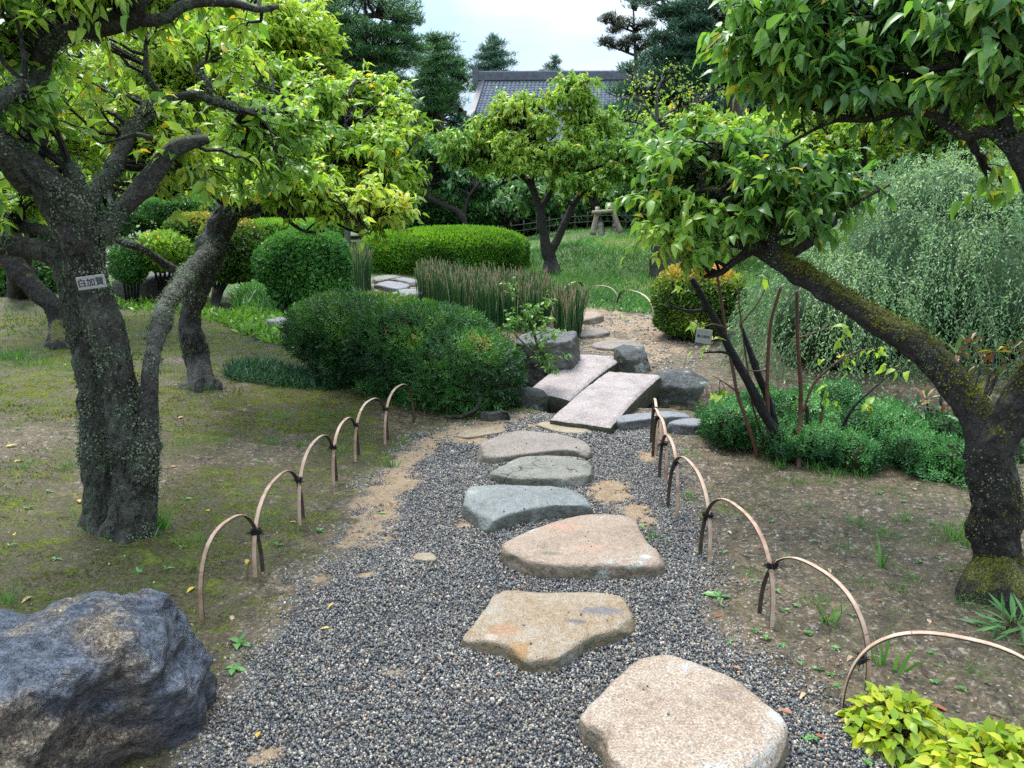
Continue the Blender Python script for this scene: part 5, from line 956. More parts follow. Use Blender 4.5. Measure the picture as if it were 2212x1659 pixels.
# weeping grey shrub: strands falling from a dome
def weeping(name, label, blobs, n, seed, cat='shrub'):
    rg = np.random.default_rng(seed); P, Nn = blob_pts(blobs, n, rg, .20, 1.5, .30, cut=True); k = Nn[:, 2] > -.55; P, Nn = P[k], Nn[k]; n = len(P)
    c = blobs[0][0]; root = thing(name, label, cat, (c[0], c[1], float(h(c[0], c[1]))))
    m = 8; ln = rg.uniform(.35, 1.15, (n, 1)) * (1.15 - .5 * np.clip(Nn[:, 2:3], 0, 1)); t = np.linspace(0, 1, m)[None, :, None]; o = nrm(Nn * [1, 1, .3] + rg.normal(0, .35, (n, 3)))
    C = P[:, None] + o[:, None] * ln[:, None] * .32 * np.sqrt(t) + np.array([0, 0, 1.]) * ln[:, None] * (.16 * t - .95 * t ** 1.5) + rg.normal(0, .02, (n, m, 3)) * t + rg.normal(0, .09, (n, 1, 3)) * t * [1, 1, .4]
    V, Q = tubes(C[::3, ::2], np.repeat(np.linspace(.003, .0014, m)[None, ::2], len(C[::3]), 0), 3); obj('hanging_stems', mesh('hanging_stems', V, Q, True, None, M_WSTEM), root, 'stuff')
    per = 19; q = np.repeat(np.arange(n), per); f = np.tile(np.linspace(.05, 1, per), n); kk = f * (m - 1.001); a = kk.astype(int); w = (kk - a)[:, None]; p = C[q, a] * (1 - w) + C[q, a + 1] * w; T = nrm(C[q, a + 1] - C[q, a])
    s = rg.normal(0, 1, (len(q), 3)); d = nrm(T * .95 + nrm(s - (s * T).sum(1, keepdims=True) * T) * .8); tt = np.clip(.40 + .9 * fbm(P * [3.2, 3.2, .55], 2, 4)[q] + rg.normal(0, .16, n)[q] + .25 * np.clip(Nn[q, 2], -.3, 1) + rg.normal(0, .13, len(q)), 0, 1)
    V, Fs, t2 = leaves('quad', p, d, nrm(rg.normal(0, 1, (len(q), 3)) + [0, -.3, .8]),   .034 * rg.uniform(.4, 1.4, len(q)), .44, .1, 0, tt, rg); obj('foliage', mesh('foliage', V, Fs, False, {'tint': t2}, LF_WEEP), root, 'stuff')
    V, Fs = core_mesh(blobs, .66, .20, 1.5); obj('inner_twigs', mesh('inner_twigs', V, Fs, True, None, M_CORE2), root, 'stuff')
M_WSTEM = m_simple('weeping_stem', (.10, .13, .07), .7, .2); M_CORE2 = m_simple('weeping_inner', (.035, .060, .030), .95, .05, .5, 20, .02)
weeping('weeping_shrub', 'huge weeping grey green shrub filling the right behind the leaning arm', [pxblob(1990, 620, 7.6, 270, 230, 1.3, 0, 2.3), pxblob(1800, 700, 7.0, 160, 160, .8, 0, 2.2), pxblob(2030, 450, 8.0, 180, 120, 1.1, 0, 2.2), pxblob(2180, 660, 6.9, 160, 190, .9, 0, 2.3)], 5400, 41)

# horsetail: jointed upright stems
def m_horse():
    m, t = newmat('horsetail_stem'); c = t.ramp(t.attr('tint'), [(0, (.012, .045, .014)), (.45, (.028, .10, .024)), (.68, (.08, .16, .04)), (.82, (.22, .22, .10)), (.93, (.42, .37, .25)), (1, (.36, .20, .10))]); t.out(t.bsdf(c, .5, .35)); return m
M_HORSE = m_horse()
def horsetail(label, foot, n, hgt, seed, lean=.08):
    rg = np.random.default_rng(seed); poly = GP(foot)[:, :2]; lo, hi = poly.min(0), poly.max(0); P = rg.uniform(lo, hi, (n * 6, 2)); P = P[inpoly(P, poly)][:n]; n = len(P); c = poly.mean(0)
    z = h(P[:, 0], P[:, 1]); B = np.c_[P, z - .01]; m = 5; t = np.linspace(0, 1, m)[None, :, None]; H_ = hgt * np.where(rg.random((n, 1)) < .12, rg.uniform(1.0, 1.15, (n, 1)), rg.uniform(.78, 1.0, (n, 1))); out_ = (P - c) / np.maximum(np.abs(hi - lo) / 2, .1)
    d = np.c_[out_ * lean * .5 + rg.normal(0, .045, (n, 2)), np.ones(n)]; C = B[:, None] + d[:, None] * H_[:, None] * t + np.c_[rg.normal(0, .02, (n, 2)), np.zeros(n)][:, None] * t ** 2 * 1.5
    k = rg.random(n) < .035; C[k, 3:, :2] += (rg.normal(0, .09, (k.sum(), 1, 2)) * t[0, 3:, :]); rad = np.full((n, m), .0044) * rg.uniform(.7, 1.1, (n, 1)); 
    T_ = np.clip(.22 + rg.normal(0, .18, (n, 1)) + .62 * t[:, :, 0] ** 2.6 * rg.uniform(.4, 1.35, (n, 1)), 0, 1); T_ = np.where(rg.random((n, 1)) < .12, np.clip(T_ + .5, 0, 1), T_); T_[:, 1::2] = np.clip(T_[:, 1::2] - .05, 0, 1)
    root = thing('horsetail_clump', label, 'horsetail', (*c, float(h(*c))), 'horsetail clumps by the far path'); s = np.argsort(-(proj(B)[2] * 0 + 1 / proj(B)[2] - .002 * (n and 0)))[:300]
    rest = np.ones(n, bool)
    for i in s[:300 if n > 600 else 120]:
        V, Q = tubes(C[i:i + 1], rad[i:i + 1], 4); obj('stem', mesh('stem', V, Q, True, {'tint': np.repeat(T_[i], 4)}, M_HORSE), root); rest[i] = False
    V, Q = tubes(C[rest], rad[rest], 4); obj('stems', mesh('stems', V, Q, True, {'tint': np.repeat(T_[rest].ravel(), 4)}, M_HORSE), root, 'stuff')
horsetail('long bed of upright horsetail with buff tips in the middle, left of the narrow clump', [(900, 652), (960, 685), (1060, 712), (1150, 722), (1190, 700), (1180, 672), (1060, 652), (940, 640), (910, 636)], 2700, .61, 51)
horsetail('narrow clump of horsetail standing right of the long bed, by the pale stepping stones', [(1196, 728), (1225, 745), (1252, 732), (1258, 712), (1225, 703), (1200, 712)], 620, .56, 52)
horsetail('small horsetail clump beside the round clipped shrub on the left path', [(758, 632), (775, 642), (800, 634), (803, 622), (780, 615), (760, 622)], 300, .78, 53)

# ================================================================== middle distance trees
centre = tree('plum_tree', 'cloud shaped plum tree alone on the lawn in the centre, forked low', 'tree', [
    ('trunk', [(1190, 590, None, 18.7), (1187, 565, 15.3, 14.0), (1184, 550, 15.3, 14.8), (1176, 515, 15.3, 10.9), (1170, 480, 15.3, 10.1), (1166, 445, 15.3, 10.1)], {'sides': 24, 'step': .05, 'use': .7}),
    ('branch', [(1186, 552, 15.3, 10.1), (1204, 515, 15.3, 9.4), (1222, 478, 15.3, 8.6), (1240, 440, 15.3, 7.0), (1270, 405, 15.3, 5.5), (1310, 385, 15.3, 3.9), (1350, 370, 15.3, 2.3)], {'sides': 14, 'step': .05, 'from': .4}),
    ('branch', [(1166, 450, 15.3, 8.6), (1148, 405, 15.3, 7.8), (1125, 378, 15.3, 6.2), (1085, 352, 15.3, 4.7), (1040, 352, 15.3, 3.9), (1000, 362, 15.3, 2.3)], {'sides': 12, 'step': .05}),
    ('branch', [(1168, 450, 15.3, 7.8), (1186, 420, 15.3, 7.0), (1200, 385, 15.3, 6.2), (1222, 345, 15.4, 5.5), (1255, 312, 15.5, 4.7), (1275, 270, 15.6, 3.1)], {'sides': 12, 'step': .05}),
    ('branch', [(1150, 408, 15.3, 6.2), (1148, 360, 15.2, 5.5), (1150, 310, 15.2, 4.7), (1122, 270, 15.2, 3.1)], {'sides': 10, 'step': .05}),
    ('branch', [(1200, 385, 15.3, 5.5), (1190, 330, 15.4, 4.7), (1175, 290, 15.5, 3.9), (1190, 240, 15.5, 3.9), (1220, 200, 15.5, 2.3)], {'sides': 10, 'step': .05}),
    ('branch', [(1125, 380, 15.3, 3.9), (1090, 395, 15.2, 3.1), (1060, 410, 15.1, 2.3)], {'sides': 8, 'step': .05}), ('branch', [(1200, 390, 15.3, 4.7), (1260, 372, 15.2, 3.1), (1330, 350, 15.2, 2.3), (1380, 345, 15.2, 1.6)], {'sides': 8, 'step': .05}),
], [(1238, 178, 15.5, 55, 15, .5, 34), (1250, 205, 15.5, 65, 14, .5, 29), (1140, 218, 15.3, 75, 15, .6, 39), (1110, 238, 15.2, 50, 14, .5, 20), (1270, 250, 15.6, 75, 14, .6, 39), (1320, 275, 15.6, 45, 18, .5, 23), (1190, 262, 15.4, 60, 12, .5, 23),
    (1050, 300, 15.2, 75, 17, .7, 41), (1000, 330, 15.1, 50, 18, .6, 29), (1120, 315, 15.0, 60, 12, .5, 23), (1200, 325, 14.9, 90, 17, .6, 39), (1290, 320, 15.2, 60, 15, .6, 25), (1350, 325, 15.3, 65, 17, .6, 32), (1400, 365, 15.3, 40, 17, .5, 18), (1170, 365, 14.9, 70, 11, .5, 23), (1260, 352, 15.0, 70, 12, .5, 23), (1240, 392, 15.0, 75, 17, .6, 32), (1040, 355, 15.1, 60, 11, .5, 16), (1370, 335, 15.3, 60, 14, .6, 34), (1400, 395, 15.4, 50, 14, .6, 28), (985, 300, 15.2, 50, 14, .6, 24), (1060, 270, 15.3, 60, 12, .6, 26), (1210, 290, 15.3, 100, 12, .6, 34), (1100, 345, 15.0, 90, 12, .6, 30), (1330, 375, 15.2, 55, 14, .5, 18), (1270, 225, 15.6, 40, 21, .5, 13)],
    M_BARK_C, LF_MID, seed=61, leaf='mid', ll=.100, wr=.48, dens=1.0, gapf=2.3, sub=5, per=9, sublen=.19, droop=.6, hi=.12, tw=(.014, .006), flare=.9, tints=(.9, .3))
treeH = tree('plum_tree', 'blue green plum leaning left behind the clipped hedge', 'tree', [
    ('trunk', [(1016, 560, 22, 8.8), (1000, 470, 22, 7.2), (965, 445, 22, 6.6), (925, 425, 22, 5.5), (912, 400, 22, 5.0), (905, 360, 22, 3.3)], {'sides': 12, 'step': .08, 'use': .6}),
    ('branch', [(912, 405, 22, 3.9), (890, 385, 22, 2.8), (870, 370, 22, 1.7)], {'sides': 8, 'step': .08}), ('branch', [(925, 425, 22, 3.9), (928, 380, 22, 3.3), (940, 340, 22, 2.2)], {'sides': 8, 'step': .08}), ('branch', [(1000, 470, 22, 4.4), (1010, 430, 22, 3.3), (1030, 400, 22, 2.2)], {'sides': 8, 'step': .08}),
], [(930, 322, 22, 55, 20, .8, 30), (895, 345, 22, 35, 26, .7, 18), (980, 350, 22.5, 50, 24, .8, 24), (1010, 395, 22.5, 60, 24, .8, 26), (960, 385, 22.3, 40, 18, .7, 14), (1060, 410, 23, 60, 26, .8, 24), (875, 380, 22, 30, 16, .6, 8)],
    M_BARK_C, LF_BLUE, seed=62, flare=.4, leaf='mid', ll=.16, sub=5, per=10, sublen=.36, tw=(.016, .006))
for k, (x, y, Y, hx, hy, lf, n, lb) in enumerate([
    (1100, 500, 27, 85, 60, 'B', 60, 'dim plum tree with slanting trunks behind the lone cloud shaped plum'),
    (1420, 500, 26, 110, 95, 'M', 90, 'plum tree propped by the wooden support at the far edge of the lawn'),
    (1640, 480, 17, 150, 90, 'L', 120, 'pale lime plum behind the leaning arm, above the weeping shrub'),
    (1880, 430, 14, 150, 90, 'L', 110, 'lime plum tree showing between the near right leaves and the weeping shrub'),
    (780, 480, 30, 120, 80, 'M', 60, 'green tree in the distance between the left plums and the clipped hedge'),
    (560, 470, 30, 150, 110, 'M', 80, 'green tree far back behind the golden shrub'),
    (250, 470, 26, 170, 120, 'B', 80, 'shady tree far back on the left seen under the plum leaves'),
    (1300, 490, 31, 70, 60, 'L', 50, 'small yellow green tree right of the lone cloud shaped plum, far back'),
    (1120, 490, 33, 120, 75, 'L', 80, 'bright green tree far back filling the gap under the lone plum'), (1010, 490, 34, 110, 80, 'M', 80, 'mid green tree far back above the clipped hedge'), (1400, 470, 23, 110, 90, 'B', 90, 'blue green tree right of the lone plum, behind the bare branched one'),
    (1540, 470, 21, 120, 90, 'M', 90, 'green tree behind the leaves of the leaning arm'), (1760, 420, 15, 170, 80, 'L', 150, 'wide lime plum filling the gap under the near right leaves'), (2080, 430, 13, 140, 95, 'M', 110, 'green plum at the right edge behind the thin bare twigs'), (860, 440, 25, 90, 70, 'B', 70, 'blue green tree just beyond the right end of the lime left canopy'), (700, 480, 27, 110, 80, 'L', 70, 'lime green tree in the distance above the round clipped shrub')]):
    lf_ = {'B': LF_BLUE, 'M': LF_MID, 'L': LF_LIME}[lf]; cy0 = y - hy * 1.6; rg_ = random.Random(k)
    pads = [(x + rg_.uniform(-1, 1) * hx, cy0 + rg_.uniform(-.8, .9) * hy, Y + rg_.uniform(-1, 1), hx * rg_.uniform(.35, .6), hy * rg_.uniform(.22, .4), 1.0, n // 9) for _ in range(12)]
    tree('plum_tree', lb, 'tree', [('trunk', [(x, y + 18, None, 8), (x - 4, y - 10, Y, 7), (x - 14, y - hy * .5, Y, 6), (x - 10, cy0, Y, 4.5), (x + 5, cy0 - hy * .4, Y, 3)], {'sides': 10, 'step': .1, 'use': .4}),
        ('branch', [(x - 8, y - hy * .35, Y, 7), (x + hx * .3, y - hy * .9, Y, 5), (x + hx * .6, cy0, Y, 3)], {'sides': 8, 'step': .1}), ('branch', [(x - 12, y - hy * .5, Y, 6), (x - hx * .4, y - hy * 1.1, Y, 4), (x - hx * .7, cy0, Y, 3)], {'sides': 8, 'step': .1})],
        pads, M_BARK_C, lf_, seed=80 + k, leaf='quad', wr=.6, ll=.0075 * Y + .02, sub=5, per=10, sublen=.018 * Y, tw=(.016, .006), flare=.4)

# ================================================================== pines
LF_PINE = leaf_mat('leaf_pine', [(0, (.018, .07, .026)), (.5, (.06, .17, .050)), (1, (.16, .33, .075))], rough=.5, trans=.1)
LF_PINED = leaf_mat('leaf_pine_dark', [(0, (.012, .045, .032)), (.5, (.036, .11, .062)), (1, (.09, .21, .09))], rough=.5, trans=.1)
def pine(label, limbs, pads, mat, seed, bark=None, tl=.22, dens=1.0, name='pine_tree', upk=.7):
    rg = np.random.default_rng(seed); root = None; LPt = []
    for i, pts in enumerate(limbs):
        C = conv(pts)
        if root is None: root = thing(name, label, 'tree', C[0, :3])
        V, Fs = bark_tube(C, 12, .15, .12, seed + i); obj('trunk' if i == 0 else 'branch', mesh('trunk', V, Fs, True, None, bark or M_BARK_P), root); LPt.append(smooth_path(C, .3))
    L_ = np.concatenate(LPt); PP, TT, TWc, TWr = [], [], [], []
    for (x, y, Y, rx, ry, rz) in pads:
        c = W(float(x), float(y), float(Y)); dep = c[1] * CP - (c[2] - CAMZ) * SP; R3 = np.array([rx / F * dep, rz, ry / F * dep]); n = int(dens * 60 * R3[0] * R3[1] / (tl * tl * 8)) + 14
        u = nrm(rg.normal(size=(n, 3))) * rg.random((n, 1)) ** .4; u[:, 2] = np.abs(u[:, 2]) * rg.choice([1, 1, -.5], n); p = c + u * R3 * (1 + .5 * fbm((c + u * R3) * 1.0, 2, seed))[:, None]; p[:, 2] += .25 * R3[2] * fbm(p * .8, 2, 5) * 2; PP.append(p); TT.append(np.clip(.38 + .5 * u[:, 2] + rg.normal(0, .16, n), 0, 1))
        m_ = max(3, n // 14); E = p[:m_]; S = L_[pick_start(E, L_, rg), :3]; t = np.linspace(0, 1, 6)[None, :, None]; C = S[:, None] * (1 - t) + E[:, None] * t + np.array([0, 0, 1]) * np.sin(np.pi * t) * .12 * np.linalg.norm(E - S, axis=1)[:, None, None]; C[:, 1:-1] += rg.normal(0, .05, (m_, 4, 3)); TWc.append(C); TWr.append(np.repeat(np.linspace(.045, .012, 6)[None], m_, 0))
    V, Q = tubes(np.concatenate(TWc), np.concatenate(TWr), 4); obj('twigs', mesh('twigs', V, Q, True, None, M_TWIG), root, 'stuff')
    P = np.concatenate(PP); T_ = np.concatenate(TT); k = 7; q = np.repeat(np.arange(len(P)), k); d = rg.normal(0, 1, (len(q), 3)); d[:, 2] = np.abs(d[:, 2]) * .5 + upk * .6; d = nrm(d); nn_ = nrm(rg.normal(0, 1, (len(q), 3)))
    V, Fs, tt = leaves('quad', P[q] + rg.normal(0, tl * .2, (len(q), 3)), d, nn_, tl * rg.uniform(.7, 1.3, len(q)), .15, .05, 0, np.clip(T_[q] + rg.normal(0, .08, len(q)), 0, 1), rg); obj('foliage', mesh('foliage', V, Fs, False, {'tint': tt}, mat), root, 'stuff'); return root
def spread(x0, y0, x1, y1, n, Y, rx, ry, rz, seed):
    r_ = random.Random(seed); return [(r_.uniform(x0, x1), r_.uniform(y0, y1), Y + r_.uniform(-1.2, 1.2), rx * r_.uniform(.6, 1.2), ry * r_.uniform(.6, 1.2), rz) for _ in range(n)]
pine('tall spreading pine with a reddish curved limb at the top left of the sky', [[(690, 330, 30, 20), (700, 200, 30, 18), (705, 90, 30, 15), (720, -20, 30, 12)], [(703, 110, 30, 10), (740, 60, 29.5, 9), (790, 35, 29, 7), (850, 40, 29, 4)], [(700, 170, 30, 8), (760, 130, 29.5, 6), (830, 120, 29, 4)], [(705, 230, 30, 8), (760, 200, 30, 6), (820, 190, 30, 4)]],
     [(780, 0, 29, 70, 14, 1.6), (860, 22, 29, 60, 12, 1.4), (720, 60, 30, 60, 24, 1.4), (760, 95, 30, 70, 20, 1.4), (800, 140, 30.5, 80, 20, 1.4), (730, 150, 30.5, 70, 24, 1.4), (870, 140, 30, 50, 16, 1.2), (740, 45, 29, 60, 14, 1.4), (880, 45, 29, 45, 9, 1.2), (800, 75, 29, 70, 14, 1.5), (870, 90, 29.2, 50, 13, 1.2), (740, 110, 29.5, 55, 18, 1.5), (820, 125, 29.5, 70, 16, 1.5), (780, 160, 30, 80, 16, 1.5), (850, 70, 29.5, 45, 10, 1.2), (700, 10, 29.5, 60, 25, 1.4), (900, 110, 29.5, 35, 10, 1), (840, 175, 30, 50, 14, 1.2), (760, 200, 30, 60, 20, 1.4)], LF_PINE, 91)
pine('thin layered pine just right of the spreading pine, left of the tiled roof', [[(955, 330, 33, 12), (945, 230, 33, 10), (950, 160, 33, 8), (940, 90, 33, 5)], [(946, 220, 33, 5), (980, 190, 33, 4), (1005, 175, 33, 3)], [(948, 200, 33, 5), (915, 170, 33, 4)]],
     [(945, 88, 33, 42, 10, 1.2), (965, 108, 33, 26, 7, 1), (925, 110, 33, 35, 9, 1.1), (960, 130, 33, 45, 10, 1.2), (915, 140, 33, 40, 12, 1.2), (985, 140, 33, 28, 8, 1), (935, 165, 33, 50, 12, 1.2), (960, 150, 33, 50, 14, 1.2), (940, 185, 33, 55, 16, 1.2), (960, 225, 33, 50, 18, 1.2), (915, 280, 33, 50, 20, 1.2), (985, 190, 33, 35, 12, 1), (900, 185, 33, 35, 14, 1.1), (990, 165, 33, 25, 9, 1), (925, 210, 33, 50, 14, 1.2), (975, 205, 33, 25, 10, 1), (940, 245, 33, 45, 14, 1.2), (900, 250, 33, 45, 18, 1.2)], LF_PINE, 92)
pine('upright conifer with stepped branches left above the roof ridge', [[(1068, 300, 67, 7), (1066, 180, 67, 6), (1066, 80, 67, 3)]],
     [(1064, 85, 67, 12, 7, 0.9), (1072, 98, 67, 24, 6, 1.5), (1056, 108, 67, 26, 6, 1.5), (1076, 120, 67, 34, 7, 1.7), (1048, 128, 67, 36, 7, 1.8), (1080, 142, 67, 36, 8, 1.8), (1046, 150, 67, 40, 8, 2.0), (1075, 165, 67, 40, 8, 2.0), (1035, 172, 67, 42, 9, 2.0), (1085, 182, 67, 36, 6, 1.8), (1040, 195, 67, 34, 9, 1.8)], LF_PINED, 93, tl=.42)
pine('dark bushy pine behind the left end of the tiled roof', [[(1000, 330, 40, 10), (1002, 240, 40, 6)]], spread(890, 215, 1000, 330, 16, 40, 34, 14, 1.3, 3), LF_PINED, 94, tl=.30)
pine('dark rounded pine in front of the roof corner, behind the cloud shaped plum', [[(1040, 330, 36, 8), (1042, 270, 36, 5)]], [(1035, 262, 36, 22, 9, 1.0), (1020, 285, 36, 36, 12, 1.2), (1060, 278, 36, 30, 12, 1.1), (985, 300, 36, 45, 16, 1.2), (1035, 305, 36, 45, 14, 1.2), (935, 310, 36, 40, 14, 1.2)], LF_PINED, 95, tl=.26)
pine('tall dark pine rising at the top right of the sky', [[(1585, 330, 27, 17), (1580, 160, 27, 15), (1575, 60, 27, 13), (1580, -40, 27, 10)], [(1578, 90, 27, 7), (1530, 60, 27, 6), (1470, 50, 27, 4)], [(1580, 140, 27, 7), (1520, 120, 27, 5), (1460, 130, 27, 3)], [(1578, 60, 27, 6), (1520, 10, 27, 4)]],
     [(1530, -5, 27, 70, 14, 1.3), (1510, 75, 27.5, 80, 22, 1.3), (1470, 45, 27.5, 60, 18, 1.3), (1530, 110, 27.5, 70, 20, 1.3), (1460, 110, 27.6, 60, 18, 1.3), (1500, 185, 27.6, 80, 22, 1.3), (1420, 130, 27.6, 50, 16, 1.2), (1480, 20, 27, 60, 12, 1.3), (1540, 35, 27, 60, 12, 1.3), (1440, 30, 27.2, 50, 10, 1.1), (1490, 60, 27, 60, 12, 1.3), (1430, 85, 27.2, 45, 10, 1.1), (1550, 80, 27, 50, 12, 1.2), (1490, 105, 27, 55, 12, 1.3), (1540, 130, 27, 50, 12, 1.2), (1450, 135, 27.4, 45, 12, 1.2), (1500, 155, 27.4, 60, 14, 1.2), (1420, 165, 27.4, 45, 16, 1.2), (1560, 175, 27, 60, 20, 1.2), (1400, 5, 27.5, 40, 10, 1.1), (1640, 60, 27, 70, 25, 1.3), (1640, 150, 27, 70, 25, 1.3)], LF_PINED, 96)
pine('open conifer with flat brownish branch tips against the sky, left of the tall dark pine', [[(1385, 330, 30, 6), (1375, 200, 30, 5), (1372, 110, 30, 4), (1368, 20, 30, 2)], [(1372, 120, 30, 3), (1340, 108, 30, 2), (1305, 98, 30, 1.5)], [(1372, 70, 30, 3), (1340, 58, 30, 2), (1305, 45, 30, 1.5)]],
     [(1315, 42, 30, 22, 4, .8), (1345, 52, 30, 24, 5, .9), (1330, 66, 30, 18, 4, .8), (1310, 92, 30, 20, 4, .8), (1340, 100, 30, 28, 5, .9), (1365, 88, 30, 22, 5, .9), (1372, 5, 30, 22, 6, .9), (1395, 60, 30, 26, 8, .9), (1400, 100, 30, 30, 9, 1)], leaf_mat('leaf_brown_tip', [(0, (.02, .03, .018)), (.5, (.05, .065, .035)), (1, (.12, .13, .07))], trans=.1), 97, bark=M_DEADW, name='conifer_tree', tl=.18)
pine('mass of dark pine low on the right of the roof', [[(1390, 330, 34, 9), (1392, 210, 34, 6)]], spread(1335, 150, 1570, 330, 36, 34, 48, 18, 1.5, 5), LF_PINED, 98, tl=.28)
pine('small dark pine whose tip stands above the roof ridge behind the cloud shaped plum', [[(1195, 260, 70, 5), (1196, 150, 70, 2)]], [(1197, 128, 70, 8, 3, .5), (1200, 138, 70, 14, 4, .6), (1190, 148, 70, 16, 5, .7), (1200, 158, 70, 20, 5, .7), (1170, 160, 70, 14, 4, .6), (1195, 172, 70, 26, 7, .8)], LF_PINED, 99, tl=.36)
# leafy wood behind everything
for k, (x, y, Y, rx, ry, mt, lb) in enumerate([(640, 380, 38, 150, 120, LF_PINE, 'dark round topped tree far behind the left plums'), (880, 400, 38, 120, 90, LF_BLUE, 'dark distant tree behind the clipped hedge'), (1120, 440, 36, 120, 60, LF_PINE, 'dark distant tree behind the lone plum'), (1330, 430, 38, 120, 70, LF_BLUE, 'dark distant tree behind the wooden support'),
        (1560, 400, 38, 150, 110, LF_BLUE, 'distant tree behind the propped plum'), (1820, 340, 34, 170, 140, LF_MID, 'distant green tree behind the weeping shrub'), (2100, 330, 30, 160, 160, LF_BLUE, 'distant tree at the right edge behind the weeping shrub'), (380, 330, 36, 200, 170, LF_MID, 'distant green tree at the upper left'), (80, 330, 30, 200, 200, LF_BLUE, 'distant tree behind the name board plum'),
        (1700, 250, 40, 130, 120, LF_PINED, 'distant dark tree right of the tall dark pine')]):
    shrub('broadleaf_tree', lb, 'tree', [pxblob(x, y, Y, rx, ry, 3, 0, 2), pxblob(x - rx * .5, y + ry * .4, Y, rx * .6, ry * .6, 2.5, 0, 2), pxblob(x + rx * .5, y + ry * .35, Y, rx * .6, ry * .6, 2.5, 0, 2)], 6500, mt, kind='quad', ll=.33, wr=.62, seed=120 + k, depth=.3, bump=.16, bs=.6, core=.8,
          stems=[[(x, 500, None, 8), (x, 470, Y, 7), (x + 5, 430, Y, 6)]])
# ================================================================== tiled temple roof
def m_tile():
    m, t = newmat('roof_tile'); n = t.noise(3, 4, .6, t.pos()); c = t.ramp(n, [(.3, (.15, .165, .21)), (.55, (.23, .245, .30)), (.75, (.33, .34, .39))]); t.out(t.bsdf(c, .45, .5)); return m
M_TILE = m_tile(); M_RIDGE = m_simple('ridge_tile_dark', (.085, .09, .11), .5, .4, .4, 4); M_PLASTER = m_simple('plaster_pale', (.5, .48, .44), .8, .2, .15, 3); M_WOODD = m_simple('timber_dark', (.06, .045, .035), .7, .3, .3, 6)
def boxm(a, b, mat, name, parent, kind=None, ax=None):
    """box between corners a and b (world)"""
    a, b = np.minimum(a, b), np.maximum(a, b); V = np.array([[x, y, z] for x in (a[0], b[0]) for y in (a[1], b[1]) for z in (a[2], b[2])], float)
    Q = [(0, 1, 3, 2), (4, 6, 7, 5), (0, 4, 5, 1), (2, 3, 7, 6), (0, 2, 6, 4), (1, 5, 7, 3)]; return obj(name, mesh(name, V, np.array(Q), False, None, mat), parent, kind)
A_ = W(1046., 176., 60.); B_ = A_ + np.array([19.5, 3.0, 0.55]); E_ = W(984., 330., 53.5); Fq = E_ + (B_ - A_) * 1.0 + np.array([2.0, 0, 0])
temple = thing('temple_hall', 'long temple hall roof of blue grey tiles rising behind the lone plum', 'building', (float(A_[0] + 9), 57., float(h(6, 57))))
ncol, nrow = 66, 34
def tile_mesh():
    v = []; a = np.linspace(0, 1, 5); prof = .10 * np.sin(a * np.pi * 1.0) ** 1.2
    for y, dz in ((0, .05), (1.06, .0)):
        for x, z in zip(a, prof): v.append((x - .5, y, z * 1.0 + dz))
    for x, z in zip(a, prof): v.append((x - .5, 0, z + .0))
    q = [(i, i + 1, i + 6, i + 5) for i in range(4)] + [(10 + i, 11 + i, i + 1, i) for i in range(4)]; return np.array(v), np.array(q)
tv, tq = tile_mesh(); VV, QQ, cnt = [], [], 0; singles = []
tile_me = None
for r_ in range(nrow):
    f0 = r_ / nrow; sag = -.55 * math.sin(math.pi * f0) * .9
    L0 = E_ + (A_ - E_) * f0; R0 = Fq + (B_ - Fq) * f0; L1 = E_ + (A_ - E_) * (f0 + 1 / nrow); L0[2] += sag; L1[2] += -.55 * math.sin(math.pi * (f0 + 1 / nrow)) * .9; R0[2] += sag
    ux = (R0 - L0) / ncol; uy = L1 - L0; un = np.cross(ux, uy); un /= np.linalg.norm(un)
    for c_ in range(ncol):
        o0 = L0 + ux * (c_ + .5); V = o0 + tv[:, :1] * ux * 1.02 + tv[:, 1:2] * uy + tv[:, 2:] * un
        x_, y_, _d = proj(o0)
        if (1015 < x_ < 1112 or 1292 < x_ < 1330) and y_ < 262: singles.append((V, o0))
        else: VV.append(V); QQ.append(tq + cnt); cnt += len(V)
singles.sort(key=lambda s: -s[1][2])
for V, o0 in singles[300:]: VV.append(V); QQ.append(tq + cnt); cnt += len(V)
for V, o0 in singles[:300]: obj('roof_tile', mesh('roof_tile', V, tq, True, None, M_TILE), temple)
obj('roof_tiles', mesh('roof_tiles', np.concatenate(VV), np.concatenate(QQ), True, None, M_TILE), temple, 'stuff')
un = np.array([0, 0, -.06]); rb = np.array([E_ + un * 3, Fq + un * 3, B_ + un * 3, A_ + un * 3, E_ + (A_ - E_) * .5 + [0, 0, -.62], Fq + (B_ - Fq) * .5 + [0, 0, -.62]])
obj('roof_deck', mesh('roof_deck', np.array([rb[0], rb[1], rb[5], rb[4], rb[2], rb[3]]), np.array([(0, 1, 2, 3), (3, 2, 4, 5)]), False, None, M_WOODD), temple)
def bar(a, b, w, hh, mat, name, parent, up=np.array([0, 0, 1.])):
    a, b = np.array(a, float), np.array(b, float); t = nrm(b - a); s = nrm(np.cross(t, up)); u = np.cross(s, t); V = np.array([p + s * i * w / 2 + u * j * hh / 2 for p in (a, b) for i, j in ((-1, -1), (1, -1), (1, 1), (-1, 1))])
    Q = [(0, 1, 5, 4), (1, 2, 6, 5), (2, 3, 7, 6), (3, 0, 4, 7), (3, 2, 1, 0), (4, 5, 6, 7)]; return obj(name, mesh(name, V, np.array(Q), False, None, mat), parent)
bar(A_ + [-.5, -.1, .32], B_ + [.3, -.1, .32], .5, .55, M_RIDGE, 'roof_ridge', temple); bar(A_ + [-.6, -.1, .64], B_ + [.4, -.1, .64], .34, .1, M_TILE, 'ridge_cap', temple)
boxm(A_ + [-.85, -.5, -.2], A_ + [-.45, .3, .95], M_RIDGE, 'ridge_end_tile', temple)
prev = None
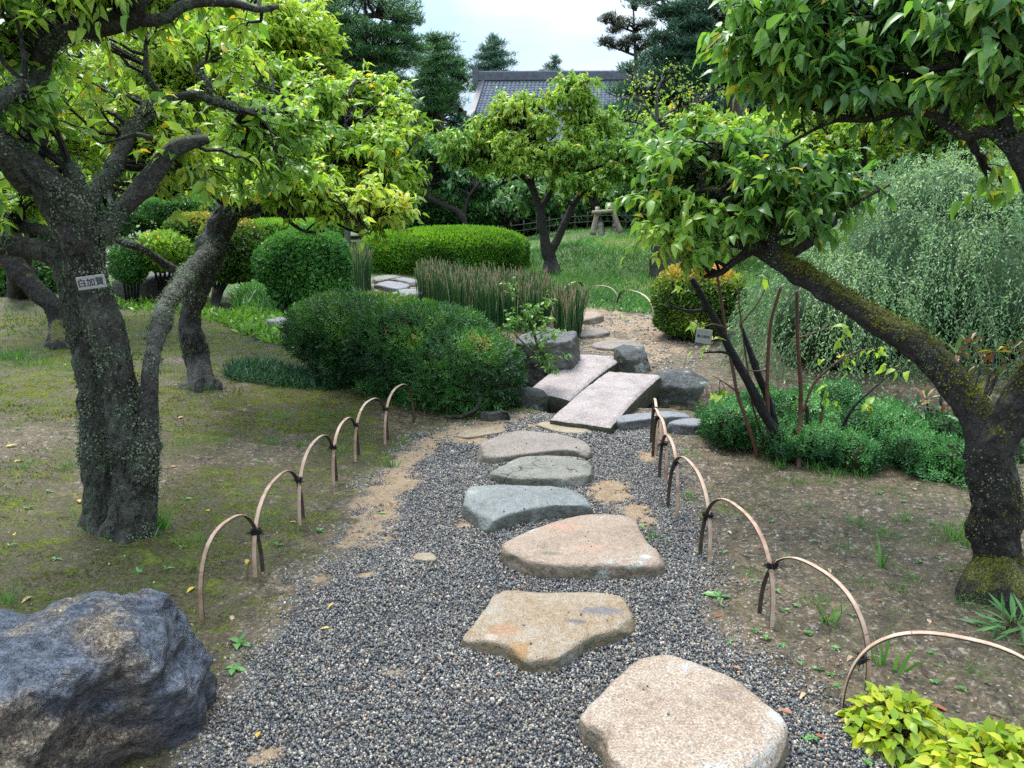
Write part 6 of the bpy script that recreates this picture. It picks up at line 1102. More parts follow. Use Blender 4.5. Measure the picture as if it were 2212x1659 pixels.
for f in np.linspace(0, 1, 9):
    q = E_ + (A_ - E_) * f + [-.1, 0, .16 - .5 * math.sin(math.pi * f)]
    if prev is not None: bar(prev, q, .42, .24, M_RIDGE, 'verge_tile', temple)
    prev = q
boxm([E_[0] + 1.2, 55.5, 0], [B_[0], 63, E_[2] + .1], M_PLASTER, 'wall', temple)
bk = np.array([A_, B_, B_ + [2, 8, -6.2], A_ + [.6, 8, -6.2]]); obj('back_roof', mesh('back_roof', bk, np.array([(0, 1, 2, 3)]), False, None, M_TILE), temple)
a_ = W(925., 311., 50.); b_ = W(985., 285., 50.); low = thing('side_roof', 'thin tiled edge of a lower roof slanting up between dark pines', 'roof', (float(a_[0]), 50, float(h(a_[0], 50))))
bar(a_, b_, .5, .22, M_TILE, 'verge_tile', low); bar(a_ + [0, .3, -.3], b_ + [0, .3, -.3], .3, .3, M_WOODD, 'barge_board', low); boxm([a_[0] + .5, 50.5, 0], [b_[0] + 3, 54, a_[2] - .2], M_WOODD, 'wall', low)
a_ = W(1440., 146., 46.); b_ = W(1518., 138., 46.); low = thing('gable_roof', 'dark gable top of another roof seen between the pines on the right', 'roof', (float(a_[0]), 46, float(h(a_[0], 46))))
bar(a_, b_, .5, .3, M_RIDGE, 'roof_ridge', low); bar(a_, W(1405., 330., 44.), .5, .2, M_TILE, 'verge_tile', low)
obj('roof_slope', mesh('roof_slope', np.array([a_ - [0, 0, .2], b_ - [0, 0, .2], W(1560., 330., 42.), W(1408., 330., 44.)]), np.array([(0, 3, 2, 1)]), False, None, M_TILE), low); boxm([a_[0] + .3, 46.5, 0], [b_[0] + .5, 50, a_[2] - 3.0], M_WOODD, 'wall', low)

# ================================================================== low fence, prop posts
M_POST = m_simple('weathered_log', (.27, .22, .17), .75, .2, .35, 12); M_POSTG = m_simple('grey_post', (.09, .085, .08), .8, .2, .3, 12); M_FBAM = m_simple('fence_bamboo', (.30, .26, .18), .6, .3, .3, 10)
fence = thing('low_fence', 'low post and rail fence running along the pale far path', 'fence', (0, 29.2, float(h(0, 29.2))))
xs__ = np.arange(-3.4, 9.6, .48)
for k, x in enumerate(xs__):
    z = float(h(x, 29.2)); V, Fs = bark_tube(np.array([[x, 29.2, z - .05, .028], [x + .01, 29.2, z + .3, .026], [x, 29.2, z + .62 + .03 * (k % 3), .024]]), 6, .2, .05, k); obj('post', mesh('post', V, Fs, True, None, M_POSTG), fence)
for zz in (.30, .52):
    V, Fs = bark_tube(np.array([[x, 29.15, float(h(x, 29.2)) + zz, .018] for x in xs__[::4]]), 6, .5, .03, 3); obj('rail', mesh('rail', V, Fs, True, None, M_POSTG), fence)
def log(parent, a, b, ra, rb, name='post', mat=None):
    m_ = (np.array(a) + np.array(b)) / 2; V, Fs = bark_tube(np.array([[*a, ra], [*m_, (ra + rb) / 2], [*b, rb]]), 12, .08, .04, 7); return obj(name, mesh(name, V, Fs, True, None, mat or M_POST), parent)
Yp = 20.5; prop = thing('tree_prop', 'wooden H shaped prop of two pale leaning logs under the far plum', 'tree support', W(1310., 505., Yp))
log(prop, W(1281., 507., Yp), W(1291., 447., Yp + .1), .075, .06); log(prop, W(1341., 503., Yp), W(1319., 443., Yp + .1), .075, .062); log(prop, W(1279., 459., Yp - .02), W(1324., 455., Yp), .05, .05, 'crossbar')
prop2 = thing('tree_prop', 'grey forked prop posts behind the lime leaves at the right edge of the lawn', 'tree support', W(1430., 505., 15.))
log(prop2, W(1418., 560., 15.), W(1442., 400., 15.1), .07, .055, mat=M_POSTG); log(prop2, W(1500., 560., 15.), W(1476., 420., 15.1), .07, .055, mat=M_POSTG); log(prop2, W(1436., 408., 14.9), W(1486., 400., 15.), .05, .05, 'crossbar', M_POSTG)
for (x, y0, y1, Y, lb) in ((752, 532, 470, 21, 'grey wooden post just left of the small horsetail clump'), (772, 500, 460, 24, 'short grey post farther off behind the small horsetail clump'), (722, 505, 465, 25, 'pale thin post far off above the round shrub')):
    p0 = W(float(x), float(y0), float(Y)); o = log(None, p0, W(float(x - 2), float(y1), float(Y)), .085, .08, 'wooden_post', M_POSTG); tag(o, lb, 'post')

# ================================================================== name boards
M_BOARD = m_simple('grey_board', (.27, .265, .245), .8, .2, .25, 60); M_INK = m_simple('black_ink', (.008, .008, .012), .7, .3, .1); M_PINKW = m_simple('board_side', (.40, .26, .20), .7, .2, .15, 60)
def board(label, c, w, hh, th, yaw, roll, text, size, mats, pitch=0):
    root = bpy.data.objects.new('name_board', None); COL.objects.link(root); root.location = [float(v) for v in c]; tag(root, label, 'name board')
    M = Matrix.Rotation(R(yaw), 4, 'Z') @ Matrix.Rotation(R(90 + pitch), 4, 'X') @ Matrix.Rotation(R(roll), 4, 'Z'); root.matrix_basis = Matrix.Translation(Vector(root.location)) @ M
    x, y, z = w / 2, hh / 2, th; e = .0015; V = np.array([(-x, -y, -z), (x, -y, -z), (x, y, -z), (-x, y, -z), (-x, -y, -e), (x, -y, -e), (x, y, -e), (-x, y, -e), (-x + e, -y + e, 0), (x - e, -y + e, 0), (x - e, y - e, 0), (-x + e, y - e, 0)])
    Q = [(3, 2, 1, 0), (0, 1, 5, 4), (1, 2, 6, 5), (2, 3, 7, 6), (3, 0, 4, 7), (4, 5, 9, 8), (5, 6, 10, 9), (6, 7, 11, 10), (7, 4, 8, 11), (8, 9, 10, 11)]
    b = bpy.data.objects.new('board', mesh('board', V, np.array(Q), False, None, mats, [0, 0, 1, 0, 1, 0, 0, 0, 0, 0] if len(mats) > 1 else None)); COL.objects.link(b); b.parent = root
    c_ = bpy.data.curves.new('lettering', 'FONT'); c_.body = text; c_.size = size; c_.align_x = 'CENTER'; c_.align_y = 'CENTER'; c_.extrude = .0004; c_.offset = size * .006; c_.materials.append(M_INK)
    l0 = bpy.data.objects.new('tmp', c_); COL.objects.link(l0); bpy.context.view_layer.update(); me = bpy.data.meshes.new_from_object(l0.evaluated_get(bpy.context.evaluated_depsgraph_get())); bpy.data.objects.remove(l0)
    l_ = bpy.data.objects.new('lettering', me); COL.objects.link(l_); l_.parent = root; l_.location = (0, -.001, .0008); return root
dpx = 3.235 / math.cos(R(0))
board('small grey wooden board with three black characters fixed to the thick plum trunk', W(196., 610., 3.17), .112, .055, .012, 6, 7.5, '白加賀', .036, [M_BOARD], 0)
nb = board('small hanging board with faint characters on the bare stemmed young plum', W(1519., 727., 4.10), .085, .078, .022, -30, -4, '青心姫梅', .018, [M_BOARD, M_PINKW], 0)

# ================================================================== young plum with bare stems, right of the water
M_REDST = m_simple('red_brown_shoot', (.10, .045, .032), .5, .35, .3, 60); M_BLKST = m_bark('bark_black_wet', (.014, .012, .013), (.10, .11, .09), .12)
b0 = float(G(1697., 992.)[1])
def st(pts, Yb=b0, dy=.0): return [(x, y, (None if i == len(pts) - 1 else Yb + dy * (1 - i / len(pts))), r) for i, (x, y, r) in enumerate(pts)][::-1]
tree('young_plum', 'young plum of bare black and red brown stems carrying the hanging name board', 'shrub', [
    ('stem', st([(1494, 601, 7), (1510, 628, 7), (1524, 656, 8), (1551, 705, 9), (1583, 764, 10), (1618, 826, 10), (1652, 896, 11), (1680, 941, 13), (1697, 992, 17)]), {'mat': M_BLKST, 'sides': 20, 'from': .8, 'use': .8}),
    ('stem', st([(1600, 701, 3), (1612, 735, 5), (1625, 771, 7), (1638, 809, 8), (1659, 861, 8), (1673, 910, 9), (1690, 985, 9)], dy=.1), {'mat': M_BLKST, 'sides': 16, 'from': .9}),
    ('stem', [(1524, 670, b0, 5), (1486, 672, b0 - .05, 3.5), (1444, 658, b0 - .1, 2)], {'mat': M_BLKST, 'sides': 10}), ('stem', [(1586, 771, b0, 5), (1562, 761, b0 - .03, 3.5), (1520, 762, b0 - .06, 2)], {'mat': M_BLKST, 'sides': 10}),
    ('stem', [(1560, 706, b0, 4), (1540, 700, b0 - .08, 2.5), (1519, 704, 4.09, 2), (1490, 690, 4.05, 1.2)], {'mat': M_REDST, 'thin': .8, 'sides': 8}),
    ('stem', st([(1550, 597, 3.5), (1562, 677, 4), (1572, 743, 4), (1583, 799, 4.5), (1593, 851, 4.5), (1614, 913, 5), (1638, 988, 5.5)]), {'mat': M_REDST, 'thin': .8, 'sides': 10, 'amp': .05, 'from': .8}),
    ('stem', st([(1590, 580, 1.6), (1600, 687, 2.2), (1614, 792, 2.5), (1625, 871, 2.8), (1656, 972, 3)], dy=.12), {'mat': M_REDST, 'thin': .8, 'sides': 8, 'amp': .05, 'from': .9}),
    ('stem', st([(1687, 618, 4), (1666, 694, 4.5), (1659, 764, 5), (1657, 826, 5), (1659, 896, 5.5), (1662, 992, 6)]), {'mat': M_REDST, 'thin': .8, 'sides': 10, 'amp': .05, 'from': .9}),
    ('stem', st([(1722, 628, 4.5), (1723, 729, 5), (1729, 826, 5.5), (1729, 896, 6), (1726, 1010, 7)], dy=-.1), {'mat': M_REDST, 'thin': .8, 'sides': 12, 'amp': .05, 'from': .9}),
    ('stem', [(1734, 890, b0 - .1, 4), (1756, 833, b0 - .1, 3.6), (1784, 802, b0 - .12, 3), (1822, 774, b0 - .15, 2.4), (1861, 757, b0 - .15, 2), (1899, 753, b0 - .15, 1.2)], {'mat': M_REDST, 'thin': .8, 'sides': 10, 'from': .3}),
    ('stem', st([(1742, 876, 5), (1747, 930, 6), (1752, 985, 7)]), {'mat': M_BLKST, 'sides': 12, 'from': .9}),
    ('stem', st([(1947, 790, 1.2), (1878, 847, 2), (1840, 885, 3.5), (1812, 941, 4), (1784, 1005, 4.5)], dy=-.1), {'mat': M_BLKST, 'sides': 10, 'from': .5}),
    ('stem', st([(1781, 861, 2.5), (1772, 920, 3), (1770, 985, 4)]), {'mat': M_REDST, 'thin': .8, 'sides': 8, 'from': .6}),
    ('stem', [(1600, 701, b0, 3), (1640, 650, b0, 2), (1662, 600, b0, 1.5)], {'mat': M_REDST, 'thin': .8, 'sides': 8, 'from': .6}), ('stem', [(1657, 800, b0, 3), (1620, 800, b0, 2), (1560, 776, b0, 1)], {'mat': M_REDST, 'thin': .8, 'sides': 8, 'from': .6}),
    ('stem', [(1724, 730, b0, 2.5), (1770, 715, b0, 1.5), (1815, 700, b0, 1)], {'mat': M_REDST, 'thin': .8, 'sides': 8, 'from': .6}), ('stem', [(1597, 850, b0, 3), (1570, 830, b0 - .05, 2), (1540, 812, b0 - .1, 1)], {'mat': M_REDST, 'thin': .8, 'sides': 8, 'from': .6})],
    [(1835, 735, b0 - .15, 30, 30, .08, 3), (1900, 752, b0 - .15, 22, 18, .06, 2), (1945, 800, b0 - .15, 14, 22, .05, 1), (1815, 790, b0 - .12, 22, 26, .06, 2), (1778, 850, b0 - .1, 22, 20, .06, 2), (1565, 850, b0 - .1, 16, 18, .05, 1), (1470, 640, b0 - .1, 24, 24, .06, 2), (1510, 700, b0 - .1, 20, 20, .05, 1), (1590, 620, b0, 40, 40, .1, 2), (1860, 890, b0 - .1, 30, 22, .06, 2), (1540, 760, b0, 30, 20, .05, 2)],
    M_BLKST, LF_LIME, seed=70, ll=.058, wr=.6, sub=2, per=2, sublen=.09, tw=(.0035, .0015), knots=2, droop=.8, flare=.6)

# nandina seedling in front of the cracked rock
M_GST = m_simple('green_stem', (.05, .09, .02), .5, .3)
tree('nandina', 'slender bright green seedling with tiny paired leaflets in front of the cracked rock', 'plant', [('stem', [(1178, 800, 6.2, 4), (1160, 740, 6.2, 3), (1135, 670, 6.2, 2), (1112, 618, 6.2, 1.2)], {'sides': 8, 'mat': M_GST}), ('stem', [(1165, 760, 6.2, 2.5), (1150, 700, 6.15, 2), (1180, 650, 6.1, 1.2)], {'sides': 8, 'mat': M_GST}),
    ('stem', [(1170, 780, 6.2, 2.5), (1120, 730, 6.1, 1.8), (1098, 700, 6.1, 1)], {'sides': 8, 'mat': M_GST})],
    [(1112, 640, 6.2, 14, 30, .08, 4), (1150, 690, 6.15, 30, 30, .1, 8), (1170, 650, 6.1, 20, 25, .1, 4), (1105, 710, 6.1, 25, 25, .1, 6), (1170, 730, 6.15, 28, 26, .1, 8), (1190, 790, 6.1, 30, 25, .1, 6)], M_GST, LF_GC, seed=71, leaf='mid', ll=.034, wr=.55, sub=4, per=8, sublen=.12, tw=(.0025, .0012), droop=.2, knots=0)
# bare fine branched tree before the dark pines
tree('bare_tree', 'nearly bare pale branched tree between the lone plum and the near right leaves', 'tree', [('trunk', [(1425, 420, 19, 7), (1422, 340, 19, 6), (1421, 271, 19, 5), (1419, 201, 19, 4), (1440, 160, 19, 2.5), (1450, 140, 19, 1.5)], {'sides': 10, 'mat': M_DEADW, 'use': .2}),
    ('branch', [(1421, 265, 19, 4), (1400, 236, 19, 3.4), (1383, 212, 19, 3), (1366, 184, 19, 2.4), (1348, 150, 19, 1.4)], {'sides': 8, 'mat': M_DEADW}), ('branch', [(1422, 290, 19, 3.5), (1390, 270, 19, 2.6), (1350, 258, 19, 1.6)], {'sides': 8, 'mat': M_DEADW}),
    ('branch', [(1422, 260, 19, 3.5), (1460, 235, 19, 2.8), (1500, 225, 19, 2), (1560, 190, 19, 1.4)], {'sides': 8, 'mat': M_DEADW})],
    [(1370, 190, 19, 45, 40, .8, 30), (1440, 180, 19, 50, 45, .8, 34), (1500, 220, 19, 50, 35, .8, 30), (1370, 260, 19, 50, 30, .8, 24), (1470, 270, 19, 60, 30, .8, 26), (1540, 200, 19, 40, 40, .8, 16)], M_DEADW, LF_LIME, seed=72, leaf='mid', ll=.09, sub=4, per=1, sublen=.4, tw=(.012, .006), knots=0)

# ================================================================== rhododendron
def rhodo():
    rg = np.random.default_rng(5); root = thing('rhododendron', 'rhododendron with whorls of long green leaves brown underneath, behind the mossy arm', 'shrub', G(2075., 960.))
    key = []
    for k in range(8): 
        V, Fs, tt = leaves('lance', np.zeros((1, 3)), np.array([[0, 1., 0]]), np.array([[0, 0, 1.]]), 1.0, .27, .16, .5, np.array([(.05, .2, .3, .5, .65, .8, .9, 1.)[k]]), rg); key.append(mesh('leaf', V, Fs, True, {'tint': tt}, LF_RHO))
    spots = [(2065, 765, 4.9), (2190, 752, 5.0), (2120, 790, 4.9), (2000, 862, 4.7), (2035, 895, 4.6), (2110, 850, 4.8), (2155, 815, 4.9), (2088, 820, 4.8), (2150, 880, 4.7), (2065, 910, 4.6), (2205, 800, 4.9), (1985, 880, 4.7), (2030, 810, 4.9), (2180, 850, 4.8), (2120, 915, 4.6), (2090, 745, 5.0), (2150, 760, 5.0), (2055, 855, 4.7)]
    S = []; base = G(2085., 960.)
    for (x, y, Y) in spots:
        c = W(float(x), float(y), Y); t = np.linspace(0, 1, 8)[:, None]; m_ = (base + c) / 2 + rg.normal(0, .06, 3) + [0, 0, -.05]; S.append((1 - t) ** 2 * (base + rg.normal(0, .05, 3) * [1, 1, 0]) + 2 * t * (1 - t) * m_ + t ** 2 * c)
        ax = nrm(c - base + [0, -.1, .35]); u = nrm(np.cross(ax, [1, .2, 0])); v = np.cross(ax, u)
        for j in range(11):
            a = j * 2.4 + rg.uniform(-.2, .2); el = rg.uniform(-.35, .55) if j < 8 else rg.uniform(.8, 1.2); d = nrm((u * math.cos(a) + v * math.sin(a)) * math.cos(el) + ax * math.sin(el)); n_ = nrm(ax - d * (ax @ d)); s_ = np.cross(d, n_); L_ = rg.uniform(.085, .13)
            under = d[1] > .2 and d[2] > -.1; o = bpy.data.objects.new('leaf', key[int(rg.choice([0, 1, 2]) if rg.random() < .42 else rg.choice([3, 4, 5, 6], p=[.3, .35, .25, .1]))]); 
            if rg.random() < .04: o.data = key[7]
            COL.objects.link(o); o.parent = root; o.matrix_parent_inverse = Matrix.Translation(-Vector(root.location)); p = c + d * .012
            o.matrix_basis = Matrix(((s_[0] * L_, d[0] * L_, n_[0] * L_, p[0]), (s_[1] * L_, d[1] * L_, n_[1] * L_, p[1]), (s_[2] * L_, d[2] * L_, n_[2] * L_, p[2]), (0, 0, 0, 1)))
    V, Q = tubes(np.array(S), np.repeat(np.linspace(.012, .005, 8)[None], len(S), 0), 6); obj('stems', mesh('stems', V, Q, True, None, M_TWIG), root, 'stuff')
rhodo()

# ================================================================== yellow green clumps, near right
def clump(name, label, cat, c, R3, n, ll, wr, mat, seed, kind='full', singles=300, droop=.35, curl=.15, fold=.15):
    rg = np.random.default_rng(seed); root = thing(name, label, cat, c); u = nrm(rg.normal(size=(n, 3))); u[:, 2] = np.abs(u[:, 2]); u = nrm(u * [1, 1, 1.1]) * (1 - .55 * rg.random((n, 1)) ** 2.2); p = c + u * R3 * (1 + .2 * fbm((c + u * R3) * 9, 2, seed))[:, None]
    p[:, 2] = np.maximum(p[:, 2], h(p[:, 0], p[:, 1]) + .012); d = nrm(u * [1, 1, .3] + rg.normal(0, .5, (n, 3)) - [0, 0, droop]); nn_ = nrm(u * .5 + rg.normal(0, .35, (n, 3)) + [0, -.25, .9]); L_ = ll * np.clip(rg.normal(1, .22, n), .5, 1.5)
    m = 5; t = np.linspace(0, 1, m)[None, :, None]; k = rg.permutation(n)[:n // 2]; B = np.c_[c[:2] + (p[k, :2] - c[:2]) * .35, h(p[k, 0], p[k, 1]) - .01]; C = B[:, None] * (1 - t) + p[k][:, None] * t + np.c_[rg.normal(0, .01, (len(k), 2)), np.full(len(k), .02)][:, None] * np.sin(t * np.pi)
    V, Q = tubes(C, np.full((len(k), m), .0012), 4); obj('stems', mesh('stems', V, Q, True, None, M_REDST), root, 'stuff')
    T_ = np.clip(.25 + .5 * u[:, 2] + rg.normal(0, .15, n), 0, .95); T_[rg.random(n) < .03] = 1
    if singles: kk = single_leaves(root, kind, p, d, nn_, L_, wr, mat, curl, fold, rg, singles)
    else: kk = np.ones(n, bool)
    V, Fs, tt = leaves(kind, p[kk], d[kk], nn_[kk], L_[kk], wr, curl, fold, T_[kk], rg); obj('foliage', mesh('foliage', V, Fs, True, {'tint': tt}, mat), root, 'stuff')
clump('epimedium', 'smaller yellow green leafy clump at the foot of the big right hoop', 'ground plant', G(1935., 1590.), np.array([.135, .13, .115]), 460, .038, .72, LF_EPI, 1)
clump('epimedium', 'larger yellow green leafy clump filling the near right corner', 'ground plant', G(2165., 1700.), np.array([.21, .17, .15]), 620, .042, .74, LF_EPI, 2)
clump('seedling_clump', 'fresh dark green tussock with long leaves at the right foot of the mossy plum', 'plant', G(2190., 1365.), np.array([.06, .05, .07]), 60, .10, .12, LF_WEED, 3, 'lance', 0, .1)

# ================================================================== weeds, sprouts, fallen leaves
def zone(x, y):
    if x > 1400:
        return ('by the yellow green clumps' if y > 1440 else 'between the first and second right hoops and the plum' if y > 1330 else 'beside the second and third right hoops' if y > 1215 and x < 1850 else 'near the foot of the mossy plum' if x > 1850 and y > 1160 else
                'along the front of the blue green juniper' if y < 1080 else 'beside the fourth right hoop' if x < 1700 else 'on the open soil before the juniper')
    return ('next to the boulder' if y > 1270 else 'around the foot of the name board plum' if y > 1080 and x < 420 else 'beside the second and third left hoops' if y > 1080 else 'at the far left edge' if x < 120 else 'left of the lichened trunk' if x < 220 else 'by the farther left hoops' if x > 560 else 'between the two left plums' if y > 860 else 'before the pale ground cover')
def rosette(name, label, x, y, n, ll, wr, seed, mat=None, rise=.35, group=None, kind='lance'):
    rg = np.random.default_rng(seed); c = G(float(x), float(y)); a = np.arange(n) * 2.4 + rg.uniform(-.3, .3, n); e = rg.uniform(.05, rise, n) + np.linspace(0, .5, n) * rise; d = np.stack([np.cos(a) * np.cos(e), np.sin(a) * np.cos(e), np.sin(e)], -1)
    V, Fs, tt = leaves(kind, np.zeros((n, 3)) + [0, 0, .004], d, nrm(np.array([0, 0, 1.]) + rg.normal(0, .12, (n, 3))), ll * np.linspace(1.1, .6, n) * rg.uniform(.8, 1.15, n), wr, .25, .3, rg.uniform(.2, .95, n), rg)
    o = obj(name, mesh(name, V, Fs, True, {'tint': tt}, mat or LF_WEED)); o.location = [float(v) for v in c]; return tag(o, label, 'weed', group)
def tuft(label, x, y, n, hh, seed, w=.05, spreadr=.03, group=None, mat=None):
    rg = np.random.default_rng(seed); c = G(float(x), float(y)); P = np.c_[rg.normal(0, spreadr, (n, 2)), np.zeros(n)]; d = np.c_[P[:, :2] / max(spreadr, .01) * .22 + rg.normal(0, .18, (n, 2)), np.ones(n)]
    V, Fs, tt = leaves('blade', P, nrm(d), nrm(np.c_[rg.normal(0, 1, (n, 2)), np.zeros(n)]), hh * rg.uniform(.5, 1.2, n), w, .35, 0, rg.uniform(.2, .9, n), rg)
    o = obj('grass_tuft', mesh('grass_tuft', V, Fs, True, {'tint': tt}, mat or LF_GRASS)); o.location = [float(v) for v in c]; return tag(o, label, 'grass tuft', group)
rosette('broad_leaf_weed', 'broad leaved weed with long pointed leaves between the second and third right hoops', 1552, 1290, 7, .075, .34, 1)
rosette('broad_leaf_weed', 'upright broad leaved seedling on the moss just right of the boulder', 514, 1392, 6, .060, .42, 2, rise=.9)
rosette('broad_leaf_weed', 'flat pale broad leaved seedling at the gravel edge beside the boulder', 503, 1446, 6, .055, .45, 3)
rosette('broad_leaf_weed', 'two tall pale leaves growing from the foot of the thick lichened trunk', 205, 1050, 4, .09, .45, 4, rise=1.0)
gR, gL = 'small weeds on the soil right of the path', 'small weeds on the moss left of the path'
for k, (x, y) in enumerate([(1631, 1257), (1680, 1278), (1694, 1320), (1631, 1365), (1576, 1386), (1690, 1396), (1729, 1435), (1767, 1449), (1795, 1459), (1805, 1483), (1805, 1402), (2013, 1414), (2027, 1438), (2163, 1462), (2017, 1476), (2079, 1490), (1756, 1595), (1874, 1650), (1562, 1195), (1513, 1198), (2027, 1205), (1722, 1310), (1517, 1119), (1666, 1129), (2208, 1396), (1990, 1100), (1950, 1085), (1900, 1065), (1860, 1050), (2010, 1130), (1830, 1120), (1780, 1120), (1700, 1200), (1760, 1170), (1655, 1380), (1745, 1370), (1840, 1330), (1740, 1600), (2110, 1350), (1985, 1215)]):
    rosette('rosette_weed', 'little green rosette weed ' + zone(x, y), x, y, 4 + (k * 7) % 6, .022 + .006 * ((k * 5) % 5), .42 + .07 * (k % 4), 100 + k, group=gR, rise=.25 + .15 * (k % 4), kind='lance' if k % 3 else 'full')
for k, (x, y) in enumerate([(205, 1190), (392, 1185), (104, 1064), (38, 930), (104, 972), (160, 922), (448, 724), (455, 887), (360, 1230), (120, 1210), (600, 1180), (690, 1150), (470, 1040), (560, 1000), (300, 1240), (540, 880), (640, 870), (60, 1100), (20, 1180), (400, 1080)]):
    rosette('rosette_weed', 'little green rosette weed ' + zone(x, y), x, y, 3 + (k * 7) % 6, .030 + .008 * ((k * 5) % 5), .30 + .07 * (k % 4), 200 + k, rise=.3 + .25 * (k % 4), group=gL, kind='lance' if k % 3 else 'full')
for k, (x, y, n, hh) in enumerate([(1617, 1240, 60, .045), (1766, 1302, 70, .05), (1854, 1135, 60, .06), (1912, 1158, 60, .07), (1954, 1126, 60, .07), (1829, 1188, 50, .05), (1905, 1222, 40, .045), (1944, 1275, 50, .05), (1978, 1255, 50, .05), (1878, 1268, 50, .045), (2083, 1310, 60, .05), (2103, 1460, 60, .05), (1808, 1260, 40, .045),
        (1687, 1010, 70, .07), (1763, 1016, 90, .08), (1805, 1030, 50, .08), (1722, 1043, 80, .05), (1788, 1046, 80, .05), (1482, 1075, 60, .05), (1489, 984, 50, .05), (1861, 1034, 40, .06), (1415, 1165, 30, .07), (1750, 1100, 60, .04), (1990, 1175, 40, .05), (2120, 1100, 50, .06), (1650, 1060, 40, .04), (1930, 1330, 40, .04)]):
    tuft('fine green grass tuft ' + zone(x, y), x, y, n, hh, 300 + k, w=.045, spreadr=.028, group='grass tufts on the right soil')
tuft('lushest bright grass tuft, at the left side of the mossy plum foot', 2075, 1165, 260, .075, 330, w=.05, spreadr=.06)
tuft('tall single blades of yellow grass in front of the leaning plum', 1905, 1225, 9, .17, 331, w=.045, spreadr=.006)
tuft('tall broad grass blades between the big right hoop and the third hoop', 1788, 1345, 9, .13, 332, w=.09, spreadr=.015)
tuft('broad drooping grass blades behind the yellow green clump', 1925, 1452, 12, .13, 333, w=.08, spreadr=.03)
tuft('grass tuft growing at the right foot of the thick lichened trunk', 345, 1140, 90, .11, 334, w=.04, spreadr=.022)
tuft('pale spiky grass tuft by the third left hoop', 652, 967, 40, .06, 335, w=.09, spreadr=.02)
tuft('spiky pale grass tuft on the sand left of the gravel, near the fifth left hoop', 845, 1008, 40, .07, 336, w=.09, spreadr=.02)
for k, (x, y, n, hh) in enumerate([(25, 775, 200, .12), (70, 790, 120, .1), (140, 800, 80, .08), (480, 700, 60, .08), (20, 1300, 60, .06), (60, 1010, 50, .06), (150, 1010, 60, .06), (610, 905, 60, .06), (590, 960, 50, .06), (700, 900, 40, .06), (560, 1130, 50, .05), (420, 1170, 50, .05), (400, 960, 50, .05), (480, 960, 50, .05), (730, 980, 40, .05)]):
    tuft('fine green grass tuft ' + zone(x, y), x, y, n, hh, 350 + k, w=.045, spreadr=.03 if k > 3 else .10, group='grass tufts in the left moss')
for k, (x, y, n, hh) in enumerate([(190, 1150, 40, .06), (250, 1158, 50, .05), (310, 1156, 60, .07), (345, 1100, 30, .05), (175, 1120, 30, .05), (410, 842, 40, .06), (450, 845, 40, .06), (2100, 1275, 40, .05), (2130, 1300, 50, .06), (2070, 1240, 40, .05), (2180, 1320, 50, .06)]):
    tuft('short grass sprouting at the foot of the ' + ('name board plum' if x < 360 else 'slimmer lichened plum' if x < 500 else 'dark mossy plum'), x, y, n, hh, 400 + k, w=.05, spreadr=.03, group='grass at the tree feet')
LF_DRY = {c: leaf_mat('fallen_' + c, [(0, a), (1, b)], rough=.5, trans=.15) for c, a, b in (('yellow', (.45, .30, .04), (.55, .40, .08)), ('brown', (.22, .075, .03), (.28, .11, .05)), ('tan', (.42, .27, .14), (.50, .36, .22)), ('green', (.10, .22, .04), (.14, .28, .06)))}
def fallen(x, y, c, ll, k, label, group=None):
    rg = np.random.default_rng(k); p = G(float(x), float(y)); a = rg.uniform(0, 6.28); V, Fs, tt = leaves('full', np.zeros((1, 3)) + [0, 0, .006], np.array([[math.cos(a), math.sin(a), .06]]), nrm(np.array([[rg.normal(0, .25), rg.normal(0, .25), 1.]])), ll, .5, .18, .35, np.array([rg.random()]), rg)
    o = obj('fallen_leaf', mesh('fallen_leaf', V, Fs, True, {'tint': tt}, LF_DRY[c])); o.location = [float(v) for v in p]; tag(o, label, 'fallen leaf', group)
for k, (x, y) in enumerate([(722, 1307), (713, 1359), (555, 1597)]): fallen(x, y, 'yellow', .035, k, 'small yellow leaf lying on the dark gravel left of the stones', 'yellow leaves on the gravel')
for k, (x, y) in enumerate([(500, 1343), (535, 1211), (33, 1159), (69, 1291), (451, 1107), (12, 967), (97, 774), (45, 774), (170, 1081), (310, 1300), (140, 790), (250, 1160), (385, 905), (560, 820), (620, 870), (470, 800), (30, 1000), (420, 1270), (640, 1130), (380, 1010)]): fallen(x, y, 'yellow' if k % 3 else 'tan', .045 if y > 1000 else .06, 20 + k, 'fallen ' + ('yellow' if k % 3 else 'tan') + ' leaf ' + zone(x, y), 'fallen leaves on the left moss')
for k, (x, y) in enumerate([(1572, 1149), (1760, 1590), (1840, 1420), (1890, 1300), (2010, 1350), (1700, 1130), (1790, 1230), (1640, 1180), (1980, 1060), (2060, 1230), (1830, 1080), (1600, 1450), (1740, 1500), (1560, 1330)]): fallen(x, y, 'brown' if k % 2 else 'tan', .035, 50 + k, 'fallen ' + ('brown' if k % 2 else 'tan') + ' leaf ' + zone(x, y), 'fallen leaves on the right soil')
fallen(1712, 1546, 'brown', .05, 70, 'reddish brown curled leaf right of the biggest stepping stone'); fallen(1915, 1615, 'brown', .075, 71, 'big torn brown leaf below the smaller yellow green clump'); fallen(1380, 1200 - 66, 'green', .045, 72, 'small green leaf lying on the sand right of the blue grey stone')
fallen(835, 1110, 'green', .045, 73, 'green leaf fragment on the left edge of the gravel'); fallen(2010, 1525, 'brown', .06, 74, 'brown leaf lying between the two yellow green clumps')

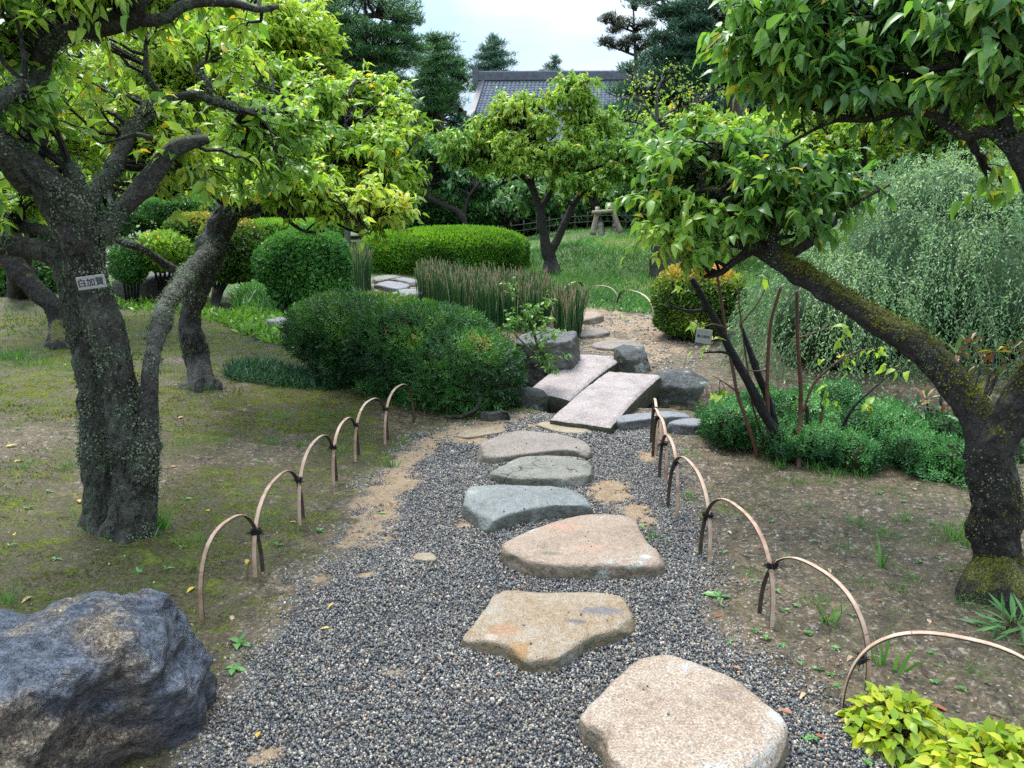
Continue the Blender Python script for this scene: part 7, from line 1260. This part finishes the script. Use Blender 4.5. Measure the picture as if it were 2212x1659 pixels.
def twigs_on(name, n, box, ln, mat, seed):
    rg = np.random.default_rng(seed); P = np.stack([rg.uniform(box[0], box[1], n), rg.uniform(box[2], box[3], n)], -1); P = P[~in_rocks(P)]; n = len(P); a = rg.uniform(0, 6.28, n); L_ = ln * rg.uniform(.4, 1.6, n); t = np.linspace(-.5, .5, 4)
    C = P[:, None] + np.stack([np.cos(a), np.sin(a)], -1)[:, None] * (t[None] * L_[:, None])[..., None] + rg.normal(0, .003, (n, 4, 2)); Z = h(C[..., 0], C[..., 1]) + .006; V, Q = tubes(np.concatenate([C, Z[..., None]], -1), np.full((n, 4), .0011) * rg.uniform(.6, 1.8, (n, 1)), 3); obj(name, mesh(name, V, Q, True, None, mat), None, 'stuff')
twigs_on('fallen_twigs', 900, (-4, 3.6, 1.6, 6.0), .055, M_DEADW, 5); twigs_on('fallen_needles', 500, (-1.3, 1.8, 1.6, 5.2), .045, M_REDST, 6)
# ================================================================== ground covers
def scatter(name, P, kind, hh, wr, mat, seed, tilt=.35, curl=.3, tint=None, fold=0):
    rg = np.random.default_rng(seed); n = len(P); B = np.c_[P, h(P[:, 0], P[:, 1]) - .002]; d = nrm(np.c_[rg.normal(0, tilt, (n, 2)), np.ones(n)]); L_ = hh * rg.uniform(.45, 1.25, n)
    V, Fs, tt = leaves(kind, B, d, nrm(np.c_[rg.normal(0, 1, (n, 2)), rg.normal(0, .3, n)]), L_, wr, curl, fold, tint(P, rg) if tint else rg.uniform(.1, .95, n), rg); return obj(name, mesh(name, V, Fs, False, {'tint': tt}, mat), None, 'stuff')
def poly_pts(pts, n):
    pl = GP(pts)[:, :2]; lo, hi = pl.min(0), pl.max(0); P = rng.uniform(lo, hi, (n * 4, 2)); return P[inpoly(P, pl)][:n]
tn = lambda sc, a=.5, k=.8: (lambda P, rg: np.clip(a + k * fbm(np.c_[P, P[:, 0] * 0] * sc, 3, 9) + rg.normal(0, .15, len(P)), 0, 1))
P = poly_pts([(484, 800), (510, 785), (580, 782), (650, 800), (720, 822), (730, 845), (660, 842), (560, 832), (490, 822)], 4200); scatter('mondo_grass', P, 'blade', .11, .05, LF_MONDO, 1, .45, .6)
P = poly_pts([(470, 690), (540, 672), (640, 690), (655, 745), (600, 748), (520, 722)], 1500); scatter('ground_cover', P, 'lance', .13, .3, LF_GC, 2, .7, .4, fold=.3)
P = poly_pts([(505, 670), (520, 620), (640, 610), (650, 668), (580, 690)], 2400); scatter('fern_bed', P, 'blade', .26, .08, LF_SHRUB, 3, .6, .6)
P = poly_pts([(240, 650), (420, 640), (500, 690), (470, 700), (250, 668)], 900); scatter('border_plants', P, 'lance', .12, .3, LF_GC, 4, .7, .4, fold=.3)
P = poly_pts([(690, 640), (760, 640), (800, 660), (760, 680), (680, 670)], 1500); scatter('pale_grass', P, 'blade', .22, .03, LF_WEEP, 5, .4, .5)
# lawn
P = np.vstack([scatter_xy(34000, .2, 7, 11.5, 20), scatter_xy(16000, -9, 12, 19, 30), scatter_xy(9000, 1.0, 5, 9.5, 12)]); mk = masks(P[:, 0], P[:, 1]); q = fbm(np.c_[P, P[:, 0] * 0] * .9, 3, 44)
P = P[(mk['sand'] < .3) & (rng.random(len(P)) < np.clip(.75 + 1.3 * q + (P[:, 1] > 13.5) * .4, .05, 1)) & (mk['road'] < .2)]; scatter('lawn_grass', P, 'blade', .15, .075, LF_GRASS, 6, .5, .5, tn(.8, .45, .9))
P = scatter_xy(9000, -8, -.3, 8, 16); scatter('rough_grass', P[rng.random(len(P)) < .7], 'blade', .10, .08, LF_GRASS, 7, .5, .5, tn(.8, .3, .7))
# weeds by the far hoops
P = poly_pts([(1270, 668), (1420, 680), (1430, 640), (1400, 610), (1280, 625)], 1600); scatter('low_weeds', P, 'lance', .09, .35, LF_WEED, 8, .8, .4, fold=.2)
# moss pile and tiny sprouts on the left bank, thin on the right
def sprouts(n, x0, x1, y0, y1, hh, wr, mat, name, seed, kind, key, tilt, th=.45, tint=None):
    P = scatter_xy(n, x0, x1, y0, y1); P = P[np.abs(P[:, 0]) < .75 * P[:, 1] + .3]; mk = masks(P[:, 0], P[:, 1]); q = fbm(np.c_[P, P[:, 0] * 0] * 4.5, 3, 30 + seed)
    k = (mk[key] + .55 * q > th + rng.uniform(-.18, .18, len(P))) & (sdf(P, PATH) < -.02) & (mk['bed'] < .2) & (mk['sand'] < .4); P = P[k]; P = P[~in_rocks(P)]; return scatter(name, P, kind, hh, wr, mat, seed, tilt, .3, tint or tn(3, .5, .9))
sprouts(120000, -6, .2, 1.7, 6.5, .0125, .75, LF_MOSS, 'moss', 11, 'quad', 'moss', .9, .52)
sprouts(45000, -8, .3, 5, 10, .022, .8, LF_MOSS, 'moss', 12, 'quad', 'moss', .9, .52)
sprouts(60000, -5, .2, 1.7, 8, .036, .07, LF_GRASS, 'fine_grass', 13, 'blade', 'moss', .6, .70)
sprouts(32000, .8, 4.5, 1.6, 6, .028, .09, LF_GRASS, 'fine_grass', 14, 'blade', 'moss', .6, .36)
sprouts(6000, .9, 4.5, 1.6, 6, .016, .6, LF_WEED, 'tiny_leaves', 15, 'quad', 'moss', .9, .34)
P = scatter_xy(14000, .8, 5, 1.5, 6); P = P[(sdf(P, PATH) < -.02) & (seg_dist(P, STREAM) > .5)]; P = P[~in_rocks(P)]
scatter('leaf_litter', P, 'quad', .014, .35, leaf_mat('leaf_litter_mix', [(0, (.05, .03, .02)), (.5, (.14, .09, .055)), (.85, (.26, .20, .13)), (1, (.40, .34, .26))], trans=.1), 16, 2.5, .1)
P = scatter_xy(12000, -5, -.2, 1.7, 7); P = P[(sdf(P, PATH) < -.02)]; P = P[~in_rocks(P)]; scatter('leaf_litter', P, 'quad', .015, .3, bpy.data.materials['leaf_litter_mix'], 17, 2.5, .1)
